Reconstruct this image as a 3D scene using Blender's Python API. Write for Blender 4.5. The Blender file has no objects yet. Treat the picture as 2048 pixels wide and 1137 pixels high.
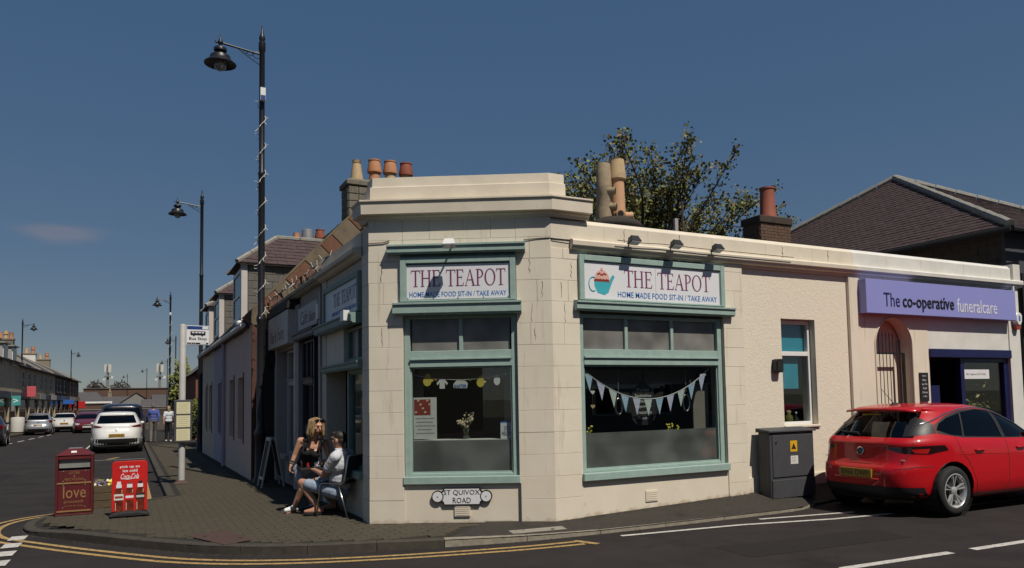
import bpy, bmesh, math, random
from mathutils import Vector, Matrix
from mathutils.bvhtree import BVHTree
R = math.radians
random.seed(7)
SC = bpy.context.scene
COL = SC.collection

# ------------------------------------------------------------------ camera
YAW, PITCH, ROLL = R(27.65), R(3.6), R(-1.07)
_f = Vector((math.sin(YAW)*math.cos(PITCH), math.cos(YAW)*math.cos(PITCH), math.sin(PITCH)))
_r0 = Vector((math.cos(YAW), -math.sin(YAW), 0)); _u0 = _r0.cross(_f)
_r = _r0*math.cos(ROLL)+_u0*math.sin(ROLL); _u = _u0*math.cos(ROLL)-_r0*math.sin(ROLL)
cam = bpy.data.cameras.new('camera'); camo = bpy.data.objects.new('camera', cam); COL.objects.link(camo)
cam.sensor_width = 36; cam.lens = 36*1522/2048
cam.shift_x = (1024-1055.5)/2048; cam.shift_y = (702-568.5)/2048
cam.clip_start = .1; cam.clip_end = 6000
camo.matrix_world = Matrix(((_r.x, _u.x, -_f.x, 0), (_r.y, _u.y, -_f.y, 0), (_r.z, _u.z, -_f.z, 1.65), (0, 0, 0, 1)))
SC.camera = camo

# ------------------------------------------------------------------ light
SUN_EL, SUN_AZ = R(55), R(168.0)       # azimuth clockwise from +Y (the street's far end); shadows run up the street, a little left
sdir = Vector((math.sin(SUN_AZ)*math.cos(SUN_EL), math.cos(SUN_AZ)*math.cos(SUN_EL), math.sin(SUN_EL)))
sl = bpy.data.lights.new('sun', 'SUN'); sl.energy = 4.3; sl.angle = R(.53); sl.color = (1, .93, .82)
so = bpy.data.objects.new('sun', sl); COL.objects.link(so)
so.rotation_euler = sdir.to_track_quat('Z', 'Y').to_euler(); so.location = (5, -10, 30)
W = bpy.data.worlds.new('World'); SC.world = W; W.use_nodes = True
wn = W.node_tree.nodes; wl = W.node_tree.links
bg = wn['Background']; sky = wn.new('ShaderNodeTexSky'); sky.sky_type = 'NISHITA'; sky.sun_disc = False
sky.sun_elevation = SUN_EL; sky.sun_rotation = SUN_AZ; sky.air_density = .7; sky.dust_density = .3; sky.ozone_density = 1.0
sky.altitude = 0
# a faint wisp of cloud low in the north-west, made in the sky itself
tc = wn.new('ShaderNodeTexCoord')
def wmath(op, a, b=None, c=None):
    n = wn.new('ShaderNodeMath'); n.operation = op; n.use_clamp = False
    for i, v in enumerate((a, b, c)):
        if v is None: continue
        if isinstance(v, (int, float)): n.inputs[i].default_value = v
        else: wl.new(v, n.inputs[i])
    return n.outputs[0]
mp = wn.new('ShaderNodeMapping'); mp.inputs['Scale'].default_value = (9, 9, 34)
wl.new(tc.outputs['Generated'], mp.inputs['Vector'])
nz = wn.new('ShaderNodeTexNoise'); nz.inputs['Scale'].default_value = 1.0; nz.inputs['Detail'].default_value = 7; nz.inputs['Roughness'].default_value = .62
wl.new(mp.outputs[0], nz.inputs['Vector'])
sp = wn.new('ShaderNodeSeparateXYZ'); wl.new(tc.outputs['Generated'], sp.inputs[0])
_cd = (_f + _r*((118-1055.5)/1522) - _u*((466-702)/1522)).normalized()
_side = Vector((_cd.y, -_cd.x, 0)).normalized()
dt = wn.new('ShaderNodeVectorMath'); dt.operation = 'DOT_PRODUCT'; wl.new(tc.outputs['Generated'], dt.inputs[0]); dt.inputs[1].default_value = _side
hx = wmath('DIVIDE', dt.outputs['Value'], .055); hz = wmath('DIVIDE', wmath('SUBTRACT', sp.outputs[2], _cd.z), .0150)
rr = wmath('SQRT', wmath('ADD', wmath('MULTIPLY', hx, hx), wmath('MULTIPLY', hz, hz)))
msk = wmath('SUBTRACT', 1.0, rr)
ys = wmath('GREATER_THAN', sp.outputs[1], 0)
wisp = wmath('MULTIPLY', ys, wmath('MULTIPLY', wmath('MAXIMUM', wmath('ADD', msk, wmath('MULTIPLY', wmath('SUBTRACT', nz.outputs[0], .5), 1.6)), 0), .55))
wisp = wmath('MINIMUM', wmath('MULTIPLY', wisp, wmath('MAXIMUM', wmath('ADD', msk, .35), 0)), .30)
gmn = wn.new('ShaderNodeGamma'); gmn.inputs[1].default_value = .30; wl.new(sky.outputs[0], gmn.inputs[0])     # deep, even spring sky: softened horizon glow, fuller blue
hs = wn.new('ShaderNodeHueSaturation'); hs.inputs['Saturation'].default_value = 2.6; hs.inputs['Hue'].default_value = .508; wl.new(gmn.outputs[0], hs.inputs['Color'])
mx = wn.new('ShaderNodeMix'); mx.data_type = 'RGBA'; wl.new(wisp, mx.inputs['Factor']); wl.new(hs.outputs[0], mx.inputs[6]); mx.inputs[7].default_value = (1.9, 1.55, 1.65, 1)
wl.new(mx.outputs[2], bg.inputs['Color'])
bg.inputs['Strength'].default_value = .15
SC.view_settings.view_transform = 'Standard'; SC.view_settings.look = 'None'
SC.view_settings.exposure = 0; SC.view_settings.gamma = 1; SC.view_settings.use_curve_mapping = False
SC.cycles.max_bounces = 8; SC.cycles.transparent_max_bounces = 12; SC.cycles.caustics_reflective = False; SC.cycles.caustics_refractive = False

# ------------------------------------------------------------------ materials
MATS = {}
def mat(name, col, col2=None, rough=.6, scale=6., bump=0., bscale=80., metal=0., spec=.4, coat=0., stain=None, stain_scale=3., stain_lo=.62, stretch=None, wscale=None, bdist=.01, detail=6, sstretch=None, base=None):
    m = bpy.data.materials.new(name); m.use_nodes = True; n = m.node_tree.nodes; l = m.node_tree.links
    b = n['Principled BSDF']; b.inputs['Roughness'].default_value = rough; b.inputs['Metallic'].default_value = metal
    b.inputs['Specular IOR Level'].default_value = spec; b.inputs['Coat Weight'].default_value = coat; b.inputs['Coat Roughness'].default_value = .04
    g = n.new('ShaderNodeNewGeometry'); vec = g.outputs['Position']
    if stretch:
        mp_ = n.new('ShaderNodeMapping'); mp_.inputs['Scale'].default_value = stretch; l.new(vec, mp_.inputs[0]); vec = mp_.outputs[0]
    c = (*col, 1)
    if col2 is None: col2 = tuple(x*.86 for x in col)
    t = n.new('ShaderNodeTexNoise'); t.inputs['Scale'].default_value = scale; t.inputs['Detail'].default_value = detail; t.inputs['Roughness'].default_value = .6; l.new(vec, t.inputs['Vector'])
    rp = n.new('ShaderNodeMapRange'); rp.inputs[1].default_value = .35; rp.inputs[2].default_value = .65; l.new(t.outputs[0], rp.inputs[0])
    x = n.new('ShaderNodeMix'); x.data_type = 'RGBA'; l.new(rp.outputs[0], x.inputs['Factor']); x.inputs[6].default_value = c; x.inputs[7].default_value = (*col2, 1)
    out = x.outputs[2]
    if stain:
        t2 = n.new('ShaderNodeTexNoise'); t2.inputs['Scale'].default_value = stain_scale; t2.inputs['Detail'].default_value = 9; t2.inputs['Roughness'].default_value = .7; l.new(g.outputs['Position'], t2.inputs['Vector'])
        if sstretch:
            m2_ = n.new('ShaderNodeMapping'); m2_.inputs['Scale'].default_value = sstretch; l.new(g.outputs['Position'], m2_.inputs[0]); l.new(m2_.outputs[0], t2.inputs['Vector'])
        r2 = n.new('ShaderNodeMapRange'); r2.inputs[1].default_value = stain_lo; r2.inputs[2].default_value = stain_lo+.12; l.new(t2.outputs[0], r2.inputs[0])
        x2 = n.new('ShaderNodeMix'); x2.data_type = 'RGBA'; l.new(r2.outputs[0], x2.inputs['Factor']); l.new(out, x2.inputs[6]); x2.inputs[7].default_value = (*stain, 1); out = x2.outputs[2]
    if base:             # splashed dirt along the foot of the wall
        sx = n.new('ShaderNodeSeparateXYZ'); l.new(g.outputs['Position'], sx.inputs[0])
        gx = n.new('ShaderNodeMath'); gx.operation = 'MULTIPLY_ADD'; l.new(sx.outputs[0], gx.inputs[0]); gx.inputs[1].default_value = -.036; gx.inputs[2].default_value = .173
        gm = n.new('ShaderNodeMath'); gm.operation = 'MINIMUM'; l.new(gx.outputs[0], gm.inputs[0]); gm.inputs[1].default_value = 0
        zz = n.new('ShaderNodeMath'); zz.operation = 'ADD'; l.new(sx.outputs[2], zz.inputs[0]); l.new(gm.outputs[0], zz.inputs[1])
        t4 = n.new('ShaderNodeTexNoise'); t4.inputs['Scale'].default_value = 9; t4.inputs['Detail'].default_value = 8; l.new(g.outputs['Position'], t4.inputs['Vector'])
        ma = n.new('ShaderNodeMath'); ma.operation = 'MULTIPLY_ADD'; l.new(t4.outputs[0], ma.inputs[0]); ma.inputs[1].default_value = -.20; l.new(zz.outputs[0], ma.inputs[2])
        r4 = n.new('ShaderNodeMapRange'); r4.inputs[1].default_value = .03; r4.inputs[2].default_value = -.06; l.new(ma.outputs[0], r4.inputs[0])
        x4 = n.new('ShaderNodeMix'); x4.data_type = 'RGBA'; l.new(r4.outputs[0], x4.inputs['Factor']); l.new(out, x4.inputs[6]); x4.inputs[7].default_value = (*base, 1); out = x4.outputs[2]
    l.new(out, b.inputs['Base Color'])
    if bump:
        t3 = n.new('ShaderNodeTexNoise'); t3.inputs['Scale'].default_value = bscale; t3.inputs['Detail'].default_value = 4; l.new(vec, t3.inputs['Vector'])
        bp = n.new('ShaderNodeBump'); bp.inputs['Strength'].default_value = bump; bp.inputs['Distance'].default_value = bdist; l.new(t3.outputs[0], bp.inputs['Height']); l.new(bp.outputs[0], b.inputs['Normal'])
    MATS[name] = m; return m
def glass(name, tint=(1, 1, 1), refl=.06, rough=.0, dark=0., diffuse=None, dmix=0., cloudy=False):
    m = bpy.data.materials.new(name); m.use_nodes = True; n = m.node_tree.nodes; l = m.node_tree.links
    n.remove(n['Principled BSDF']); o = n['Material Output']
    t = n.new('ShaderNodeBsdfTransparent'); t.inputs[0].default_value = (*tint, 1)
    base = t.outputs[0]
    if diffuse:
        d = n.new('ShaderNodeBsdfDiffuse'); d.inputs[0].default_value = (*diffuse, 1)
        if cloudy:       # colour varied in soft lighter and darker patches
            gg = n.new('ShaderNodeNewGeometry'); tt = n.new('ShaderNodeTexNoise'); tt.inputs['Scale'].default_value = 2.6; tt.inputs['Detail'].default_value = 1.5; l.new(gg.outputs['Position'], tt.inputs['Vector'])
            rr_ = n.new('ShaderNodeMapRange'); rr_.inputs[1].default_value = .32; rr_.inputs[2].default_value = .70; rr_.inputs[3].default_value = .62; rr_.inputs[4].default_value = 1.3; l.new(tt.outputs[0], rr_.inputs[0])
            cm_ = n.new('ShaderNodeMix'); cm_.data_type = 'RGBA'; cm_.blend_type = 'MULTIPLY'; cm_.inputs['Factor'].default_value = 1; cm_.inputs[6].default_value = (*diffuse, 1); l.new(rr_.outputs[0], cm_.inputs[7]); l.new(cm_.outputs[2], d.inputs[0])
        mm = n.new('ShaderNodeMixShader'); mm.inputs[0].default_value = dmix; l.new(base, mm.inputs[1]); l.new(d.outputs[0], mm.inputs[2]); base = mm.outputs[0]
    gl = n.new('ShaderNodeBsdfGlossy'); gl.inputs['Roughness'].default_value = rough
    fr = n.new('ShaderNodeLayerWeight'); fr.inputs[0].default_value = .5
    pw = n.new('ShaderNodeMath'); pw.operation = 'POWER'; l.new(fr.outputs['Facing'], pw.inputs[0]); pw.inputs[1].default_value = 5.0
    ad = n.new('ShaderNodeMath'); ad.operation = 'MULTIPLY_ADD'; l.new(pw.outputs[0], ad.inputs[0]); ad.inputs[1].default_value = 1-refl; ad.inputs[2].default_value = refl; ad.use_clamp = True
    m2 = n.new('ShaderNodeMixShader'); l.new(ad.outputs[0], m2.inputs[0]); l.new(base, m2.inputs[1]); l.new(gl.outputs[0], m2.inputs[2])
    l.new(m2.outputs[0], o.inputs[0]); MATS[name] = m; return m
mat('asphalt', (.0215, .0178, .0172), (.031, .0262, .025), .9, 1.4, .6, 260, stain=(.015, .0125, .012), stain_scale=.6, stain_lo=.55, bdist=.006, spec=.25)
mat('asphalt_patch', (.0165, .0142, .0138), (.024, .0205, .0195), .92, 30, .6, 200, spec=.25)
mat('asphalt_path', (.036, .031, .027), (.052, .045, .039), .9, 22, .5, 220, stain=(.022, .019, .017), stain_scale=1.5, stain_lo=.58, spec=.25)
mat('earth', (.09, .085, .06), (.07, .075, .04), .95, .2)
mat('paver', (.074, .062, .043), (.057, .049, .035), .85, 9, .35, 190, stain=(.043, .036, .028), stain_scale=1.6, stain_lo=.60, spec=.25)
mat('paver_joint', (.024, .021, .016), None, .95, 30)
mat('kerb', (.30, .265, .205), (.22, .195, .155), .85, 14, .4, 160, stain=(.11, .095, .08), stain_scale=5, stain_lo=.6)
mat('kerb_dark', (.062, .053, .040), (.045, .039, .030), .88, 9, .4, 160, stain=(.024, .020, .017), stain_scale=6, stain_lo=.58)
mat('yellow_line', (.46, .30, .105), (.34, .225, .09), .8, 14, .2, 200, stain=(.07, .055, .04), stain_scale=24, stain_lo=.52)
mat('white_line', (.58, .56, .51), (.42, .40, .37), .8, 14, .2, 200, stain=(.08, .072, .068), stain_scale=20, stain_lo=.55)
mat('rust_iron', (.085, .048, .036), (.06, .036, .03), .75, 20, .4, 120)
mat('concrete', (.30, .27, .22), (.22, .20, .165), .9, 12, .4, 120)
mat('cream', (.715, .645, .53), (.66, .595, .48), .62, 2.2, .14, 120, stain=(.53, .46, .355), stain_scale=2.0, stain_lo=.56, sstretch=(6, 6, .5))
mat('cream_low', (.70, .630, .515), (.65, .58, .465), .66, 2.2, .2, 90, stain=(.48, .41, .30), stain_scale=5, stain_lo=.64, base=(.40, .30, .19))
mat('cream_joint', (.56, .495, .395), (.63, .565, .46), .8, 9)
mat('cream_crack', (.20, .165, .12), None, .9, 20)
mat('cream_grime', (.70, .63, .51), (.63, .56, .45), .7, 3.2, .2, 90, stain=(.26, .23, .185), stain_scale=8, stain_lo=.66, sstretch=(1, 1, .5))
mat('roughcast', (.71, .64, .52), (.68, .61, .495), .9, 14, .55, 30, bdist=.010)
mat('white_paint', (.70, .68, .63), (.62, .60, .55), .6, 3, .15, 120, stain=(.30, .28, .24), stain_scale=8, stain_lo=.68)
mat('white_gloss', (.74, .74, .72), (.68, .68, .66), .35, 5)
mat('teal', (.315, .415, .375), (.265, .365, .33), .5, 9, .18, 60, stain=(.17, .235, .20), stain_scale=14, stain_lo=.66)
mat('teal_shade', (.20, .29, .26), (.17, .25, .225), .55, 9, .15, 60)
mat('sign_white', (.72, .72, .74), (.68, .68, .70), .38, 2)
mat('sign_blue', (.035, .17, .48), None, .4)
mat('sign_plum', (.20, .045, .135), None, .4)
mat('tea_blue', (.06, .42, .50), None, .4)
mat('pink_cream', (.70, .42, .36), None, .4)
mat('cherry', (.30, .05, .035), None, .4)
mat('sign_ink', (.018, .018, .022), None, .45)
mat('navy', (.012, .014, .075), (.010, .012, .06), .35, 6)
mat('lavender', (.265, .275, .60), (.255, .265, .58), .42, 2)
mat('black_paint', (.010, .010, .012), (.014, .014, .015), .38, 8)
mat('black_matt', (.016, .015, .015), (.012, .012, .012), .75, 12)
mat('lamp_black', (.011, .011, .014), (.015, .015, .018), .4, 14, .1, 50)
mat('cabinet', (.060, .062, .068), (.052, .054, .060), .6, 5, .06, 90, stain=(.045, .045, .046), stain_scale=3, stain_lo=.58)
mat('galv', (.42, .42, .42), (.36, .36, .37), .45, 10, metal=.6)
mat('pole_grey', (.46, .45, .43), (.40, .39, .38), .5, 6)
mat('chrome', (.75, .75, .76), None, .12, 5, metal=1.)
mat('steel', (.50, .49, .47), None, .28, 5, metal=1.)
mat('slate', (.098, .088, .088), (.070, .063, .066), .62, 7, .25, 60, stain=(.14, .125, .115), stain_scale=5, stain_lo=.66)
mat('slate_purple', (.088, .060, .058), (.062, .044, .045), .7, 8, .25, 60, stain=(.13, .10, .085), stain_scale=6, stain_lo=.66, spec=.2)
mat('slate_grey', (.135, .125, .105), (.105, .098, .085), .7, 8, .25, 60, stain=(.17, .155, .12), stain_scale=5, stain_lo=.64)
mat('lead', (.30, .30, .30), (.36, .355, .34), .5, 9)
mat('ridge', (.29, .275, .24), (.22, .21, .185), .75, 9, .2, 70, stain=(.13, .12, .10), stain_scale=7, stain_lo=.60)
mat('stone_grey', (.19, .17, .13), (.13, .118, .092), .92, 9, .6, 50, stain=(.075, .068, .055), stain_scale=7, stain_lo=.57, bdist=.02)
mat('stone_buff', (.27, .225, .155), (.20, .165, .115), .9, 5, .4, 50, stain=(.11, .092, .068), stain_scale=4, stain_lo=.56, bdist=.02)
mat('stone_red', (.17, .078, .045), (.125, .062, .038), .9, 7, .5, 50, stain=(.07, .045, .032), stain_scale=6, stain_lo=.6, bdist=.02)
mat('stone_dark', (.030, .026, .023), (.045, .036, .028), .92, 6, .5, 40)
mat('brick', (.13, .075, .048), (.095, .058, .040), .9, 12, .4, 60, stain=(.055, .042, .034), stain_scale=5, stain_lo=.58)
mat('brick_dark', (.066, .045, .034), (.045, .034, .028), .9, 7, .4, 60, stain=(.030, .025, .021), stain_scale=4, stain_lo=.56)
mat('brick_red', (.20, .078, .046), (.15, .062, .04), .9, 9, .4, 60)
mat('mortar', (.14, .12, .095), None, .95, 30)
mat('mortar_dark', (.050, .043, .035), None, .95, 30)
mat('clay_buff', (.52, .38, .21), (.43, .31, .175), .75, 6, .2, 40, stain=(.25, .19, .12), stain_scale=6, stain_lo=.62)
mat('clay_orange', (.50, .235, .115), (.44, .20, .10), .75, 6, .2, 40, stain=(.26, .13, .08), stain_scale=6, stain_lo=.64)
mat('clay_red', (.285, .082, .046), (.24, .07, .042), .72, 6, .2, 40)
mat('clay_stone', (.34, .265, .165), (.25, .20, .135), .85, 9, .3, 50, stain=(.13, .105, .075), stain_scale=6, stain_lo=.58)
mat('pink_wall', (.72, .52, .43), (.66, .48, .40), .9, 5, .35, 70)
mat('mauve_wall', (.50, .42, .46), (.45, .38, .42), .9, 5, .35, 70)
mat('grey_wall', (.64, .52, .40), (.58, .47, .36), .9, 5, .35, 70)
mat('dark_render', (.060, .060, .066), (.05, .05, .056), .85, 4, .2, 70)
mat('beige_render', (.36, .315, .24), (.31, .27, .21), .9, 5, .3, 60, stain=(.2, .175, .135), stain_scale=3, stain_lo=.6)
mat('shop_grey', (.34, .31, .29), (.30, .275, .255), .55, 5)
mat('shop_pale', (.52, .48, .45), (.47, .435, .41), .55, 5)
mat('shop_dark', (.030, .034, .055), (.024, .027, .045), .45, 5)
mat('shop_green', (.13, .145, .135), (.11, .125, .115), .5, 7)
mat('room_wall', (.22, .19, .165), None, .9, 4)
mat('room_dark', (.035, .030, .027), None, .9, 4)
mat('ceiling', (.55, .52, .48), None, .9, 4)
mat('wood', (.16, .105, .06), (.11, .072, .042), .65, 3, .25, 60, stretch=(2, 2, 18))
mat('plank', (.105, .078, .042), (.07, .052, .03), .8, 4, .35, 50, stretch=(3, 3, 16))
mat('soil', (.03, .022, .016), None, .95, 20)
mat('bin_red', (.105, .014, .017), (.088, .012, .015), .45, 4, .05, 60, stain=(.07, .016, .016), stain_scale=6, stain_lo=.62)
mat('gold', (.29, .165, .06), None, .5, 8)
mat('brushed', (.30, .30, .28), (.24, .24, .225), .45, 6, metal=.3)
mat('coke_red', (.56, .018, .016), None, .4, 3)
mat('coke_drink', (.085, .012, .008), (.20, .035, .015), .35, 14)
mat('rubber', (.014, .014, .015), (.020, .020, .020), .8, 12, .2, 60)
mat('car_red', (.46, .003, .008), (.44, .003, .008), .45, 3, coat=.75, spec=.25)
mat('car_white', (.74, .73, .70), None, .3, 3, coat=.8)
mat('car_silver', (.48, .50, .52), None, .3, 3, metal=.55, coat=.7)
mat('car_black', (.012, .013, .022), None, .3, 3, coat=.9)
mat('car_maroon', (.13, .012, .016), None, .3, 3, coat=.9)
mat('car_dark', (.02, .02, .022), None, .3, 3, coat=.8)
mat('plastic_black', (.016, .016, .017), None, .55, 10)
mat('tail_red', (.13, .004, .006), (.10, .004, .006), .15, 8, coat=.8)
mat('tail_dark', (.020, .006, .008), None, .15, 8, coat=.8)
mat('tail_bright', (.42, .012, .012), None, .15, 8, coat=.8)
mat('head_lamp', (.55, .55, .56), None, .15, 8, coat=1.)
mat('plate_yellow', (.36, .21, .02), None, .45, 5)
mat('plate_white', (.7, .7, .68), None, .45, 5)
mat('skin', (.52, .285, .185), (.48, .255, .165), .5, 20)
mat('lip', (.36, .13, .105), None, .5, 20)
mat('brick_edge', (.10, .045, .032), (.07, .035, .026), .9, 9, .4, 60)
mat('terrace_stone', (.50, .405, .28), (.40, .32, .22), .9, 3, .3, 40, stain=(.22, .175, .12), stain_scale=2.5, stain_lo=.58)
mat('grit', (.075, .063, .05), (.035, .03, .025), .9, 90)
mat('skin_deep', (.45, .235, .15), (.41, .21, .135), .5, 20)
mat('hair_blonde', (.36, .245, .12), (.22, .145, .075), .5, 40, .5, 90, stretch=(3, 3, .5))
mat('hair_dark', (.020, .015, .012), (.030, .022, .016), .5, 60, .5, 120)
mat('cloth_black', (.012, .012, .014), None, .9, 20)
mat('cloth_white', (.58, .60, .64), (.50, .52, .56), .9, 12, .9, 16, bdist=.02)
mat('denim', (.30, .36, .44), (.22, .27, .35), .9, 14, .8, 18, bdist=.015)
mat('denim_dark', (.055, .07, .11), None, .9, 50)
mat('cloth_blue', (.075, .10, .30), (.06, .085, .26), .9, 12)
mat('cloth_khaki', (.14, .125, .12), None, .9, 12)
mat('shoe_white', (.75, .74, .72), None, .6)
mat('leaf', (.19, .20, .05), (.135, .15, .038), .6, 3, spec=.3)
mat('leaf_brown', (.20, .135, .052), (.15, .105, .04), .6, 3, spec=.3)
mat('hedge', (.135, .135, .025), (.05, .065, .015), .6, 4, spec=.3)
mat('bark', (.055, .043, .032), (.038, .031, .025), .95, 20, .5, 50)
mat('pansy_yellow', (.75, .60, .03), (.80, .70, .15), .6, 30)
mat('pansy_purple', (.12, .05, .20), None, .6, 30)
mat('pansy_white', (.75, .75, .65), None, .6, 30)
mat('petal_cream', (.62, .54, .38), (.55, .42, .30), .6, 30)
mat('paper', (.66, .65, .61), None, .7)
mat('timetable', (.60, .56, .34), (.66, .62, .42), .4, 60)
mat('blind_cyan', (.035, .33, .46), None, .55)
mat('sticker_yellow', (.70, .40, .01), None, .5)
mat('bus_blue', (.02, .06, .22), None, .4)
mat('sign_teal', (.06, .33, .32), None, .5)
mat('sign_pink', (.55, .10, .12), None, .5)
mat('sign_sky', (.03, .12, .42), None, .5)
mat('sign_scarlet', (.45, .015, .02), None, .5)
mat('flag_blue', (.25, .42, .62), (.50, .58, .68), .7, 40)
mat('flag_lilac', (.45, .45, .66), (.62, .60, .70), .7, 40)
mat('flag_cream', (.62, .62, .52), (.45, .55, .62), .7, 40)
mat('garland_yellow', (.65, .50, .08), None, .7)
mat('gingham', (.5, .5, .48), (.3, .3, .3), .9, 30)
mat('white_cable', (.66, .64, .58), None, .6)
mat('grey_cloud', (.5, .5, .5), None, .9)
mat('lamp_lens', (.40, .40, .40), None, .12, 8, coat=.7)
mat('far_brown', (.115, .066, .046), (.09, .055, .04), .9, .6)
mat('far_grey', (.22, .215, .20), None, .9, .8)
mat('far_roof', (.085, .078, .080), None, .8, .7)
mat('far_white', (.55, .54, .50), None, .8, .7)
mat('skew_buff', (.17, .130, .085), (.125, .10, .068), .9, 5, .4, 50, stain=(.08, .065, .048), stain_scale=5, stain_lo=.56, bdist=.02)
mat('alloy', (.78, .78, .78), None, .30, 5, metal=.65)
glass('shop_glass', (.90, .93, .92), .07)
glass('car_glass', (.13, .14, .15), .06)
glass('car_glass_dark', (.04, .04, .045), .06)
glass('frosted', (.75, .78, .78), .07, .15, diffuse=(.20, .20, .195), dmix=.80, cloudy=True)
glass('fluted', (.6, .62, .6), .05, .35, diffuse=(.20, .195, .18), dmix=.9, cloudy=True)
glass('lamp_bowl', (.80, .82, .84), .10, .05, diffuse=(.6, .6, .6), dmix=.25)
glass('house_glass', (.10, .11, .12), .10)
glass('bottle_glass', (.45, .10, .03), .08)
glass('vase_glass', (.75, .8, .8), .12)

# ------------------------------------------------------------------ mesh helpers
OFF = {}
def props(o, label=None, cat=None, group=None, kind=None):
    if label: o['label'] = label
    if cat: o['category'] = cat
    if group: o['group'] = group
    if kind: o['kind'] = kind
    return o
def thing(name, loc, label, cat, group=None):
    o = bpy.data.objects.new(name, None); COL.objects.link(o); o.location = loc; o.empty_display_size = .2
    OFF[o.name] = Vector(loc); return props(o, label, cat, group)
def V(*a): return Vector(a)
class MB:
    def __init__(s): s.v = []; s.f = []; s.m = []; s.cur = 0
    def add(s, vs, fs):
        b = len(s.v); s.v += [tuple(p) for p in vs]; s.f += [tuple(i+b for i in f) for f in fs]; s.m += [s.cur]*len(fs); return s
    def box(s, x0, x1, y0, y1, z0, z1):
        return s.add([(x0, y0, z0), (x1, y0, z0), (x1, y1, z0), (x0, y1, z0), (x0, y0, z1), (x1, y0, z1), (x1, y1, z1), (x0, y1, z1)],
                     [(0, 3, 2, 1), (4, 5, 6, 7), (0, 1, 5, 4), (1, 2, 6, 5), (2, 3, 7, 6), (3, 0, 4, 7)])
    def hexa(s, p):      # 8 points, bottom ring then top ring
        return s.add(p, [(0, 3, 2, 1), (4, 5, 6, 7), (0, 1, 5, 4), (1, 2, 6, 5), (2, 3, 7, 6), (3, 0, 4, 7)])
    def prism(s, pts, d):  # planar polygon (3D points) extruded by vector d
        n = len(pts); d = Vector(d); q = [Vector(p) for p in pts]
        return s.add(q+[p+d for p in q], [tuple(range(n-1, -1, -1)), tuple(range(n, 2*n))]+[(i, (i+1) % n, n+(i+1) % n, n+i) for i in range(n)])
    def tube(s, path, r, n=8, caps=True, closed=False):
        P = [Vector(p) for p in path]; rs = r if isinstance(r, (list, tuple)) else [r]*len(P); rings = []; up = None
        for i, p in enumerate(P):
            a = P[i-1] if i > 0 else (P[-1] if closed else p); c = P[(i+1) % len(P)] if (i < len(P)-1 or closed) else p
            t = (c-a); t = t.normalized() if t.length > 1e-9 else V(0, 0, 1)
            if up is None:
                up = V(0, 0, 1) if abs(t.z) < .9 else V(1, 0, 0)
            e1 = up-t*up.dot(t); e1 = e1.normalized() if e1.length > 1e-6 else t.orthogonal().normalized(); e2 = t.cross(e1); up = e1
            rings.append([p+(e1*math.cos(k*2*math.pi/n)+e2*math.sin(k*2*math.pi/n))*rs[i] for k in range(n)])
        vs = [q for g in rings for q in g]; fs = []
        m = len(P) if closed else len(P)-1
        for i in range(m):
            j = (i+1) % len(P)
            for k in range(n): fs.append((i*n+k, i*n+(k+1) % n, j*n+(k+1) % n, j*n+k))
        if caps and not closed: fs += [tuple(range(n-1, -1, -1)), tuple((len(P)-1)*n+k for k in range(n))]
        return s.add(vs, fs)
    def lathe(s, prof, n=16, o=(0, 0, 0), ax=(0, 0, 1), caps=True):
        ax = Vector(ax).normalized(); e1 = ax.orthogonal().normalized(); e2 = ax.cross(e1); o = Vector(o); vs = []; fs = []
        for (r, z) in prof:
            r = max(r, 1e-4)
            for k in range(n): vs.append(o+ax*z+(e1*math.cos(k*2*math.pi/n)+e2*math.sin(k*2*math.pi/n))*r)
        for i in range(len(prof)-1):
            for k in range(n): fs.append((i*n+k, i*n+(k+1) % n, (i+1)*n+(k+1) % n, (i+1)*n+k))
        if caps: fs += [tuple(range(n-1, -1, -1)), tuple((len(prof)-1)*n+k for k in range(n))]
        return s.add(vs, fs)
    def ball(s, c, r, n=10, m=6, sc=(1, 1, 1)):
        prof = [(math.sin(math.pi*i/m), -math.cos(math.pi*i/m)) for i in range(m+1)]; b = len(s.v)
        s.lathe([(r*a, r*z) for a, z in prof], n); c = Vector(c)
        for i in range(b, len(s.v)): p = s.v[i]; s.v[i] = (p[0]*sc[0]+c.x, p[1]*sc[1]+c.y, p[2]*sc[2]+c.z)
        return s
    def build(s, name, m, parent=None, smooth=False, bevel=0, kind=None, recalc=True, autos=None, label=None):
        off = Vector((0, 0, 0)); q = parent
        while q is not None:
            off = off+OFF.get(q.name, Vector((0, 0, 0))); q = q.parent
        me = bpy.data.meshes.new(name); me.from_pydata([(a[0]-off.x, a[1]-off.y, a[2]-off.z) for a in s.v], [], s.f)
        ms = m if isinstance(m, (list, tuple)) else [m]
        for k in ms: me.materials.append(MATS[k])
        if len(ms) > 1: me.polygons.foreach_set('material_index', s.m)
        if recalc:
            bm = bmesh.new(); bm.from_mesh(me); bmesh.ops.recalc_face_normals(bm, faces=bm.faces)
            if bevel: bmesh.ops.bevel(bm, geom=[e for e in bm.edges if len(e.link_faces) == 2 and e.calc_face_angle() > .5], offset=bevel, segments=1, affect='EDGES', profile=.5)
            bm.to_mesh(me); bm.free()
        if smooth: me.polygons.foreach_set('use_smooth', [True]*len(me.polygons))
        if autos:
            me.polygons.foreach_set('use_smooth', [True]*len(me.polygons)); me.set_sharp_from_angle(angle=R(autos))
        me.update()
        o = bpy.data.objects.new(name, me); COL.objects.link(o); o.parent = parent
        OFF[o.name] = Vector((0, 0, 0))
        return props(o, label=label, kind=kind)
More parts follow.
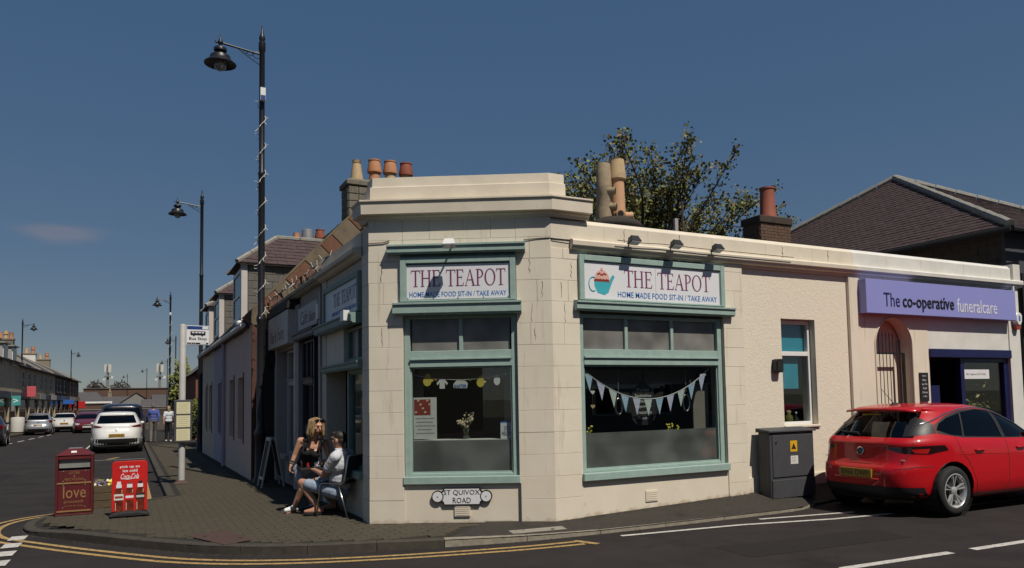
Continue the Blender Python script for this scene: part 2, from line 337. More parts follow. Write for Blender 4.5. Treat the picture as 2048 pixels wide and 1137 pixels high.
class Fr:
    """a facade: u runs along the wall (left to right seen from outside), d outward, z up"""
    def __init__(s, o, u, n): s.o = Vector((o[0], o[1], 0)); s.u = Vector((u[0], u[1], 0)).normalized(); s.n = Vector((n[0], n[1], 0)).normalized()
    def p(s, u, d, z): return s.o+s.u*u+s.n*d+Vector((0, 0, z))
    def box(s, mb, u0, u1, d0, d1, z0, z1):
        p = s.p; return mb.hexa([p(u0, d0, z0), p(u1, d0, z0), p(u1, d1, z0), p(u0, d1, z0), p(u0, d0, z1), p(u1, d0, z1), p(u1, d1, z1), p(u0, d1, z1)])
    def poly(s, mb, pts, d0, d1): return mb.prism([s.p(u, d0, z) for u, z in pts], s.n*(d1-d0))
    def part(s, name, m, parent, u0, u1, d0, d1, z0, z1, bevel=0, **k): return s.box(MB(), u0, u1, d0, d1, z0, z1).build(name, m, parent, bevel=bevel, **k)
def moulding(mb, path, prof, ends=(None, None)):
    """prof [(d, z)] closed outline swept along a plan path; d is to the right-hand side of travel"""
    P = [Vector((a, b, 0)) for a, b in path]; n = len(P); rings = []
    for i in range(n):
        t0 = (P[i]-P[i-1]).normalized() if i > 0 else None; t1 = (P[i+1]-P[i]).normalized() if i < n-1 else None
        if t0 is None: t0 = t1
        if t1 is None: t1 = t0
        n0 = Vector((t0.y, -t0.x, 0)); n1 = Vector((t1.y, -t1.x, 0)); m = (n0+n1).normalized(); m = m/max(.2, m.dot(n0))
        rings.append([P[i]+m*d+Vector((0, 0, z)) for d, z in prof])
    k = len(prof); vs = [q for g in rings for q in g]; fs = []
    for i in range(n-1):
        for j in range(k): fs.append((i*k+j, i*k+(j+1) % k, (i+1)*k+(j+1) % k, (i+1)*k+j))
    fs += [tuple(range(k-1, -1, -1)), tuple((n-1)*k+j for j in range(k))]
    return mb.add(vs, fs)
def text(s, name, m, parent, fr, u0, u1, z0, z1, d, ext=.002, bold=0., shear=0., align=None):
    cu = bpy.data.curves.new('t', 'FONT'); cu.body = s; cu.size = 1; cu.offset = bold; cu.shear = shear; cu.resolution_u = 2; cu.space_line = .9; cu.align_x = 'CENTER'
    o = bpy.data.objects.new('t', cu); COL.objects.link(o)
    dg = bpy.context.evaluated_depsgraph_get(); me = bpy.data.meshes.new_from_object(o.evaluated_get(dg))
    bpy.data.objects.remove(o); bpy.data.curves.remove(cu)
    xs = [v.co.x for v in me.vertices]; ys = [v.co.y for v in me.vertices]; mb = MB()
    x0, x1, y0, y1 = min(xs), max(xs), min(ys), max(ys)
    def T(v, dd): return fr.p(u0+(v.x-x0)/(x1-x0)*(u1-u0), dd, z0+(v.y-y0)/(y1-y0)*(z1-z0))
    n = len(me.vertices)
    mb.v = [tuple(T(v.co, d)) for v in me.vertices]+[tuple(T(v.co, d+ext)) for v in me.vertices]
    ec = {}
    for p in me.polygons:
        vs = list(p.vertices); mb.f.append(tuple(v+n for v in vs))
        for a, b in zip(vs, vs[1:]+vs[:1]): k = (min(a, b), max(a, b)); ec.setdefault(k, []).append((a, b))
    for k, l in ec.items():
        if len(l) == 1: a, b = l[0]; mb.f.append((a, b, b+n, a+n))
    mb.m = [0]*len(mb.f); bpy.data.meshes.remove(me)
    return mb.build(name, m, parent)
def dup(root, loc=None, rot=None, **k):
    def cp(o, par):
        c = o.copy(); COL.objects.link(c); c.parent = par
        for ch in KIDS.get(o.name, []): cp(ch, c)
        return c
    if root.name not in KIDS or True:
        KIDS.clear()
        for o in bpy.data.objects:
            if o.parent: KIDS.setdefault(o.parent.name, []).append(o)
    c = cp(root, None)
    if loc is not None: c.location = loc
    if rot is not None: c.rotation_euler = rot
    return props(c, **k)
KIDS = {}
def hgt(y): return -.004*min(max(y-10, 0), 50)
def grid_sheet(name, m, xs, ys, zf, kind='structure'):
    mb = MB(); mb.add([(x, y, zf(x, y)) for y in ys for x in xs], [(j*len(xs)+i, j*len(xs)+i+1, (j+1)*len(xs)+i+1, (j+1)*len(xs)+i) for j in range(len(ys)-1) for i in range(len(xs)-1)])
    return mb.build(name, m, None, kind=kind)

# ------------------------------------------------------------------ ground, road, pavements
grid_sheet('ground', 'earth', [-2500, -200, 0, 200, 2500], [-1500, -60, 10, 60, 300, 3000], lambda x, y: hgt(y)-.12)
grid_sheet('road', 'asphalt', [-45, -20, 0, 20, 60], [-40, 10, 20, 35, 60, 120, 260], lambda x, y: hgt(y))
def ribbon(name, m, pts, w, kind='structure', lift=.004, mb=None):
    P = [Vector((a, b, 0)) for a, b in pts]; L = []; 
    for i in range(len(P)):
        t0 = (P[i]-P[max(i-1, 0)]); t1 = (P[min(i+1, len(P)-1)]-P[i]); t = (t0.normalized()+t1.normalized()).normalized(); nn = Vector((t.y, -t.x, 0))
        for s in (-.5, .5): q = P[i]+nn*w*s; L.append((q.x, q.y, hgt(q.y)+lift))
    one = mb is None; mb = mb or MB()
    mb.add(L, [(2*i, 2*i+1, 2*i+3, 2*i+2) for i in range(len(P)-1)])
    return mb.build(name, m, None, kind=kind) if one else mb
def smooth_path(pts, k=4):
    out = []
    for i in range(len(pts)-1):
        p0, p1, p2, p3 = pts[max(i-1, 0)], pts[i], pts[i+1], pts[min(i+2, len(pts)-1)]
        for j in range(k):
            t = j/k
            out.append(tuple(.5*((2*p1[c])+(-p0[c]+p2[c])*t+(2*p0[c]-5*p1[c]+4*p2[c]-p3[c])*t*t+(-p0[c]+3*p1[c]-3*p2[c]+p3[c])*t**3) for c in (0, 1)))
    return out+[pts[-1]]
def offset_path(pts, d):
    P = [Vector((a, b, 0)) for a, b in pts]; o = []
    for i in range(len(P)):
        t0 = (P[i]-P[max(i-1, 0)]); t1 = (P[min(i+1, len(P)-1)]-P[i]); t = (t0.normalized()+t1.normalized()).normalized(); q = P[i]+Vector((t.y, -t.x, 0))*d
        o.append((q.x, q.y))
    return o
kmain = [(.60, y) for y in (62, 55, 48, 41, 34, 28, 23, 19, 16.5, 14.75)]
kcorner = smooth_path([(.60, 14.75), (.23, 14.42), (-.45, 13.85), (-.95, 13.66), (-1.22, 13.25), (-1.27, 12.6), (-1.12, 11.96), (-.75, 11.35), (-.23, 10.55), (.42, 9.66), (.82, 9.2), (1.28, 8.84), (1.83, 8.55), (2.5, 8.31), (3.16, 8.13), (4.02, 7.95), (4.8, 7.88), (5.6, 7.85), (7.0, 7.84), (8.3, 7.86), (8.9, 8.05), (9.6, 8.18), (15.6, 8.2), (30, 8.2)], 4)
kerbline = kmain[:-1]+kcorner
def kz(x, y):
    z = .10
    if x > 2.5 and y < 9: z = .10-.05*min(1, (x-2.5)/2.5)
    if x < -.6 and y > 9: z = .10-.05*min(1, (-.6-x)/.6)
    return z+hgt(y)
def zw(x): return .10+.036*max(0, x-4.8)
inner = []
for (x, y) in kerbline:
    if y > 9.9 and x < 2: inner.append((2.80, y, .10+hgt(y)))
    elif x < 4.8:
        t = max(0, min(1, (x-.6)/(4.8-.6))); inner.append((2.80+(4.85-2.80)*t**1.3, 9.70+(8.52-9.70)*t**1.3, .10))
    else: inner.append((x, 8.55, zw(x)))
pv = MB()
for i in range(len(kerbline)-1):
    a, b = kerbline[i], kerbline[i+1]; c, d = inner[i], inner[i+1]
    pv.add([(a[0], a[1], kz(*a)-.010), (b[0], b[1], kz(*b)-.010), (d[0], d[1], d[2]-.008), (c[0], c[1], c[2]-.008)], [(0, 1, 2, 3)])
pavement = pv.build('pavement', 'paver_joint', None, kind='structure')
# asphalt footway east of the block paving
fw = MB(); idx = [i for i, (x, y) in enumerate(kerbline) if x > 3.15 and y < 9]
top = [(4.06, 8.93, .10)]
i0 = idx[0]; pts_k = [kerbline[i] for i in idx]
fa = []; fb = []
for i in idx:
    x, y = kerbline[i]; ix, iy, iz = inner[i]
    if x < 4.6: ix, iy = max(ix, 4.06+(x-3.16)*.5), None
    fa.append((x, y, kz(x, y)-.004))
    if x < 4.6:
        t = (x-3.16)/(4.8-3.16); qx = 4.06+(4.85-4.06)*max(t, 0); qy = 8.95+(8.52-8.95)*max(t, 0); fb.append((qx, qy, .104))
    else: fb.append((ix, inner[i][1], iz+.002))
for i in range(len(idx)-1): fw.add([fa[i], fa[i+1], fb[i+1], fb[i]], [(0, 1, 2, 3)])
fw.build('footway', 'asphalt_path', None, kind='structure')
# kerb stones
def seg_kerb(path, m, w=.13, step=.9, z0=-.06):
    # resample
    P = [Vector((a, b, 0)) for a, b in path]; S = [0]
    for i in range(1, len(P)): S.append(S[-1]+(P[i]-P[i-1]).length)
    def at(s):
        s = max(0, min(S[-1]-1e-6, s)); i = max(j for j in range(len(S)-1) if S[j] <= s); t = (s-S[i])/max(1e-9, S[i+1]-S[i]); return P[i].lerp(P[i+1], t)
    n = max(1, round(S[-1]/step))
    for k in range(n):
        s0, s1 = S[-1]*k/n+.004, S[-1]*(k+1)/n-.004; mb = MB(); q = [at(s0+(s1-s0)*j/3) for j in range(4)]; L = []
        for j, p in enumerate(q):
            t = (at(s0+(s1-s0)*j/3+.01)-at(s0+(s1-s0)*j/3-.01)).normalized(); nn = Vector((t.y, -t.x, 0)); z = kz(p.x, p.y)+random.uniform(-.002, .002)*0
            o_ = p+nn*0; i_ = p-nn*w
            L += [(o_.x, o_.y, z0+hgt(p.y)), (o_.x, o_.y, z-.015), (o_.x-nn.x*.018, o_.y-nn.y*.018, z), (i_.x, i_.y, z+.001), (i_.x, i_.y, z0+hgt(p.y))]
        fs = [(j*5+a, j*5+(a+1) % 5, (j+1)*5+(a+1) % 5, (j+1)*5+a) for j in range(3) for a in range(5)]+[(4, 3, 2, 1, 0), tuple(15+a for a in range(5))]
        mb.add(L, fs).build('kerb_stone', m, pavement)
ki = next(i for i, p in enumerate(kcorner) if p[0] > 3.12 and p[1] < 9)
k2 = next(i for i, p in enumerate(kcorner) if p[0] > 8.85)
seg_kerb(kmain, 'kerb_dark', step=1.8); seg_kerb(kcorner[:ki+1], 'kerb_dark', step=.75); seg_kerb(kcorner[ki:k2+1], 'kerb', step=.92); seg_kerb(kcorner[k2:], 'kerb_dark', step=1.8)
# paving blocks: the nearest 300 are single blocks, the rest one mesh
def inside(x, y, poly):
    c = False; j = len(poly)-1
    for i in range(len(poly)):
        a, b = poly[i], poly[j]
        if (a[1] > y) != (b[1] > y) and x < (b[0]-a[0])*(y-a[1])/(b[1]-a[1])+a[0]: c = not c
        j = i
    return c
pin = offset_path(kmain[:-1]+kcorner[:ki+1], -.20)
ppoly = pin+[(4.02, 8.90), (2.72, 9.62), (2.72, 16.5), (2.22, 16.7), (2.22, 62)]
bw, bl, gp = .200, .100, .005
blocks = []
for i in range(-8, 24):
    for j in range(70, 345):
        x = i*(bw+gp)+bw/2+(.1025 if j % 2 else 0); y = j*(bl+gp)
        if y > 36: continue
        if inside(x, y, ppoly) and inside(x-.10, y, ppoly) and inside(x+.10, y, ppoly): blocks.append((x, y))
blocks.sort(key=lambda p: p[0]**2+p[1]**2)
bm_ = MB(); bm_.add([(-.1, -.05, -.02), (.1, -.05, -.02), (.1, .05, -.02), (-.1, .05, -.02), (-.1, -.05, -.004), (.1, -.05, -.004), (.1, .05, -.004), (-.1, .05, -.004), (-.096, -.046, 0), (.096, -.046, 0), (.096, .046, 0), (-.096, .046, 0)], [(a, (a+1) % 4, 4+(a+1) % 4, 4+a) for a in range(4)]+[(4+a, 4+(a+1) % 4, 8+(a+1) % 4, 8+a) for a in range(4)]+[(8, 9, 10, 11)])
proto = bm_.build('paving_block', 'paver', pavement)
for k, (x, y) in enumerate(blocks[:300]):
    o = proto if k == 0 else proto.copy()
    if k: COL.objects.link(o)
    o.parent = pavement; o.location = (x, y, .10+hgt(y)+random.uniform(-.0015, .0015)); o.rotation_euler = (random.uniform(-.008, .008), random.uniform(-.008, .008), 0)
rest = MB()
for (x, y) in blocks[300:]:
    z = .10+hgt(y)+random.uniform(-.0015, .0015); rest.add([(x-.1, y-.05, z-.012), (x+.1, y-.05, z-.012), (x+.1, y+.05, z-.012), (x-.1, y+.05, z-.012), (x-.096, y-.046, z), (x+.096, y-.046, z), (x+.096, y+.046, z), (x-.096, y+.046, z)], [(4, 5, 6, 7), (0, 1, 5, 4), (1, 2, 6, 5), (2, 3, 7, 6), (3, 0, 4, 7)])
rest.build('paving_blocks', 'paver', pavement, kind='stuff', recalc=False)
# covers
def cover(pts, m, label, z=.101, name='access_cover', zs=None):
    mb = MB(); mb.prism([(x, y, z if zs is None else zs[i]) for i, (x, y) in enumerate(pts)], (0, 0, .006)); z = z if zs is None else sum(zs)/4; o = mb.build(name, m, None, bevel=.002); props(o, label, 'access cover')
    cx = sum(p[0] for p in pts)/4; cy = sum(p[1] for p in pts)/4; mb = MB()
    for s in (-.5, .5):
        ax, ay = cx+(pts[0][0]-cx)*s, cy+(pts[0][1]-cy)*s; mb = MB(); mb.lathe([(.022, 0), (.022, .003)], 8, (ax, ay, z+.006)); mb.build('lifting_eye', 'black_matt', o)
cover([(.63, 9.97), (1.08, 10.15), (1.27, 9.27), (.95, 9.1)], 'rust_iron', 'rust brown iron cover set in the block paving near the kerb')
cover([(4.02, 8.26), (4.72, 8.20), (4.70, 8.04), (4.0, 8.09)], 'concrete', 'pale concrete cover set in the asphalt footway by the corner', zs=[.080, .078, .068, .072])
# road markings
yl = offset_path(kcorner, .29); yo = offset_path(kcorner, .46)
def rng(path, a, b): return [p for i, p in enumerate(path) if a <= i <= b]
ie = next(i for i, p in enumerate(kcorner) if p[0] > 4.55 and p[1] < 9)
ribbon('yellow_line', 'yellow_line', rng(yl, 6, ie), .072); ribbon('yellow_line', 'yellow_line', rng(yo, 6, ie), .072)
ribbon('yellow_line', 'yellow_line', [(yl[ie][0]-.02, yl[ie][1]+.05), (yo[ie][0]+.12, yo[ie][1]-.09)], .09, lift=.006)
ribbon('yellow_line', 'yellow_line', [(.33, 14.95), (.33, 17.0), (.33, 19.5)], .10)
ribbon('yellow_line', 'yellow_line', [(-.62, 28.5), (-.30, 29.4)], .14)
for (x, y) in [(-1.24, 11.72), (-1.24, 11.12), (-1.23, 10.52), (-1.22, 9.9), (-1.21, 9.3)]:
    ribbon('road_marking', 'white_line', [(x, y-.17), (x+.01, y+.17)], .18, lift=.008)
ribbon('road_marking', 'white_line', [(5.2, 7.62), (6.9, 7.42), (8.2, 7.10), (9.2, 6.98)], .075)
ribbon('road_marking', 'white_line', [(9.9, 6.92), (10.65, 6.88), (13, 6.80), (17, 6.7)], .085)
ribbon('road_marking', 'white_line', [(7.4, 7.62), (8.9, 7.36)], .07)
for x in (10.6, 12.9, 15.2): ribbon('road_marking', 'white_line', [(x, 7.80), (x+.5, 7.80)], .08)
ribbon('road_marking', 'white_line', [(5.95, 5.08), (7.45, 5.0)], .10); ribbon('road_marking', 'white_line', [(7.78, 4.98), (8.9, 4.93)], .10); ribbon('road_marking', 'white_line', [(9.4, 4.9), (10.9, 4.85)], .10)
for k in range(7): ribbon('road_marking', 'white_line', [(-5.7+k*.15, 38+k*3.6), (-5.62+k*.15, 40+k*3.6)], .11)
ribbon('road_marking', 'white_line', [(-1.5, 28.2), (.5, 28.0)], .08)
ribbon('road_marking', 'white_line', [(-1.6, 27.6), (-1.55, 44)], .07)
# far pavement on the left side of the street
lp = [(-14, 30), (-8.0, 40), (-6.7, 57), (-5.6, 75), (-4.0, 110), (-2.6, 140)]
lm = MB(); 
for a, b in zip(lp, lp[1:]):
    lm.add([(a[0], a[1], hgt(a[1])+.1), (b[0], b[1], hgt(b[1])+.1), (b[0]-6, b[1], hgt(b[1])+.1), (a[0]-6, a[1], hgt(a[1])+.1), (a[0], a[1], hgt(a[1])-.05), (b[0], b[1], hgt(b[1])-.05)], [(0, 1, 2, 3), (0, 4, 5, 1)])
lm.build('far_pavement', 'paver', None, kind='structure')
rm = MB(); rp_ = [(.6, 62), (1.6, 100), (3.2, 150)]
for a, b in zip(rp_, rp_[1:]):
    rm.add([(a[0], a[1], hgt(a[1])+.1), (b[0], b[1], hgt(b[1])+.1), (b[0]+5, b[1], hgt(b[1])+.1), (a[0]+5, a[1], hgt(a[1])+.1), (a[0], a[1], hgt(a[1])-.05), (b[0], b[1], hgt(b[1])-.05)], [(0, 1, 2, 3), (0, 4, 5, 1)])
rm.build('far_pavement', 'paver', None, kind='structure')

# old reinstatement patches in the carriageway
for pts in ([(5.6, 5.9), (7.9, 5.75), (7.95, 6.35), (5.65, 6.5)], [(1.2, 6.2), (2.6, 6.0), (2.65, 6.6), (1.3, 6.85)], [(-3.4, 15), (-2.7, 15), (-2.6, 24), (-3.3, 24)]):
    mb = MB(); mb.add([(x, y, hgt(y)+.0025) for x, y in pts], [(0, 1, 2, 3)]); mb.build('road_patch', 'asphalt_patch', None, kind='structure')

# ------------------------------------------------------------------ the corner tea room
CH = Fr((2.74, 9.66), (.8659, -.5002), (-.5002, -.8659)); CL = 2.379
RF = Fr((0, 8.47), (1, 0), (0, -1))
LF = Fr((2.74, 0), (0, -1), (-1, 0))          # u = -y
tea = thing('tea_room', (4.8, 8.47, .1), 'single storey cream painted corner tea room with chamfered front and teal shop windows', 'shop')
BW = .012                                     # how far the blocks stand proud of the wall core
wall = MB()
# solid cores
CH.box(wall, .0, .445, -.32, -BW, -.05, 4.04); CH.box(wall, 1.925, CL, -.32, -BW, -.05, 4.04)
CH.box(wall, .445, 1.925, -.30, -BW-.03, -.05, .57); CH.box(wall, .445, 1.925, -.30, -BW-.01, 2.78, 4.04)
RF.box(wall, 4.80, 5.215, -.32, -BW, -.05, 3.96); RF.box(wall, 7.675, 8.06, -.32, -BW, -.05, 3.96)
RF.box(wall, 5.215, 7.675, -.30, -BW-.02, -.05, .56); RF.box(wall, 5.215, 7.675, -.30, -BW-.01, 2.80, 3.96)
LF.box(wall, -9.98, -9.66, -.32, -BW, -.05, 3.96); LF.box(wall, -12.42, -12.12, -.32, -BW, -.05, 3.96); LF.box(wall, -12.12, -9.98, -.30, -.03, 2.80, 3.96)
LF.box(wall, -11.05, -9.98, -.30, -.05, -.05, .62)
wall_o = wall.build('wall', 'cream_joint', tea)
# blocks laid in courses, each its own piece
crs = [-.05]+[.10+.28*k for k in range(1, 15)]
def course_blocks(fr, u0, u1, zlo, zhi, splits, m='cream', dep=.02, seed=0, skip=None):
    rnd = random.Random(seed)
    for k in range(len(crs)-1):
        z0, z1 = max(crs[k], zlo), min(crs[k+1], zhi)
        if z1-z0 < .03: continue
        cut = [u0]+[s for s in splits[k % len(splits)] if u0 < s < u1 and z0 > 2.2]+[u1]
        for a, b in zip(cut, cut[1:]):
            mm = 'cream_low' if z0 < .5 else m
            ja = .0 if a == u0 else .0016; jb = .0 if b == u1 else .0016
            pr = rnd.uniform(-.0022, .0018)
            fr.part('block', mm, wall_o, a+ja, b-jb, -dep, pr, z0+.0014, z1-.0014, bevel=.0025)
course_blocks(CH, 0, .445, -.05, 4.04, [[.26], [.0], [.19], [.0]], seed=1)
course_blocks(CH, 1.925, CL, -.05, 4.04, [[2.10], [0], [2.19], [0]], seed=2)
course_blocks(CH, .447, 1.923, 3.50, 4.04, [[1.2], [.8, 1.6]], dep=.03, seed=3)
course_blocks(RF, 4.80, 5.215, -.05, 3.60, [[4.98], [0], [5.05], [0]], seed=4)
course_blocks(RF, 7.675, 8.06, -.05, 3.60, [[0], [7.9], [0]], seed=5)
course_blocks(LF, -9.98, -9.66, -.05, 3.60, [[0]], seed=6)
CH.part('apron', 'cream_low', tea, .447, 1.923, -.03, -.022, -.05, .575)
CH.part('downpipe_channel', 'dark_render', tea, 1.925, 1.945, -.02, .006, -.05, .58)
RF.part('apron', 'cream_low', tea, 5.217, 7.673, -.03, -.014, -.05, .565)
RF.part('frieze', 'cream', tea, 5.2, 7.69, -.02, -.004, 3.52, 3.60)
# upper band, parapet, cornices
band = MB(); RF.box(band, 4.80, 10.47, -.30, .004, 3.72, 3.94); RF.poly
moulding(band, [(4.80, 8.47), (10.47, 8.47)], [(-.30, 3.94), (.004, 3.94), (-.05, 4.0), (-.30, 4.0)])
band.build('parapet', 'cream_grime', tea)
for x in (5.62, 6.35, 7.5, 8.55, 9.55):
    RF.part('parapet_joint', 'cream_joint', tea, x, x+.008, -.02, .006, 3.73, 3.935)
lc = MB(); moulding(lc, [(5.09, 8.475), (10.47, 8.475)], [(0, 3.585), (.05, 3.60), (.06, 3.635), (.085, 3.645), (.09, 3.70), (.07, 3.722), (0, 3.735)])
lc.build('string_course', 'cream_grime', tea)
pc = MB(); path = [(2.74, 10.0), (2.74, 9.66), (4.80, 8.47), (5.38, 8.47)]
moulding(pc, path, [(-.2, 4.0), (.012, 4.0), (.02, 4.03), (.045, 4.05), (.05, 4.065), (.115, 4.07), (.12, 4.22), (.14, 4.232), (.14, 4.252), (.06, 4.268), (-.2, 4.28)])
pc.build('cornice', 'cream_grime', tea)
pb = MB(); moulding(pb, [(2.78, 9.95), (2.78, 9.69), (4.82, 8.51), (5.06, 8.51)], [(-.35, 4.26), (.005, 4.26), (.005, 4.46), (-.03, 4.475), (-.035, 4.60), (-.35, 4.615)])
pb.build('parapet_block', 'cream_grime', tea)
# the roof behind the parapet
rf = MB(); rf.prism([(3.0, 12.4, 3.55), (3.0, 9.85, 3.55), (4.9, 8.75, 3.55), (8.06, 8.75, 3.55), (8.06, 12.4, 3.55)], (0, 0, .06)); rf.build('roof', 'lead', tea)
LF.part('parapet', 'cream_grime', tea, -12.42, -10.01, -.30, .0, 3.735, 3.93)
lc = MB(); moulding(lc, [(2.745, 12.42), (2.745, 10.0)], [(0, 3.58), (.05, 3.60), (.075, 3.635), (.13, 3.645), (.135, 3.70), (.10, 3.722), (0, 3.735)]); lc.build('string_course', 'cream_grime', tea)

def bay(fr, root, u0, u1, mull, zs=.58, zb=2.08, zt=2.29, zh=2.76, m='teal', rec=.10, pane='shop_glass', upper='fluted', film=None, sillp=.05):
    """a shop window: sill, stiles, rails, a row of top lights over one big pane"""
    st = .075
    w = MB(); fr.box(w, u0, u0+st, -rec-.05, -rec+.05, zs+.10, zh); fr.box(w, u1-st, u1, -rec-.05, -rec+.05, zs+.10, zh)
    fr.box(w, u0+st, u1-st, -rec-.045, -rec+.045, zs+.10, zs+.135); fr.box(w, u0+st, u1-st, -rec-.05, -rec+.062, zb, zb+.09); fr.box(w, u0+st, u1-st, -rec-.05, -rec+.05, zb+.115, zt)
    fr.box(w, u0+st, u1-st, -rec-.04, -rec+.085, zb+.09, zb+.115)
    fr.box(w, u0+st, u1-st, -rec-.045, -rec+.045, zh-.05, zh)
    for k in mull: fr.box(w, k-.025, k+.025, -rec-.04, -rec+.04, zt, zh-.05)
    win = w.build('window', m, root, bevel=.004)
    bead = MB()
    for a, b in ((u0+st, u0+st+.018), (u1-st-.018, u1-st)): fr.box(bead, a, b, -rec-.02, -rec+.028, zs+.135, zb)
    fr.box(bead, u0+st, u1-st, -rec-.02, -rec+.026, zb-.018, zb); fr.box(bead, u0+st, u1-st, -rec-.02, -rec+.026, zs+.135, zs+.152)
    bead.build('glazing_bead', m, win)
    fr.part('sill', m, root, u0-.015, u1+.015, -rec-.05, sillp, zs, zs+.10, bevel=.008)
    fr.part('pane', pane, win, u0+st, u1-st, -rec-.008, -rec+.0, zs+.136, zb)
    ks = [u0+st]+list(mull)+[u1-st]
    for a, b in zip(ks, ks[1:]): fr.part('top_light', upper, win, a+.02, b-.02, -rec-.008, -rec, zt, zh-.05)
    if film: fr.part('frosted_film', 'frosted', win, u0+st+.002, u1-st-.002, -rec-.014, -rec-.0095, zs+.136, film)
    return win
def shelf(fr, root, u0, u1, z0, z1, proj, m='teal', name='lintel_shelf'):
    mb = MB(); a = fr.p(u0, 0, 0); b = fr.p(u1, 0, 0)
    # cornice-like shelf with a sloped lead top
    pr = [(-.02, z0), (proj-.02, z0), (proj-.02, z0+.012), (proj, z0+.02), (proj, z1-.05), (proj+.02, z1-.04), (proj+.02, z1-.018), (0, z1), (-.02, z1)]
    vs = [fr.p(u, d, z) for u in (u0, u1) for d, z in pr]; k = len(pr)
    mb.add(vs, [(j, (j+1) % k, k+(j+1) % k, k+j) for j in range(k)]+[tuple(range(k-1, -1, -1)), tuple(range(k, 2*k))])
    return mb.build(name, m, root)
def sign_frame(fr, root, u0, u1, z0, z1, w=.075, m='teal'):
    f_ = MB(); fr.box(f_, u0, u0+w, -.02, .05, z0, z1); fr.box(f_, u1-w, u1, -.02, .05, z0, z1); fr.box(f_, u0+w, u1-w, -.02, .05, z1-w, z1); fr.box(f_, u0+w, u1-w, -.02, .045, z0, z0+.02)
    for a, b in ((u0+w, u0+w+.012), (u1-w-.012, u1-w)): fr.box(f_, a, b, -.02, .032, z0+.02, z1-w)
    f_.build('sign_frame', m, root, bevel=.005)
# serif capitals for the shop sign
def serif_word(word, fr, u0, u1, z0, z1, d, m, parent, name='lettering'):
    T_, t_ = .13, .05; adv = dict(T=.80, H=.98, E=.78, A=.92, P=.72, O=1.0); adv[' '] = .42
    quads = []
    def rect(x0, y0, x1, y1): quads.append([(x0, y0), (x1, y0), (x1, y1), (x0, y1)])
    def poly(*p): quads.append(list(p))
    def arc(cx, cy, rx, ry, ix, iy, a0, a1, n=14, sx=0):
        for i in range(n):
            a, b = a0+(a1-a0)*i/n, a0+(a1-a0)*(i+1)/n
            poly((cx+rx*math.cos(a), cy+ry*math.sin(a)), (cx+rx*math.cos(b), cy+ry*math.sin(b)), (cx+sx+ix*math.cos(b), cy+iy*math.sin(b)), (cx+sx+ix*math.cos(a), cy+iy*math.sin(a)))
    x = 0
    for ch in word:
        n0 = len(quads)
        if ch == 'T':
            rect(.335, .035, .335+T_, 1-t_); rect(.22, 0, .58, .035); rect(.03, 1-t_, .77, 1); poly((.03, 1), (.0, .80), (.035, .80), (.10, 1)); poly((.77, 1), (.80, .80), (.765, .80), (.70, 1))
        elif ch == 'H':
            for s in (.12, .70): rect(s, .03, s+T_, .97); rect(s-.09, 0, s+T_+.09, .035); rect(s-.09, .965, s+T_+.09, 1)
            rect(.12+T_, .49, .70, .49+t_)
        elif ch == 'E':
            rect(.12, .03, .12+T_, .97); rect(.03, 0, .66, .045); rect(.03, .955, .64, 1); rect(.12+T_, .50, .52, .55); rect(.505, .42, .535, .63); poly((.66, 0), (.72, .23), (.69, .23), (.58, .04)); poly((.64, 1), (.68, .80), (.65, .80), (.56, .96))
        elif ch == 'A':
            poly((.06, .03), (.115, .03), (.47, .93), (.43, 1)); poly((.665, .03), (.82, .03), (.49, 1), (.42, 1)); rect(.23, .33, .64, .33+t_); rect(0, 0, .22, .032); rect(.58, 0, .92, .032)
        elif ch == 'P':
            rect(.12, .03, .12+T_, .97); rect(.03, 0, .36, .035); rect(.03, .965, .30, 1); arc(.30, .73, .35, .27, .225, .225, -math.pi/2, math.pi/2); rect(.12+T_, .46, .30, .505); rect(.12+T_, .955, .30, 1)
        elif ch == 'O': arc(.49, .5, .46, .515, .33, .47, 0, 2*math.pi, 24)
        for q in quads[n0:]:
            for i, p in enumerate(q): q[i] = (p[0]+x, p[1])
        x += adv[ch]
    mb = MB()
    for q in quads: fr.poly(mb, [(u0+a/x*(u1-u0), z0+b*(z1-z0)) for a, b in q], d, d+.0025)
    return mb.build(name, m, parent)
# --- chamfer shop window
bay(CH, tea, .45, 1.92, [1.19], film=1.13, sillp=.02)
shelf(CH, tea, .33, 1.99, 2.755, 2.925, .095); shelf(CH, tea, .26, 2.05, 3.545, 3.68, .10, name='sign_hood')
sign_frame(CH, tea, .42, 1.92, 2.925, 3.50); CH.part('backing_board', 'teal_shade', tea, .42, 1.92, -.02, .004, 2.93, 3.55)
sb = CH.part('sign_board', 'sign_white', tea, .505, 1.835, .004, .022, 2.955, 3.405)
serif_word('THE TEAPOT', CH, .56, 1.79, 3.12, 3.335, .0225, 'sign_plum', sb)
text('HOME MADE FOOD SIT-IN / TAKE AWAY', 'small_lettering', 'sign_blue', sb, CH, .54, 1.80, 2.985, 3.052, .0225, bold=.006)
for u in (.52, .85, 1.17, 1.5, 1.82):
    for z in (2.968, 3.392): CH.part('screw', 'steel', sb, u-.006, u+.006, .022, .026, z-.006, z+.006)
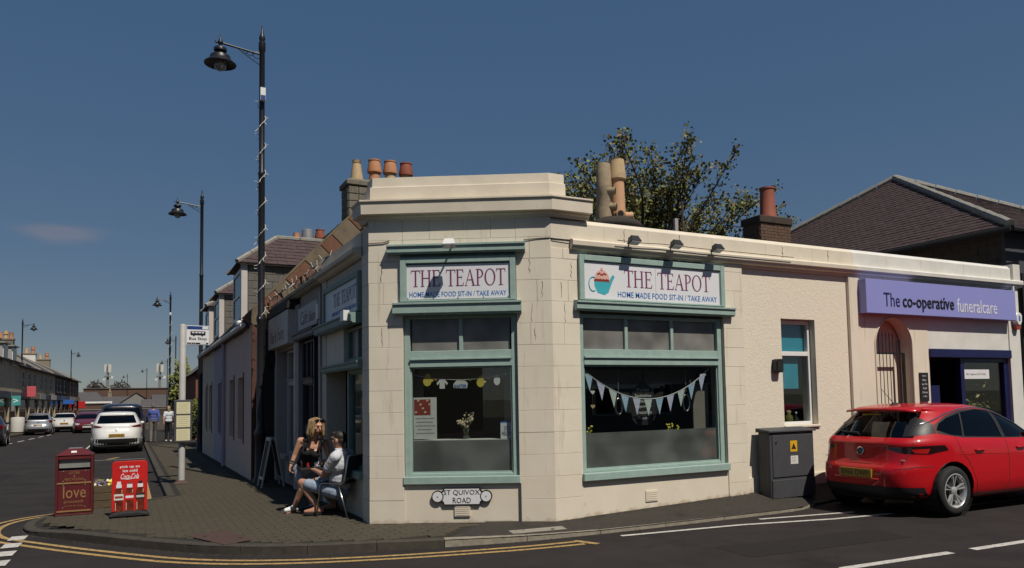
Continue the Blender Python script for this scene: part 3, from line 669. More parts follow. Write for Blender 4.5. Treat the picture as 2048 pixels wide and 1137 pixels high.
# --- right hand shop window
bay(RF, tea, 5.22, 7.66, [5.99, 6.77], zs=.57, film=1.18)
shelf(RF, tea, 5.13, 7.83, 2.79, 2.93, .085); sign_frame(RF, tea, 5.20, 7.68, 2.93, 3.53); RF.part('backing_board', 'teal_shade', tea, 5.2, 7.68, -.02, .004, 2.93, 3.55)
sb = RF.part('sign_board', 'sign_white', tea, 5.285, 7.60, .004, .022, 2.955, 3.445)
serif_word('THE TEAPOT', RF, 5.92, 7.42, 3.135, 3.365, .0225, 'sign_plum', sb)
text('HOME MADE FOOD SIT-IN / TAKE AWAY', 'small_lettering', 'sign_blue', sb, RF, 5.81, 7.54, 2.99, 3.07, .0225, bold=.006)
RF.part('panel_joint', 'shop_grey', sb, 6.446, 6.450, .0222, .0232, 2.955, 3.445)
def disc(fr, mb, cu, cz, ru, rz, d0, d1, n=22, a0=0, a1=2*math.pi): fr.poly(mb, [(cu+ru*math.cos(a0+(a1-a0)*i/n), cz+rz*math.sin(a0+(a1-a0)*i/n)) for i in range(n if a1-a0 > 6.2 else n+1)], d0, d1); return mb
m_ = MB(); RF.poly(m_, [(5.44, 3.13), (5.49, 3.035), (5.60, 3.01), (5.66, 3.045), (5.69, 3.11), (5.73, 3.20), (5.765, 3.26), (5.74, 3.29), (5.70, 3.245), (5.68, 3.195), (5.44, 3.195)], .0222, .0245); m_.build('teapot_print', 'tea_blue', sb)
m_ = MB(); disc(RF, m_, 5.56, 3.19, .125, .155, .0225, .0250, 18, 0, math.pi); m_.build('icing_print', 'pink_cream', sb)
m_ = MB()
for i in range(9): disc(RF, m_, 5.455+i*.026, 3.20+.008*(i % 2), .018, .02, .0252, .0262, 8)
for i in range(6): disc(RF, m_, 5.50+i*.024, 3.285+.010*math.sin(i*1.9), .016, .014, .0252, .0262, 8)
m_.build('cherry_print', 'cherry', sb)
m_ = MB(); disc(RF, m_, 5.56, 3.355, .02, .022, .0225, .025, 10); m_.build('knob_print', 'pink_cream', sb)
m_ = MB(); ring = [(5.42+.065*math.cos(a), 3.15+.095*math.sin(a)) for a in [R(60+i*24) for i in range(11)]]
m_.tube([RF.p(u, .024, z) for u, z in ring], .007, 6); m_.build('handle_print', 'tea_blue', sb)
# ragged sealant line where the sign panel meets the string course
m_ = MB()
for i in range(26): u = 5.35+i*.075; RF.box(m_, u, u+.07, -.01, .012, 3.535+random.uniform(-.006, .004)-.0012*i*.0, 3.552+random.uniform(-.002, .012))
m_.build('perished_sealant', 'black_matt', tea)
# cable clipped along the band, and one across the chamfer
m_ = MB(); m_.tube([CH.p(.0, .012, 3.705), CH.p(.2, .012, 3.712), CH.p(.28, .012, 3.735), ], .006, 5); m_.build('cable', 'black_matt', tea)
m_ = MB(); m_.tube([CH.p(2.03, .012, 3.70), CH.p(2.2, .010, 3.715), CH.p(CL-.02, .008, 3.72), RF.p(4.83, .010, 3.715), RF.p(5.12, .012, 3.70)], .005, 5); m_.build('cable', 'black_matt', tea)
m_ = MB(); m_.tube([RF.p(5.75, .135, 3.74), RF.p(6.1, .13, 3.732), RF.p(6.5, .13, 3.745), RF.p(7.2, .13, 3.735), RF.p(9.0, .13, 3.735)], .005, 5); m_.build('cable', 'black_matt', tea)
# air vents
for fr, u, z in ((CH, 1.19, .245), (RF, 6.30, .30)):
    v = fr.part('air_vent', 'cream_grime', tea, u-.10, u+.10, -.02, .0, z-.07, z+.075)
    for k in range(5): fr.part('louvre', 'cream_grime', v, u-.085, u+.085, -.004, .004, z-.055+k*.025, z-.044+k*.025)
# left-hand window and door of the tea room (street side, in shade)
def side_front():
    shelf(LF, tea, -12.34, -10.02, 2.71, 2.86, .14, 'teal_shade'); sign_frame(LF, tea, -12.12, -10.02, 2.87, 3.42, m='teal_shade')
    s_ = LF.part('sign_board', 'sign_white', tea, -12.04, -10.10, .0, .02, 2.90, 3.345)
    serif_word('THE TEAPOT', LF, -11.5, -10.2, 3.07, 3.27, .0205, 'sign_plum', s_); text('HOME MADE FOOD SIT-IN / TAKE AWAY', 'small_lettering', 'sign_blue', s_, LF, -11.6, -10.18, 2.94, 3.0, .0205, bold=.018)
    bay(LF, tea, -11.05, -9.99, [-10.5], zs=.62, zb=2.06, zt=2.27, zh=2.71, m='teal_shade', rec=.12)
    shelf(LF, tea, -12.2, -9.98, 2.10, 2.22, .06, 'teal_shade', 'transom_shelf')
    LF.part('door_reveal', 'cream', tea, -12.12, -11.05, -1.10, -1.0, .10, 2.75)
    LF.part('soffit', 'cream', tea, -12.12, -11.05, -1.0, -.02, 2.22, 2.75)
    d_ = LF.part('door', 'teal_shade', tea, -12.0, -11.2, -.99, -.94, .12, 2.12); LF.part('glass', 'house_glass', d_, -11.9, -11.3, -.945, -.935, .9, 2.0)
    LF.part('step', 'concrete', tea, -12.12, -11.05, -1.0, .0, .09, .125)
    m_ = MB(); LF.box(m_, -11.05, -10.98, -1.0, -.2, .1, 2.2); m_.build('porch_wall', 'cream', tea)
    LF.part('alarm_box', 'white_gloss', tea, -10.28, -10.10, .14, .22, 2.74, 2.88)
side_front()
# interior seen through the glass
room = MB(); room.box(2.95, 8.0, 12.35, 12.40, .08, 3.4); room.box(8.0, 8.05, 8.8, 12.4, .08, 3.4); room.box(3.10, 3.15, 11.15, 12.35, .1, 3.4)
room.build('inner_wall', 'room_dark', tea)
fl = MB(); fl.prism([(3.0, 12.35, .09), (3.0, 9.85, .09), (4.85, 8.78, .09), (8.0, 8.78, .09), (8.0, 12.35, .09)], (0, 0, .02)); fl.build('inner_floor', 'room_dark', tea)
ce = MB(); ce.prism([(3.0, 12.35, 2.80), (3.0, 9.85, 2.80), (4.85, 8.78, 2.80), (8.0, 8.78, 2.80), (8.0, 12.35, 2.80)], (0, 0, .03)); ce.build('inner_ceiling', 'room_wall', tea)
CH.part('window_board', 'paper', tea, .50, 1.87, -.42, -.13, 1.10, 1.135); RF.part('window_pelmet', 'room_wall', tea, 5.3, 7.58, -.75, -.55, 1.83, 2.04); CH.part('window_pelmet', 'room_wall', tea, .54, 1.84, -.7, -.5, 1.93, 2.08)
RF.part('window_pelmet', 'ceiling', tea, 5.3, 7.0, -.72, -.56, 1.77, 1.828); RF.part('window_reveal', 'room_wall', tea, 7.30, 7.585, -.32, -.29, .7, 1.83); CH.part('window_reveal', 'room_wall', tea, 1.70, 1.87, -.62, -.60, .7, 1.95); CH.part('window_reveal', 'room_wall', tea, .5, .62, -.5, -.48, .7, 1.95)

# floodlights above the signs
def floodlight(fr, u, z, d, label, m='lamp_black', k=1.0):
    o = thing('floodlight', fr.p(u, d, z), label, 'floodlight', 'floodlights over the tea room signs')
    b = MB(); b.tube([fr.p(u, .0 if d < .2 else .1, z-.02), fr.p(u, d, z-.0), fr.p(u, d+.06*k, z-.0)], .012, 6); b.build('arm', m, o)
    h = MB(); P = [(-.075, -.02), (.075, -.02), (.085, .05), (.05, .085), (-.05, .085), (-.085, .05)]
    c = fr.p(u, d+.09*k, z+.02); ax = (fr.n*.35+Vector((0, 0, -1))).normalized(); ay = fr.u.cross(ax)
    def q(a, b_, s): return c+fr.u*a*k+ay*b_*k+ax*s*k
    h.hexa([q(-.085, -.05, .055), q(.085, -.05, .055), q(.085, .07, .055), q(-.085, .07, .055), q(-.06, -.03, -.04), q(.06, -.03, -.04), q(.06, .05, -.04), q(-.06, .05, -.04)])
    ho = h.build('housing', m, o, bevel=.006)
    g = MB(); g.hexa([q(-.075, -.042, .056), q(.075, -.042, .056), q(.075, .06, .056), q(-.075, .06, .056), q(-.075, -.042, .060), q(.075, -.042, .060), q(.075, .06, .060), q(-.075, .06, .060)]); g.build('lens', 'lamp_lens', o)
floodlight(CH, 1.10, 3.62, .20, 'small floodlight with white case over the sign on the chamfered corner', 'white_gloss')
floodlight(RF, 5.97, 3.74, .12, 'black floodlight nearest the corner above the right hand sign')
floodlight(RF, 6.68, 3.74, .12, 'middle of three black floodlights above the right hand sign')
floodlight(RF, 7.42, 3.74, .12, 'black floodlight farthest from the corner above the right hand sign')

# street name plate
np_ = thing('street_nameplate', CH.p(1.18, 0, .45), 'white street name plate with black border fixed under the corner window', 'street sign')
def plate(pts, d0, d1, m, nm, par):
    mb = MB(); CH.poly(mb, pts, d0, d1); return mb.build(nm, m, par)
def outline(g): 
    L = []; U0, U1, Z0, Z1, cut, r = .895+g, 1.475-g, .315+g, .535-g, .055, .075
    for (cu, cz, s0) in ((U1, Z0, 0), (U1, Z1, 1), (U0, Z1, 2), (U0, Z0, 3)):
        a = {0: (180, 90), 1: (270, 180), 2: (360, 270), 3: (90, 0)}[s0]
        for k in range(5): t = R(a[0]+(a[1]-a[0])*k/4); L.append((cu+(cut)*math.cos(t), cz+(cut)*math.sin(t)))
    return L
plate(outline(0), -.02, .012, 'sign_ink', 'border', np_); pl = plate(outline(.014), .012, .015, 'sign_white', 'plate', np_)
for cu in (.875, 1.495):
    b_ = MB(); disc(CH, b_, cu, .425, .078, .078, -.02, .016, 24); rb = b_.build('roundel', 'sign_ink', np_); b_ = MB(); disc(CH, b_, cu, .425, .064, .064, .016, .019, 24); b_.build('roundel_face', 'sign_white', rb)
    b_ = MB(); disc(CH, b_, cu, .425, .007, .007, .019, .024, 8); b_.build('screw', 'steel', rb)
text('ST QUIVOX', 'lettering', 'sign_ink', pl, CH, .955, 1.415, .436, .508, .0155); text('ROAD', 'lettering', 'sign_ink', pl, CH, 1.07, 1.30, .342, .412, .0155)

# cracks in the painted blocks
def crack(fr, u, z0, z1, seed, par=tea):
    rnd = random.Random(seed); n = 7; P = []
    for i in range(n): P.append(fr.p(u+rnd.uniform(-.012, .012), .0015, z0+(z1-z0)*i/(n-1)))
    mb = MB(); mb.tube(P, [.0035*rnd.uniform(.5, 1.2) for _ in P], 4); mb.build('crack', 'cream_crack', par)
for k, (fr, u, z0, z1) in enumerate([(CH, 2.10, 3.27, 3.45), (CH, .17, 3.20, 3.43), (CH, 2.12, 2.64, 2.88), (CH, 2.26, 2.95, 3.16), (CH, 2.16, 2.40, 2.55), (CH, .18, 2.36, 2.60), (RF, 4.99, 2.64, 2.88), (RF, 4.95, 2.95, 3.15), (RF, 5.10, 3.22, 3.42)]): crack(fr, u, z0, z1, k+40)
for k, (x, z0, z1) in enumerate([(5.95, 3.74, 3.93), (6.9, 3.75, 3.93), (8.9, 3.74, 3.92), (9.9, 3.76, 3.93)]): crack(Fr((0, 8.462), (1, 0), (0, -1)), x, z0, z1, k+60)

# ---- things in the tea room windows
def hang(name, label, cat, fr, pts, d, m, group=None, thick=.004):
    mb = MB(); fr.poly(mb, pts, d, d+thick); o = mb.build(name, m); return props(o, label, cat, group)
t = thing('menu_poster', CH.p(.56, -.14, 1.14), 'white menu poster with a food photograph at left of the corner window', 'poster')
CH.part('sheet', 'paper', t, .545, .85, -.150, -.145, 1.15, 1.69)
CH.part('photo', 'cherry', t, .555, .77, -.1445, -.1435, 1.46, 1.665); m_ = MB()
for k in range(7): disc(CH, m_, .58+.03*k, 1.50+.05*((k*3) % 4), .018, .014, -.1433, -.1428, 8)
m_.build('photo_detail', 'petal_cream', t, kind='stuff')
for k, (a, b) in enumerate([(.57, .82), (.58, .80), (.57, .83), (.60, .78), (.58, .82)]): CH.part('handwriting', 'shop_grey', t, a, b, -.1447, -.144, 1.41-k*.048, 1.425-k*.048)
t = thing('dog_notice', CH.p(1.77, -.14, 1.14), 'small white dogs welcome notice at right of the corner window', 'notice')
CH.part('sheet', 'sign_white', t, 1.68, 1.84, -.150, -.146, 1.14, 1.36); CH.part('header', 'sign_blue', t, 1.68, 1.84, -.1458, -.145, 1.345, 1.36); text('DOGS\nWELCOME', 'lettering', 'sign_ink', t, CH, 1.695, 1.83, 1.18, 1.30, -.1455)
t = thing('flower_vase', CH.p(1.22, -.26, 1.135), 'glass vase of cream flowers on the window board of the corner window', 'vase')
vm = MB(); vm.lathe([(.03, 0), (.045, .01), (.035, .06), (.05, .13), (.055, .14)], 12, CH.p(1.22, -.26, 1.136)); vm.build('vase', 'vase_glass', t, smooth=True)
st = MB(); fl = MB(); rnd = random.Random(3)
for k in range(26):
    a = rnd.uniform(0, 6.28); l = rnd.uniform(.10, .32); s = rnd.uniform(.2, .75); p0 = CH.p(1.22, -.26, 1.16); p1 = p0+CH.u*math.cos(a)*l*s*.8+CH.n*math.sin(a)*l*.3+Vector((0, 0, l))
    st.tube([p0, (p0+p1)/2+Vector((0, 0, .02)), p1], .003, 4)
    for j in range(3): fl.ball(p1+Vector((rnd.uniform(-.02, .02), rnd.uniform(-.02, .02), rnd.uniform(-.03, .02))), rnd.uniform(.010, .017), 6, 4)
st.build('stems', 'leaf', t); fl.build('blossom', 'petal_cream', t, kind='stuff')
# paper garland
t = thing('paper_garland', CH.p(1.2, -.14, 2.0), 'string of yellow and white paper easter cut-outs across the corner window', 'garland')
gp = [CH.p(.55+i*1.27/12, -.125, 1.985-.075*math.sin(math.pi*i/12)) for i in range(13)]; m_ = MB(); m_.tube(gp, .003, 4); m_.build('string', 'paper', t)
def cut(c, z, s, m, kind):
    mb = MB()
    if kind == 'chick': disc(CH, mb, c, z, .05*s, .06*s, -.124, -.120, 12); disc(CH, mb, c+.01, z+.06*s, .034*s, .034*s, -.1235, -.1195, 10); disc(CH, mb, c+.05*s, z+.01, .025*s, .018*s, -.1238, -.1198, 8)
    if kind == 'shirt': CH.poly(mb, [(c-.035, z-.06), (c+.035, z-.06), (c+.033, z+.02), (c+.06, z-.015), (c+.075, z+.01), (c+.035, z+.06), (c-.035, z+.06), (c-.075, z+.01), (c-.06, z-.015), (c-.033, z+.02)], -.124, -.120)
    if kind == 'egg': disc(CH, mb, c, z, .042, .06, -.124, -.120, 14); disc(CH, mb, c, z+.05, .03, .03, -.1235, -.1195, 10)
    if kind == 'word': CH.poly(mb, [(c-.09, z-.05), (c+.085, z-.055), (c+.095, z+.01), (c+.06, z+.045), (c-.05, z+.05), (c-.095, z+.0)], -.124, -.120)
    return mb.build('cut_out', m, t)
cut(.735, 1.90, 1.1, 'garland_yellow', 'chick'); cut(.93, 1.86, 1, 'paper', 'shirt'); w_ = cut(1.17, 1.855, 1, 'paper', 'word'); text('EASTER', 'lettering', 'sign_sky', w_, CH, 1.09, 1.25, 1.81, 1.85, -.1195, bold=.02); cut(1.43, 1.87, 1, 'garland_yellow', 'chick'); cut(1.645, 1.89, 1, 'paper', 'egg')
for k, (u, z, m) in enumerate([(.615, 1.965, 'sign_sky'), (.845, 1.925, 'clay_orange'), (1.295, 1.91, 'leaf'), (1.535, 1.935, 'sign_pink'), (1.76, 1.975, 'garland_yellow')]):
    mb = MB(); disc(CH, mb, u, z, .018, .018, -.124, -.120, 10); mb.build('bead', m, t)
# bunting in the right-hand window
t = thing('bunting', RF.p(6.35, -.14, 2.0), 'pastel triangular bunting looped across the right hand tea room window', 'bunting')
def bz(u): s = (u-5.30)/(7.47-5.30); return 2.035-.42*(1-(2*s-1)**2)
m_ = MB(); m_.tube([RF.p(5.30+i*2.17/20, -.122, bz(5.30+i*2.17/20)) for i in range(21)], .006, 5); m_.build('tape', 'sign_white', t)
for k in range(11):
    u = 5.33+k*.1945; w_ = .135; mb = MB(); za, zb = bz(u), bz(u+w_); tl = (zb-za)*.5
    RF.poly(mb, [(u, za), (u+w_, zb), (u+w_/2-tl*.5, (za+zb)/2-.235)], -.124, -.121); f_ = mb.build('flag', ['flag_blue', 'flag_lilac', 'flag_cream'][k % 3], t)
# hanging blackboard cut to a teapot shape
t = thing('menu_blackboard', RF.p(6.42, -.30, 1.6), 'black teapot shaped menu board hanging in the right hand window', 'menu board')
mb = MB(); RF.poly(mb, [(6.20, 1.43), (6.22, 1.33), (6.30, 1.25), (6.52, 1.25), (6.60, 1.33), (6.66, 1.45), (6.74, 1.58), (6.79, 1.78), (6.74, 1.80), (6.68, 1.70), (6.60, 1.66), (6.585, 1.75), (6.50, 1.81), (6.45, 1.87), (6.38, 1.87), (6.33, 1.81), (6.24, 1.75), (6.215, 1.66), (6.14, 1.74), (6.05, 1.76), (6.03, 1.66), (6.06, 1.50), (6.13, 1.43)], -.31, -.295); bb = mb.build('board', 'black_matt', t)
for k, s_ in enumerate(['Panini', 'Sandwiches', 'Paninis', 'Baguettes', 'Toasties', 'Rolls']): text(s_, 'lettering', 'paper', bb, RF, 6.27+(.04 if len(s_) < 7 else 0), 6.55-(.04 if len(s_) < 7 else 0), 1.72-k*.078, 1.765-k*.078, -.2948)
mb = MB(); mb.tube([RF.p(6.41, -.30, 1.87), RF.p(6.41, -.30, 2.76)], .012, 6); mb.build('hanging_rod', 'black_matt', t)
def heart(fr, u, z, s, d, m, par):
    mb = MB(); fr.poly(mb, [(u+s*.062*(16*math.sin(a)**3)/16, z+s*.058*(13*math.cos(a)-5*math.cos(2*a)-2*math.cos(3*a)-math.cos(4*a))/16) for a in [i*math.pi/9 for i in range(18)]], d, d+.006); return mb.build('heart', m, par)
t = thing('heart_string', RF.p(5.50, -.18, 1.8), 'string of small pale hearts hanging at left of the right hand window', 'ornament')
mb = MB(); mb.tube([RF.p(5.50, -.18, 2.03), RF.p(5.50, -.18, 1.42)], .003, 4); mb.build('string', 'wood', t); heart(RF, 5.50, 1.72, .55, -.183, 'paper', t); heart(RF, 5.50, 1.53, .55, -.183, 'clay_buff', t); heart(RF, 5.51, 1.93, .45, -.183, 'cherry', t)
for (u, z, s, m, lb) in [(5.93, 1.52, 1.0, 'steel', 'shiny oval spinner hanging left of the menu board'), (7.10, 1.55, 1.1, 'steel', 'shiny ring shaped spinner hanging right of the menu board')]:
    t = thing('wind_spinner', RF.p(u, -.2, z), lb, 'ornament')
    mb = MB(); mb.tube([RF.p(u+.055*s*math.cos(a), -.2, z+.11*s*math.sin(a)) for a in [i*math.pi/8 for i in range(16)]], .014, 6, closed=True); mb.build('ring', m, t, smooth=True)
    mb = MB(); mb.tube([RF.p(u, -.2, z+.12*s), RF.p(u, -.2, 2.03)], .002, 4); mb.build('thread', 'paper', t)
mb = MB(); RF.poly(mb, [(7.30, 1.94), (7.36, 1.90), (7.42, 1.95), (7.40, 2.0), (7.37, 1.95), (7.33, 1.97)], -.13, -.125); props(mb.build('paper_bird', 'paper'), 'small white paper bird hung at the top right of the right hand window', 'ornament')
for (u, lb) in [(5.42, 'checked curtain in the lower left of the right hand window'), (7.40, 'checked curtain in the lower right of the right hand window')]:
    mb = MB(); n = 10
    for i in range(n):
        a, b = u-.12+.024*i, u-.12+.024*(i+1); da, db = -.16-.012*(i % 2), -.16-.012*((i+1) % 2)
        mb.add([RF.p(a, da, .74), RF.p(b, db, .74), RF.p(b, db, 1.10), RF.p(a, da, 1.10)], [(0, 1, 2, 3)])
    props(mb.build('curtain', 'gingham', recalc=False), lb, 'curtain')
for (u, lb) in [(5.45, 'pot plant with yellow flowers at left of the right hand window'), (6.92, 'pot plant with yellow flowers at right of the right hand window')]:
    t = thing('pot_plant', RF.p(u, -.3, 1.0), lb, 'pot plant'); mb = MB(); mb.lathe([(.05, 0), (.07, .12), (.075, .12)], 12, RF.p(u, -.3, 1.0)); mb.build('pot', 'clay_orange', t, smooth=False)
    mb = MB(); m2 = MB(); rnd = random.Random(int(u*10))
    for k in range(14):
        a = rnd.uniform(0, 6.28); p1 = RF.p(u+.10*math.cos(a), -.3+.05*math.sin(a), 1.14+rnd.uniform(.02, .12)); mb.tube([RF.p(u, -.3, 1.1), p1], .004, 4); m2.ball(p1, .014, 6, 4)
    mb.build('stems', 'leaf', t); m2.build('blossom', 'pansy_yellow', t, kind='stuff')

# ------------------------------------------------------------------ roughcast wall with the blue blinds, and the funeral office
mid = thing('roughcast_building', (9.2, 8.47, .25), 'cream roughcast single storey wall with a narrow window between the two shops', 'building')
w = MB(); RF.box(w, 8.06, 8.87, -.35, -.055, -.05, 3.62); RF.box(w, 9.60, 10.36, -.35, -.055, -.05, 3.62); RF.box(w, 8.87, 9.60, -.35, -.055, -.05, 1.14); RF.box(w, 8.87, 9.60, -.35, -.055, 2.81, 3.62)
w.build('wall', 'roughcast', mid)
RF.part('pilaster', 'cream', mid, 10.36, 10.60, -.35, .0, -.05, 3.60); RF.part('plinth', 'cream_low', mid, 8.062, 10.36, -.06, -.03, -.05, .42)
RF.part('window_sill', 'cream', mid, 8.85, 9.62, -.24, -.02, 1.13, 1.165, bevel=.006)
wf = MB(); D = -.20
for a, b, c, d in ((8.92, 8.97, 1.165, 2.80), (9.545, 9.595, 1.165, 2.80), (8.97, 9.545, 1.165, 1.215), (8.97, 9.545, 2.74, 2.80), (8.97, 9.545, 2.24, 2.31)): RF.box(wf, a, b, D-.04, D+.04, c, d)
wf = wf.build('window', 'white_gloss', mid, bevel=.005); RF.part('pane', 'shop_glass', wf, 8.97, 9.545, D-.006, D+.002, 1.215, 2.24); RF.part('pane', 'shop_glass', wf, 8.97, 9.545, D-.006, D+.002, 2.31, 2.74)
RF.part('blind', 'blind_cyan', wf, 8.985, 9.40, D-.05, D-.046, 1.73, 2.23); RF.part('blind', 'blind_cyan', wf, 8.985, 9.53, D-.05, D-.046, 2.32, 2.735)
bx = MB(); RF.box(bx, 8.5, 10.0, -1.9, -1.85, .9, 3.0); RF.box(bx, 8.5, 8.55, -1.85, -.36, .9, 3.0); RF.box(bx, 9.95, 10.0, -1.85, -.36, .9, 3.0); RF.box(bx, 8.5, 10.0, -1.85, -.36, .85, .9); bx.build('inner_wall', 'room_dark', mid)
RF.part('inner_sill', 'white_gloss', mid, 8.92, 9.6, -.42, -.245, 1.13, 1.165)
t = thing('egg_ornament', RF.p(9.06, -.32, 1.165), 'white egg shaped ornament on the blue blind window sill', 'ornament'); mb = MB(); mb.ball(RF.p(9.06, -.32, 1.255), .06, 12, 8, (1, 1, 1.45)); mb.build('shell', 'white_gloss', t, smooth=True); mb = MB(); mb.ball(RF.p(9.05, -.262, 1.27), .012, 6, 4); mb.build('spot', 'black_matt', t)
t = thing('glass_jar', RF.p(9.25, -.33, 1.165), 'green glass jar on the blue blind window sill', 'jar'); mb = MB(); mb.lathe([(.05, 0), (.065, .02), (.065, .13), (.03, .16), (.035, .19)], 12, RF.p(9.25, -.33, 1.166)); mb.build('jar', 'hedge', t, smooth=True); mb = MB(); mb.lathe([(.037, .19), (.037, .21), (.01, .22)], 12, RF.p(9.25, -.33, 1.166)); mb.build('lid', 'clay_buff', t)
t = thing('glass_bottle', RF.p(9.40, -.32, 1.165), 'small pale bottle on the blue blind window sill', 'bottle'); mb = MB(); mb.lathe([(.045, 0), (.05, .02), (.045, .09), (.015, .13), (.015, .17)], 12, RF.p(9.40, -.32, 1.166)); mb.build('bottle', 'vase_glass', t, smooth=True); mb = MB(); mb.ball(RF.p(9.40, -.32, 1.345), .018, 8, 5); mb.build('stopper', 'paper', t)
t = thing('wall_lamp', RF.p(8.72, -.05, 2.07), 'black square wall lamp fixed to the roughcast wall', 'wall lamp'); RF.part('backplate', 'black_matt', t, 8.655, 8.80, -.055, -.035, 1.99, 2.17); mb = MB(); RF.poly(mb, [(8.645, 2.0), (8.665, 1.975), (8.775, 1.975), (8.795, 2.0), (8.795, 2.155), (8.775, 2.18), (8.665, 2.18), (8.645, 2.155)], -.035, .045); mb.build('housing', 'black_paint', t, bevel=.008); RF.part('lens', 'black_matt', t, 8.67, 8.77, .045, .05, 2.0, 2.15)

coop = thing('funeral_office', (12.8, 8.47, .3), 'cream and white single storey office with lavender fascia and navy shopfront', 'shop')
# wall with the arched passage
AU, AW, AS = 11.41, .47, 2.43      # arch centre, half width, springing
arch = [(AU+AW*math.cos(a), AS+AW*math.sin(a)) for a in [math.pi-i*math.pi/20 for i in range(21)]]
w = MB(); RF.poly(w, [(10.602, -.05), (AU-AW, -.05), (AU-AW, AS)]+arch[1:10]+[(AU, AS+AW), (AU, 3.62), (10.602, 3.62)], -.24, -.012)
RF.poly(w, [(AU, 3.62), (AU, AS+AW)]+arch[11:20]+[(AU+AW, AS), (AU+AW, -.05), (12.32, -.05), (12.32, 3.62)], -.24, -.012)
w.build('wall', 'cream', coop)
RF.part('white_pilaster', 'white_paint', coop, 14.70, 15.05, -.40, .0, -.05, 3.60); RF.part('white_panel', 'white_paint', coop, 12.322, 14.70, -.3, -.02, 2.39, 3.62)
w = MB(); w.box(10.78, 10.85, 8.715, 9.1, -.05, 3.3); w.box(12.05, 12.12, 8.715, 9.1, -.05, 3.3); w.box(10.85, 12.05, 8.745, 8.80, -.05, 3.3); w.build('passage_wall', 'cream', coop)
w = MB(); RF.box(w, 14.70, 15.05, -3.2, -.40, -.05, 3.55); RF.box(w, 12.12, 15.05, -3.3, -3.2, -.05, 3.55); w.build('side_wall', 'white_paint', coop)
w = MB(); RF.box(w, 8.06, 10.78, -3.3, -.30, 3.55, 3.62); RF.box(w, 12.12, 15.05, -3.3, -.30, 3.55, 3.62); RF.box(w, 10.78, 12.12, -3.3, -.62, 3.55, 3.62); w.build('roof', 'lead', coop)
w = MB(); RF.box(w, 10.472, 15.05, -.30, .004, 3.72, 3.94); moulding(w, [(10.472, 8.47), (15.05, 8.47)], [(-.30, 3.94), (.004, 3.94), (-.05, 4.0), (-.30, 4.0)]); w.build('parapet', 'white_paint', coop)
RF.part('parapet_pier', 'white_paint', coop, 14.85, 15.07, -.30, .05, 3.72, 4.03)
w = MB(); moulding(w, [(10.472, 8.475), (15.12, 8.475)], [(0, 3.585), (.05, 3.60), (.06, 3.635), (.085, 3.645), (.09, 3.70), (.07, 3.722), (0, 3.735)]); w.build('string_course', 'white_paint', coop)
w = MB(); moulding(w, [(8.08, 8.53), (10.36, 8.53)], [(0, 3.55), (.04, 3.55), (.055, 3.61), (0, 3.61)]); w.build('frieze', 'cream', mid)
for x in (11.3, 12.2, 13.4, 14.2): RF.part('parapet_joint', 'cream_joint', coop, x, x+.007, -.02, .006, 3.73, 3.935)
# arch moulded edge
mb = MB(); mb.tube([RF.p(u, -.004, z) for u, z in [(AU-AW, .2)]+arch+[(AU+AW, .2)]], .012, 6); mb.build('arch_bead', 'cream', coop)
# gate
g = thing('railing_gate', (AU, 8.7, .3), 'black iron railing gate with spear tops filling the arched passage', 'gate')
for k in range(9):
    u = AU-AW+.04+k*.088; mb = MB(); zt = 2.60 if 1 < k < 7 else 2.50; mb.tube([RF.p(u, -.10, .3), RF.p(u, -.10, zt)], .0065, 6); mb.tube([RF.p(u, -.10, zt), RF.p(u, -.10, zt+.05)], [.010, .002], 6); mb.build('bar', 'black_paint', g)
for z in (.45, 1.32, 2.30): RF.part('rail', 'black_paint', g, AU-AW+.01, AU+AW-.12, -.115, -.085, z-.014, z+.014)
RF.part('gate_stile', 'black_paint', g, AU+AW-.14, AU+AW-.10, -.12, -.08, .3, 2.31)
# fascia
fs = RF.part('fascia_sign', 'lavender', coop, 10.58, 14.70, .0, .15, 2.94, 3.50, bevel=.004)
text('The', 'lettering', 'navy', fs, RF, 11.0, 11.40, 3.06, 3.29, .1505, ext=.004)
text('co-operative', 'raised_lettering', 'sign_ink', fs, RF, 11.47, 12.84, 3.0, 3.27, .1505, ext=.010, bold=.006)
text('funeralcare', 'lettering', 'sign_white', fs, RF, 12.93, 14.10, 3.035, 3.275, .1505, ext=.004)
m_ = MB()
for i in range(20): u = 11.9+i*.135; RF.box(m_, u, u+.13, .02, .135, 3.503, 3.512+random.uniform(0, .012))
m_.build('perished_sealant', 'black_matt', coop)
# shopfront
RF.part('shutter_box', 'navy', coop, 12.322, 14.70, -.04, .03, 2.235, 2.388, bevel=.01)
sf = MB(); D = -.10
for a, b, c, d in ((12.325, 12.40, -.05, 2.234), (14.56, 14.698, -.05, 2.234), (13.25, 13.36, -.05, 2.234), (13.36, 14.56, .30, .80), (13.36, 14.56, 2.16, 2.234)): RF.box(sf, a, b, D-.06, D+.05, c, d)
sf = sf.build('shopfront', 'navy', coop, bevel=.006); RF.part('pane', 'shop_glass', sf, 13.36, 14.56, D-.01, D, .80, 2.16)
dr = RF.part('door_leaf', 'navy', coop, 12.55, 13.2, -1.0, -.95, .2, 2.2); RF.part('glass', 'house_glass', dr, 12.63, 13.12, -.948, -.94, .9, 2.1)
RF.part('low_panel', 'navy', coop, 12.40, 12.70, -.15, -.10, -.05, 1.75)
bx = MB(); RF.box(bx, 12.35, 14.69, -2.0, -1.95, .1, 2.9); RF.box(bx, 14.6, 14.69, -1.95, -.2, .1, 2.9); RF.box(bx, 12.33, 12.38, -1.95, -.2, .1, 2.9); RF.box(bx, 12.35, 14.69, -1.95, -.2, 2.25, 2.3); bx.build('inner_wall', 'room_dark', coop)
RF.part('display_shelf', 'wood', coop, 13.36, 14.56, -.6, -.18, .95, .99)
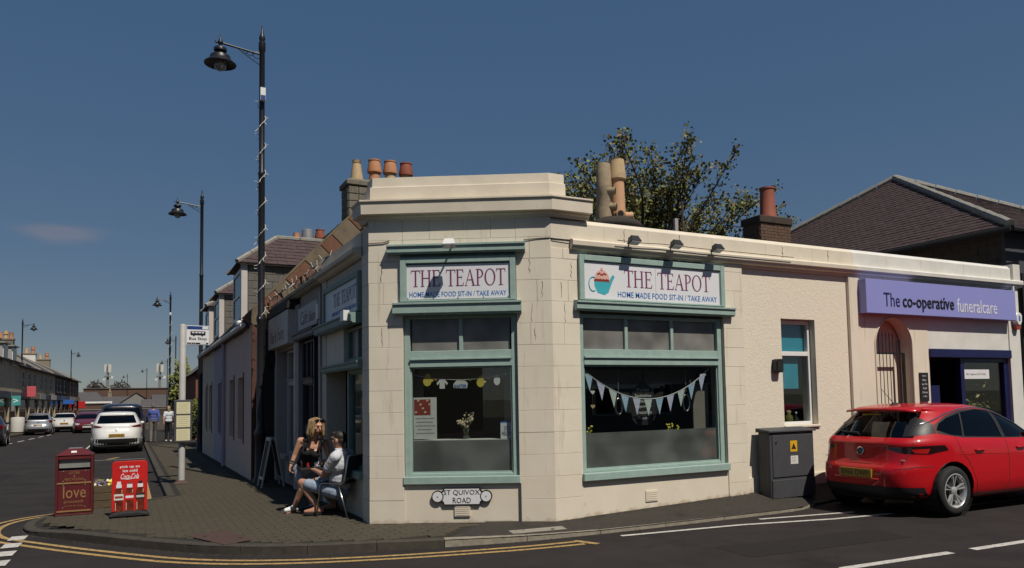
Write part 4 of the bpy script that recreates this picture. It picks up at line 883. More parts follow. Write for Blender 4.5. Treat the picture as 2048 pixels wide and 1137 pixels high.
t = thing('telephone_notice', RF.p(13.8, -.09, 1.95), 'white telephone number board behind the navy shop window', 'notice'); RF.part('board', 'sign_white', t, 13.36, 14.15, D+.004, D+.012, 1.86, 2.03); text('24hr Telephone 01292 475654', 'lettering', 'shop_grey', t, RF, 13.46, 14.05, 1.915, 1.965, D+.0125)
t = thing('wall_plaque', RF.p(12.12, 0, 1.75), 'black plaque with white lettering beside the navy shopfront', 'plaque'); RF.part('plate', 'sign_ink', t, 12.02, 12.24, -.012, .012, 1.48, 1.97)
for k, s_ in enumerate(['Open', 'Mon', 'to Fri', 'Call', '24 hours', 'a day']): text(s_, 'lettering', 'paper', t, RF, 12.08-(.02 if len(s_) > 5 else 0), 12.18+(.02 if len(s_) > 5 else 0), 1.895-k*.07, 1.93-k*.07, .0125)
for (u, z, w_, h_, m, lb) in [(13.55, .99, .14, .28, 'beige_render', 'buff card standing on the shelf behind the navy window'), (13.85, .99, .12, .22, 'clay_buff', 'small tan box on the shelf behind the navy window')]:
    t = thing('display_card', RF.p(u, -.4, z), lb, 'card'); RF.part('card', m, t, u, u+w_, -.42, -.40, z, z+h_); RF.part('card_foot', m, t, u+.02, u+w_-.02, -.47, -.42, z, z+.02)
t = thing('flower_spray', RF.p(14.2, -.4, .99), 'spray of green leaves and pale flowers behind the navy window', 'flowers'); mb = MB(); m2 = MB(); rnd = random.Random(11)
for k in range(160):
    p = RF.p(rnd.gauss(14.15, .20), rnd.uniform(-.55, -.25), 1.0+abs(rnd.gauss(0, .35))); a = Vector((rnd.uniform(-1, 1), rnd.uniform(-1, 1), rnd.uniform(-.3, 1))).normalized()*.06; b = a.orthogonal().normalized()*.02
    (mb if k % 4 else m2).add([p-a, p+b, p+a, p-b], [(0, 1, 2, 3)])
mb.build('leaves', 'leaf', t, kind='stuff', recalc=False); m2.build('blossom', 'petal_cream', t, kind='stuff', recalc=False)
t = thing('alarm_box', RF.p(14.85, 0, 2.93), 'white bell shaped burglar alarm box at the end of the lavender sign', 'alarm box'); mb = MB(); RF.poly(mb, [(14.78, 3.06), (14.80, 2.93), (14.85, 2.86), (14.92, 2.86), (14.97, 2.93), (14.98, 3.06), (14.93, 3.10), (14.83, 3.10)], .0, .10); mb.build('case', 'white_gloss', t, bevel=.012); RF.part('badge', 'sign_blue', t, 14.86, 14.91, .10, .103, 2.94, 3.04)
mb = MB(); RF.poly(mb, [(14.80, 2.86), (14.97, 2.86), (14.93, 2.78), (14.84, 2.78)], .0, .08); mb.build('strobe', 'cherry', t)
mb = MB(); mb.tube([RF.p(14.86, .03, 3.10), RF.p(14.84, .03, 3.62)], .03, 8); props(mb.build('drain_pipe', 'white_gloss'), 'short white pipe above the alarm box beside the lavender sign', 'pipe')

# utility cabinet
t = thing('utility_cabinet', (8.7, 8.33, .2), 'dark grey steel utility cabinet on the footway below the window', 'cabinet')
mb = MB(); mb.box(8.23, 9.12, 8.21, 8.44, .12, 1.09); mb.build('body', 'cabinet', t, bevel=.008)
mb = MB(); mb.hexa([(8.20, 8.18, 1.09), (9.15, 8.18, 1.09), (9.15, 8.46, 1.09), (8.20, 8.46, 1.09), (8.20, 8.18, 1.115), (9.15, 8.18, 1.115), (9.15, 8.46, 1.15), (8.20, 8.46, 1.15)]); mb.build('lid', 'cabinet', t, bevel=.004)
mb = MB(); mb.box(8.27, 9.08, 8.196, 8.212, .44, 1.05); d_ = mb.build('door', 'cabinet', t, bevel=.004); mb = MB(); mb.box(8.245, 9.105, 8.190, 8.212, .14, .40); mb.build('plinth_panel', 'cabinet', t, bevel=.004)
mb = MB(); mb.lathe([(.018, 0), (.018, .012)], 10, (8.34, 8.196, .95), (0, -1, 0)); mb.build('lock', 'steel', d_)
CB = Fr((0, 8.196), (1, 0), (0, -1)); CB.part('warning_label', 'sticker_yellow', d_, 8.62, 8.76, .0, .0015, .80, .96); mb = MB(); CB.poly(mb, [(8.64, .835), (8.74, .835), (8.69, .925)], .0016, .002); mb.build('warning_triangle', 'sign_ink', d_); CB.part('notice_label', 'paper', d_, 8.62, 8.77, .0, .0015, .62, .74)
for k in range(4): CB.part('print', 'shop_grey', d_, 8.635, 8.72+.012*(k % 2), .0016, .002, .645+k*.022, .652+k*.022)

# ------------------------------------------------------------------ the other shops of the row, in shade on the street side
def shop_row():
    s2 = thing('shop', (2.74, 13.4, .09), 'shop with dark window frames next door to the tea room on the street side', 'shop')
    LF.part('pilaster', 'shop_grey', s2, -14.42, -14.20, -.3, .02, -.05, 3.45); LF.part('pilaster', 'shop_grey', s2, -12.56, -12.425, -.3, .02, -.05, 3.45)
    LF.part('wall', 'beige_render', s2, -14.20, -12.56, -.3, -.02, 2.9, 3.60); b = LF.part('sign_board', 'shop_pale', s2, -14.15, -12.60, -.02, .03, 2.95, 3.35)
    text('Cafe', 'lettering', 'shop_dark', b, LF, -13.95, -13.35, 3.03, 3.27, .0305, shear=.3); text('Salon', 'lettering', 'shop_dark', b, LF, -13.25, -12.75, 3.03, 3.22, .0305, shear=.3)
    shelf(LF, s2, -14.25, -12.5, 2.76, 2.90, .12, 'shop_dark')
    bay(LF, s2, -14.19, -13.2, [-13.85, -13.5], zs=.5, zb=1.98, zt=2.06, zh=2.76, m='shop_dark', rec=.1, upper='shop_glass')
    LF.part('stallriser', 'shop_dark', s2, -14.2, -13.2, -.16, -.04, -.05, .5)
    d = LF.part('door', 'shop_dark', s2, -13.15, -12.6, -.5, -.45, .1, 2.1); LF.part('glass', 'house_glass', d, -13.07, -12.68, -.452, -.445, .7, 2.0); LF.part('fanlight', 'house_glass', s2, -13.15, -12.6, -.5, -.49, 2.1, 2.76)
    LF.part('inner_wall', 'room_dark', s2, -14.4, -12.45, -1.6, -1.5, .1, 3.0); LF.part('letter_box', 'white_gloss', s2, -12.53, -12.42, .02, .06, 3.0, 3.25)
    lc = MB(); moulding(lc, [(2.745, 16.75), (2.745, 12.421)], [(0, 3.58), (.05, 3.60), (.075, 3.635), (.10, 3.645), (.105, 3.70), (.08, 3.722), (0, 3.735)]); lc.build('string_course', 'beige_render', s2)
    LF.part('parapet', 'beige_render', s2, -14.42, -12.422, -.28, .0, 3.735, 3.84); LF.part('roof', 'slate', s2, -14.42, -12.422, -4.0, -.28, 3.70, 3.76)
    s3 = thing('shop', (2.74, 15.6, .09), 'pale grey shop at the far end of the row beside the dark wall', 'shop')
    LF.part('pilaster', 'shop_pale', s3, -16.72, -16.45, -.3, .03, -.05, 3.45); LF.part('pilaster', 'shop_pale', s3, -14.60, -14.422, -.3, .03, -.05, 3.45); LF.part('wall', 'shop_grey', s3, -16.45, -14.60, -.3, -.02, 2.7, 3.60)
    b = LF.part('sign_board', 'shop_pale', s3, -16.80, -14.50, .0, .16, 2.76, 3.40, bevel=.01); text('Flair &', 'lettering', 'gold', b, LF, -16.4, -15.7, 2.86, 3.10, .1605); text('Form', 'lettering', 'gold', b, LF, -15.55, -14.9, 2.86, 3.14, .1605)
    LF.part('awning_box', 'black_matt', s3, -16.80, -14.45, .0, .18, 3.41, 3.58)
    bay(LF, s3, -15.9, -14.62, [], zs=.55, zb=2.0, zt=2.12, zh=2.70, m='shop_pale', rec=.14, upper='shop_glass'); LF.part('stallriser', 'shop_pale', s3, -15.9, -14.6, -.18, -.05, -.05, .55)
    d = LF.part('door', 'shop_grey', s3, -16.40, -15.98, -.35, -.30, .1, 2.1); LF.part('glass', 'house_glass', d, -16.34, -16.04, -.302, -.295, .9, 2.0); LF.part('fanlight', 'house_glass', s3, -16.42, -15.95, -.35, -.34, 2.1, 2.7)
    LF.part('inner_wall', 'room_dark', s3, -16.7, -14.45, -1.6, -1.5, .1, 3.0); LF.part('roof', 'slate', s3, -16.72, -14.421, -4.0, -.02, 3.70, 3.76)
    LF.part('wall_lamp', 'lamp_black', s3, -16.70, -16.60, .04, .16, 2.45, 2.68)
    t = thing('street_bunting', (2.68, 14, 3.75), 'row of small pale flags strung along the shop cornice', 'bunting')
    P = [Vector((2.62+.02*math.sin(i*1.7), 11.3+i*5.4/40, 3.83+.02*math.sin(i*.9))) for i in range(41)]; m_ = MB(); m_.tube(P, .006, 4); m_.build('string', 'black_matt', t); rnd = random.Random(5)
    for i in range(0, 40, 1):
        p = P[i]; q = P[i+1]; a = rnd.uniform(-.6, .9); d = Vector((-math.sin(a)*.16, rnd.uniform(-.05, .05), -math.cos(a)*.16)); d = d if i % 3 else -d*.6
        mb = MB(); mb.prism([p, p.lerp(q, .8), p.lerp(q, .4)+d], (0.004, 0, .002)); mb.build('flag', ['shoe_white', 'black_matt', 'shop_pale'][i % 3], t)
shop_row()
t = thing('sandwich_board', (2.55, 15.0, .08), 'folding black chalk board with pale frame standing outside the far shop', 'sandwich board')
for s in (-1, 1):
    mb = MB()
    def q(a, z): return Vector((2.40+s*(.02+.17*(1-z/.92)), 15.2+a, .085+z))
    for a0, a1, z0, z1 in ((-.25, -.21, 0, .92), (.21, .25, 0, .92), (-.21, .21, .86, .92), (-.21, .21, .14, .19)):
        mb.hexa([q(a0, z0), q(a1, z0), q(a1, z0)+Vector((s*.025, 0, 0)), q(a0, z0)+Vector((s*.025, 0, 0)), q(a0, z1), q(a1, z1), q(a1, z1)+Vector((s*.025, 0, 0)), q(a0, z1)+Vector((s*.025, 0, 0))])
    lf = mb.build('leaf', 'shop_pale', t); mb = MB(); mb.hexa([q(-.21, .19)+Vector((s*.005, 0, 0)), q(.21, .19)+Vector((s*.005, 0, 0)), q(.21, .19)+Vector((s*.017, 0, 0)), q(-.21, .19)+Vector((s*.017, 0, 0)), q(-.21, .86)+Vector((s*.005, 0, 0)), q(.21, .86)+Vector((s*.005, 0, 0)), q(.21, .86)+Vector((s*.017, 0, 0)), q(-.21, .86)+Vector((s*.017, 0, 0))]); mb.build('chalkboard', 'black_matt', lf)

# ------------------------------------------------------------------ slates laid in courses
def slates(mb, o, ax, up, W_, L_, test=None, cw=.25, ch=.18, th=.012, rnd=None, lap=1.25):
    rnd = rnd or random.Random(1); o = Vector(o); ax = Vector(ax).normalized(); up = Vector(up).normalized(); nn = ax.cross(up).normalized()
    if nn.z < 0: nn = -nn
    for j in range(int(L_/ch)+1):
        off = (cw/2 if j % 2 else 0)
        for i in range(-1, int(W_/cw)+1):
            a0, a1 = max(0, i*cw+off+.004), min(W_, (i+1)*cw+off-.004); b0, b1 = j*ch, min(L_+.02, j*ch+ch*lap)
            if a1-a0 < .03: continue
            if test and not test((a0+a1)/2, (b0+min(b1, L_))/2): continue
            h = th+rnd.uniform(0, .007); b0 += rnd.uniform(-.008, .008)
            p = lambda a, b, c: o+ax*a+up*b+nn*c
            mb.add([p(a0, b0, h), p(a1, b0, h+rnd.uniform(-.002, .002)), p(a1, b1, .002), p(a0, b1, .002), p(a0, b0, -.004), p(a1, b0, -.004)], [(0, 1, 2, 3), (4, 5, 1, 0)])
    return mb
def chimney_pot(mb_list, x, y, z, kind, par, s=1.0):
    prof = {'plain': [(.13, 0), (.15, .02), (.115, .36), (.12, .42), (.10, .42)], 'cowl': [(.13, 0), (.13, .05), (.115, .27), (.165, .29), (.165, .32), (.14, .52), (.145, .54), (.12, .54)], 'tall': [(.14, 0), (.13, .4), (.14, .42), (.11, .43)], 'short': [(.11, 0), (.10, .3), (.12, .32), (.10, .36)]}[kind]
    mb = MB(); mb.lathe([(r*s, h*s) for r, h in prof], 14, (x, y, z)); return mb.build('chimney_pot', mb_list, par, autos=40)

# ------------------------------------------------------------------ the pink cottage row with dormers
PX, PY0, PY1, EZ = 2.25, 16.75, 28.6, 3.33
pk = thing('cottage_row', (PX, 22, .05), 'long low pink and mauve rendered cottage row with slated dormers beyond the shops', 'house')
WFr = Fr((PX, 0), (0, -1), (-1, 0))
def wallseg(y0, y1, m, wins):
    ys = sorted(wins); cur = y0; 
    mb = MB()
    for (a, b) in ys:
        WFr.box(mb, -a, -cur, -.35, 0, -.4, EZ); WFr.box(mb, -b, -a, -.35, 0, -.4, .85 if b-a < 1.05 else -.3); WFr.box(mb, -b, -a, -.35, 0, 2.25, EZ); cur = b
    WFr.box(mb, -y1, -cur, -.35, 0, -.4, EZ); mb.build('wall', m, pk)
    for (a, b) in ys:
        f_ = MB()
        for u0, u1, z0, z1 in ((-b, -b+.07, .85, 2.25), (-a-.07, -a, .85, 2.25), (-b+.07, -a-.07, .85, .92), (-b+.07, -a-.07, 2.18, 2.25), (-b+.07, -a-.07, 1.52, 1.58)): WFr.box(f_, u0, u1, -.22, -.15, z0, z1)
        f_ = f_.build('window', 'white_gloss', pk); WFr.part('pane', 'house_glass', f_, -b+.07, -a-.07, -.19, -.185, .92, 2.18)
        WFr.part('window_surround', 'stone_red', pk, -a, -a+.12, -.02, .012, .78, 2.35)
wallseg(16.75, 21.5, 'pink_wall', [(18.0, 18.95), (19.7, 20.65)]); wallseg(21.5, 24.6, 'mauve_wall', [(22.6, 23.5)]); wallseg(24.6, PY1, 'grey_wall', [(25.3, 26.2), (26.9, 27.6)])
mb = MB(); mb.box(2.252, 2.40, 16.70, 16.748, -.3, 3.3); mb.build('brick_edge', 'brick_edge', pk)
mb = MB(); mb.box(2.40, 2.9, 16.72, 16.76, -.3, 3.2); mb.build('gable_return', 'stone_dark', pk)  # return wall given a near-black stone colour over its full height
# gable with raised skew and its stones
ridge_x, ridge_z = 5.2, EZ+1.06*(5.2-2.2)
mb = MB(); mb.prism([(2.4, 16.76, 3.0), (8.0, 16.76, 3.0), (8.0, 16.76, 3.4), (ridge_x, 16.76, ridge_z), (2.3, 16.76, 3.40)], (0, .3, 0)); mb.build('gable', 'skew_buff', pk)
sk = MB(); a = Vector((2.2, 16.70, 3.36)); b = Vector((ridge_x-.7, 16.70, EZ+1.06*(ridge_x-.7-2.2)+.03)); sl_ = (b-a); nrm = Vector((-sl_.z, 0, sl_.x)).normalized()
L = sl_.length; k = 0; s = 0
rnd = random.Random(9)
while s < L-.1:
    l = min(rnd.uniform(.34, .62), L-s); p0 = a+sl_*(s/L); p1 = a+sl_*((s+l-.012)/L); mb = MB(); m = 'stone_red' if k % 2 else 'skew_buff'; h = .15+rnd.uniform(-.02, .02)
    mb.prism([p0-nrm*(.24 if k % 2 else .34), p1-nrm*(.24 if k % 2 else .34), p1+nrm*(h-.03), p0+nrm*(h-.03)], (0, .30, 0)); mb.build('skew_stone', m, pk, bevel=.012); s += l; k += 1
mb = MB(); 
mb.prism([a+nrm*.115, b+nrm*.115, b+nrm*.155, a+nrm*.155], (0, .33, 0)); mb.build('skew_cope', 'skew_buff', pk)
# roof slope, far slope, slates
sv = Vector((1, 0, 1.06)).normalized(); SL = (ridge_x-2.1)*math.hypot(1, 1.06)
mb = MB(); mb.prism([(2.08, 17.05, EZ+.02), (ridge_x, 17.05, ridge_z), (8.4, 17.05, EZ), (8.4, 17.05, EZ-.1), (2.08, 17.05, EZ-.06)], (0, PY1-17.05, 0)); roof = mb.build('roof', 'slate', pk)
mb = MB(); slates(mb, (2.08, 17.05, EZ+.03), (0, 1, 0), sv, PY1-17.05, SL); mb.build('slates', 'slate', roof, kind='stuff', recalc=False)
mb = MB(); mb.tube([(2.10, 16.9, EZ-.02), (2.10, PY1, EZ-.02)], .055, 8); mb.build('gutter', 'white_gloss', pk)
mb = MB(); mb.tube([(2.19, 21.5, EZ), (2.19, 21.5, 0)], .045, 8); mb.build('downpipe', 'mauve_wall', pk)
mb = MB(); mb.lathe([(.10, 0), (.11, .05), (.02, .10)], 10, (2.12, 17.65, EZ+.05)); mb.build('gutter_outlet', 'white_gloss', pk)
def dormer(y0, w, zt, zr):
    d = MB(); xb = 2.2+(zt-EZ)/1.06
    d.prism([(PX-.02, y0, EZ-.1), (PX-.02, y0, zt), (xb+.1, y0, zt), (PX+.3, y0, EZ+.2)], (0, w, 0)); dm = d.build('dormer', 'slate_grey', pk)
    s_ = MB(); n = int((zt-EZ+.1)/.17)
    for j in range(n+1):
        z0 = EZ-.08+j*.17; z1 = min(zt, z0+.165); xe = 2.2+(z0-EZ)/1.06+.15; i = 0; x = PX+.10-(.12 if j % 2 else 0)
        while x < xe:
            x1 = min(x+.26, xe); xx = max(x, PX+.10); 
            if x1-xx > .04: s_.box(xx+.004, x1-.004, y0-.014-random.uniform(0, .006), y0-.001, z0, z1-.006)
            x += .26
    s_.build('cheek_slates', 'slate_grey', dm, kind='stuff')
    c = MB(); c.box(PX-.05, PX+.08, y0-.03, y0+.09, EZ-.05, zt); c.build('corner_board', 'shop_pale', dm); c = MB(); c.box(PX-.10, xb+.05, y0-.05, y0-.016, zt-.02, zt+.035); c.build('lead_flashing', 'white_gloss', dm)
    f_ = MB(); DF = Fr((PX-.02, 0), (0, -1), (-1, 0))
    for u0, u1, z0, z1 in ((-y0-w+.1, -y0-w+.18, EZ+.25, zt-.1), (-y0-.18, -y0-.1, EZ+.25, zt-.1), (-y0-w+.18, -y0-.18, EZ+.25, EZ+.33), (-y0-w+.18, -y0-.18, zt-.18, zt-.1), (-y0-w+.18, -y0-.18, EZ+.78, EZ+.84)): DF.box(f_, u0, u1, 0, .03, z0, z1)
    f_.build('window_frame', 'white_gloss', dm); DF.part('pane', 'house_glass', dm, -y0-w+.18, -y0-.18, .0, .01, EZ+.33, zt-.18)
    # hipped roof: front hip and two sides
    yc = y0+w/2; e = .14; A = Vector((PX-.16, y0-e, zt)); B = Vector((PX-.16, y0+w+e, zt)); A2 = Vector((xb+1.6, y0-e, zt)); B2 = Vector((xb+1.6, y0+w+e, zt)); Rf = Vector((PX+.85, yc, zr)); Rb = Vector((xb+1.7, yc, zr))
    r_ = MB(); r_.add([A, B, A2, B2, Rf, Rb], [(0, 2, 5, 4), (1, 4, 5, 3), (0, 4, 1), (0, 1, 3, 2), (2, 3, 5)]); ro = r_.build('dormer_roof', 'slate_purple', dm)
    m2 = MB(); up = (Vector((0, yc-(y0-e), zr-zt))).normalized(); SLn = math.hypot(yc-(y0-e), zr-zt); hipx = .85+.16
    slates(m2, A, (1, 0, 0), up, A2.x-A.x, SLn, lambda a_, b_: a_ > hipx*b_/SLn+.02, cw=.22, ch=.15); m2.build('roof_slates', 'slate_purple', dm, kind='stuff', recalc=False)
    for p, q_ in ((A, Rf), (B, Rf), (Rf, Rb)):
        n_ = max(2, int((q_-p).length/.45))
        for i in range(n_):
            m3 = MB(); m3.tube([p.lerp(q_, i/n_)+Vector((0, 0, .02)), p.lerp(q_, (i+.97)/n_)+Vector((0, 0, .02))], .055, 6); m3.build('ridge_tile', 'ridge', dm)
dormer(18.05, 1.6, 4.82, 5.62); dormer(22.8, 1.5, 4.75, 5.5); dormer(25.9, 1.4, 4.75, 5.4)
def stack(name, par, x0, x1, y0, y1, z0, z1, m, pots, cap='stone_grey', pm=None):
    mb = MB(); mb.box(x0, x1, y0, y1, z0, z1-.16); s_ = mb.build(name, m, par, bevel=.02); mb = MB(); mb.box(x0-.05, x1+.05, y0-.05, y1+.05, z1-.16, z1-.04); mb.build('chimney_cap', cap, s_, bevel=.015)
    mb = MB(); mb.hexa([(x0-.03, y0-.03, z1-.04), (x1+.03, y0-.03, z1-.04), (x1+.03, y1+.03, z1-.04), (x0-.03, y1+.03, z1-.04), (x0+.1, y0+.1, z1+.03), (x1-.1, y0+.1, z1+.03), (x1-.1, y1-.1, z1+.03), (x0+.1, y1-.1, z1+.03)]); mb.build('flaunching', cap, s_)
    for (x, y, kd, mm, sc) in pots: chimney_pot(mm, x, y, z1, kd, s_, sc)
    return s_
st_ = stack('chimney', pk, 4.33, 6.05, 16.85, 17.45, 4.6, 6.72, 'stone_grey', [])
# rubble courses on the stack
rnd = random.Random(4)
for j in range(9):
    z = 5.0+j*.17; x = 4.33
    while x < 6.05:
        l = min(rnd.uniform(.22, .42), 6.05-x); mb = MB(); mb.box(x+.006, x+l-.006, 16.83-rnd.uniform(0, .012), 16.86, z+.006, z+.164)
        mb.build('stone', 'stone_grey', st_, bevel=.010); x += l
    mb = MB(); mb.box(4.318-rnd.uniform(0, .01), 4.34, 16.86, 17.14, z+.006, z+.164); mb.build('stone', 'stone_grey', st_, bevel=.01); mb = MB(); mb.box(4.318-rnd.uniform(0, .01), 4.34, 17.15, 17.44, z+.006, z+.164); mb.build('stone', 'stone_grey', st_, bevel=.01)
def two_tone(x, y, z, low, top, par):
    mb = MB(); mb.lathe([(.135, 0), (.135, .04), (.115, .26), (.115, .30)], 16, (x, y, z)); p_ = mb.build('chimney_pot', low, par, autos=40)
    mb = MB(); mb.lathe([(.115, .25), (.165, .25), (.17, .29), (.13, .52), (.145, .525), (.145, .55), (.11, .55)], 16, (x, y, z)); mb.build('pot_cowl', top, p_, autos=40)
mb = MB(); mb.lathe([(.15, 0), (.15, .03), (.10, .40), (.085, .40), (.085, .42), (.10, .43), (.085, .445), (.10, .46), (.085, .475), (.10, .49), (.08, .50)], 16, (4.60, 17.15, 6.74)); mb.build('chimney_pot', 'clay_buff', st_, autos=40)
two_tone(5.02, 17.15, 6.74, 'clay_orange', 'clay_orange', st_); two_tone(5.40, 17.15, 6.76, 'clay_buff', 'clay_orange', st_); two_tone(5.79, 17.15, 6.76, 'clay_buff', 'clay_red', st_)
s2_ = stack('chimney', pk, 4.55, 5.75, 24.8, 25.4, 5.5, 6.75, 'stone_grey', [])
chimney_pot('clay_orange', 4.75, 25.1, 6.78, 'plain', s2_, .9); mb = MB(); mb.lathe([(.10, 0), (.09, .18), (.19, .20), (.19, .50), (.16, .52)], 12, (5.1, 25.1, 6.78)); mb.build('metal_cowl', 'galv', s2_, autos=40); two_tone(5.5, 25.1, 6.78, 'clay_orange', 'clay_red', s2_)

# ------------------------------------------------------------------ twin flue pots behind the tea room parapet
fx, fy = 8.3, 12.6
t = thing('chimney_stack', (fx, fy, 3.6), 'low mound of a chimney stack with two tall clay flues behind the tea room parapet', 'chimney')
mb = MB(); mb.box(7.9, 9.3, fy-.35, fy+.35, 3.4, 5.0); mb.build('stack', 'stone_dark', t, bevel=.03)
mb = MB(); mb.lathe([(.62, 0), (.55, .12), (.35, .22), (.05, .26)], 14, (8.62, fy, 5.0)); mb.build('flaunching', 'stone_dark', t, smooth=True)
mb = MB(); mb.lathe([(.175, 0), (.175, .28), (.155, .60), (.165, .62), (.155, .80), (.135, 1.22), (.13, 1.23), (.11, 1.20)], 18, (8.40, fy, 5.10)); p1 = mb.build('flue_pot', 'clay_stone', t, autos=40)
mb = MB(); mb.lathe([(.165, 0), (.155, .35), (.14, .98), (.18, .99), (.185, 1.03), (.15, 1.40), (.16, 1.41), (.13, 1.42)], 18, (8.72, fy, 5.05)); p2 = mb.build('flue_pot', 'clay_orange', t, autos=40)
MATS['clay_peach'] = mat('clay_peach', (.55, .325, .185), (.50, .29, .165), .75, 6, .2, 40); p2.data.materials[0] = MATS['clay_peach']
def spout(par, x, z, d, m):
    mb = MB(); o = Vector((x, fy-.10, z)); d = Vector(d).normalized(); mb.tube([o, o+d*.10, o+d*.17], [.075, .075, .085], 10); s_ = mb.build('spout', m, par, autos=40); mb = MB(); mb.lathe([(.068, 0), (.068, .004)], 10, o+d*.170, d); mb.build('spout_mouth', 'black_matt', s_)
spout(p1, 8.40, 5.76, (.75, -.7, -.1), 'clay_stone'); spout(p1, 8.42, 5.44, (.75, -.7, -.1), 'clay_stone'); spout(p2, 8.66, 5.30, (-.3, -.9, -.1), 'clay_peach'); spout(p2, 8.80, 5.30, (.95, -.2, .0), 'clay_peach')
mb = MB(); mb.lathe([(.15, 1.0), (.187, 1.0), (.187, 1.03), (.152, 1.40), (.162, 1.41), (.13, 1.421)], 18, (8.72, fy, 5.052)); mb.build('pot_cap', 'clay_buff', p2, autos=40)
t = thing('roof_post', (10.05, 12.2, 3.6), 'thin weathered posts standing on the flat roof in front of the tree', 'post'); mb = MB(); mb.box(9.85, 9.93, 12.2, 12.26, 3.6, 5.28); mb.build('post', 'shop_grey', t); mb = MB(); mb.tube([(10.05, 12.2, 3.6), (10.05, 12.2, 5.65)], .025, 6); mb.build('rod', 'rust_iron', t); mb = MB(); mb.box(9.93, 10.04, 12.21, 12.24, 4.9, 4.95); mb.build('tie', 'rust_iron', t)

# ------------------------------------------------------------------ right background: brick chimney, hipped roof, far roof
def brick_wall(mb, fr, u0, u1, z0, z1, d=.0, bl=.225, bh=.075, rnd=None, th=.012):
    rnd = rnd or random.Random(2); j = 0; z = z0
    while z < z1-.02:
        u = u0-(bl/2 if j % 2 else 0)
        while u < u1:
            a, b = max(u, u0), min(u+bl, u1)
            if b-a > .03: fr.box(mb, a+.005, b-.005, d-.03, d+th+rnd.uniform(-.004, .004), z+.005, min(z+bh, z1)-.004)
            u += bl
        z += bh; j += 1
t = thing('brick_chimney', (14.0, 13.9, 4.0), 'square brown brick chimney with one red clay pot behind the parapet', 'chimney')
mb = MB(); mb.box(13.62, 14.62, 13.62, 14.2, 3.4, 6.0); sk_ = mb.build('stack', 'mortar_dark', t)
mb = MB(); brick_wall(mb, Fr((0, 13.62), (1, 0), (0, -1)), 13.62, 14.62, 4.6, 5.85); brick_wall(mb, Fr((13.62, 0), (0, -1), (-1, 0)), -14.2, -13.62, 4.6, 5.85); mb.build('bricks', 'brick', t, kind='stuff')
mb = MB(); mb.box(13.57, 14.67, 13.57, 14.25, 5.85, 6.03); mb.build('cap', 'brick_dark', t, bevel=.015); mb = MB(); mb.lathe([(.235, 0), (.235, .04), (.195, .12), (.175, .74), (.195, .76), (.195, .80), (.15, .80)], 18, (14.17, 13.9, 6.03)); mb.build('chimney_pot', 'clay_red', t, autos=40)
hb = thing('hipped_building', (19.0, 13, .4), 'dark brick building with hipped purple slate roof and pale ridge tiles behind the parapet', 'building')
HX, HY0, HY1, HZ = 15.75, 9.0, 19.6, 4.95; AP = Vector((19.1, 13.9, 7.65))
mb = MB(); mb.box(HX+.15, 22.6, HY0+.2, HY1-.2, -.05, HZ-.02); mb.build('wall', 'mortar_dark', hb)
mb = MB(); brick_wall(mb, Fr((HX+.15, 0), (0, -1), (-1, 0)), -13.5, -HY0-.2, 3.7, HZ-.08, bl=.40, bh=.16); mb.build('bricks', 'brick_dark', hb, kind='stuff')
mb = MB(); mb.box(HX+.12, 22.6, HY0+.12, HY0+.2, -.05, HZ-.05); mb.build('front_render', 'dark_render', hb)
A = Vector((HX-.15, HY0-.15, HZ)); B = Vector((HX-.15, HY1, HZ)); Cc = Vector((22.9, HY0-.15, HZ))
mb = MB(); mb.add([A, B, AP, Cc, Vector((22.9, HY1, HZ))], [(0, 2, 1), (0, 3, 2), (1, 2, 4), (2, 3, 4), (0, 1, 4, 3)]); hr = mb.build('roof', 'slate_purple', hb)
def tri_test(P0, ax, up, tri):
    ax = Vector(ax).normalized(); up = Vector(up).normalized(); T = [((p-P0).dot(ax), (p-P0).dot(up)) for p in tri]
    return lambda a, b: inside(a, b, T)
upW = (AP-Vector((A.x, AP.y, A.z))).normalized(); mb = MB(); slates(mb, A, (0, 1, 0), upW, HY1-A.y, (AP-Vector((A.x, AP.y, A.z))).length, tri_test(A, (0, 1, 0), upW, [A, B, AP]), cw=.20, ch=.135, rnd=random.Random(6)); mb.build('slates', 'slate_purple', hr, kind='stuff', recalc=False)
upS = (AP-Vector((AP.x, A.y, A.z))).normalized(); mb = MB(); slates(mb, A, (1, 0, 0), upS, 11.2, (AP-Vector((AP.x, A.y, A.z))).length, tri_test(A, (1, 0, 0), upS, [A, Cc, AP]), cw=.22, ch=.15, rnd=random.Random(8)); mb.build('slates', 'slate_purple', hr, kind='stuff', recalc=False)
for p, q_ in ((A, AP), (B, AP), (Cc, AP)):
    n_ = max(2, int((q_-p).length/.5)); dr_ = (q_-p).normalized()
    for i in range(n_):
        mb = MB(); mb.tube([p.lerp(q_, i/n_)+Vector((0, 0, .03)), p.lerp(q_, (i+.96)/n_)+Vector((0, 0, .03))], [.085, .10], 8); mb.build('ridge_tile', 'ridge', hr)
mb = MB(); mb.tube([A+Vector((-.03, -.05, -.08)), B+Vector((-.03, 0, -.08))], .07, 8); mb.build('gutter', 'black_matt', hb); mb = MB(); mb.tube([A+Vector((-.05, -.06, -.08)), Cc+Vector((0, -.06, -.08))], .06, 8); mb.build('gutter', 'black_matt', hb)
gb = thing('grey_shop', (17, 8.6, .4), 'dark grey rendered shop with large white letters at the right edge', 'shop')
mb = MB(); mb.box(15.30, 26, 8.55, 9.1, -.05, 4.15); mb.build('wall', 'dark_render', gb); mb = MB(); mb.box(15.28, 26, 8.50, 8.548, 2.7, 3.9); mb.build('fascia', 'black_matt', gb)
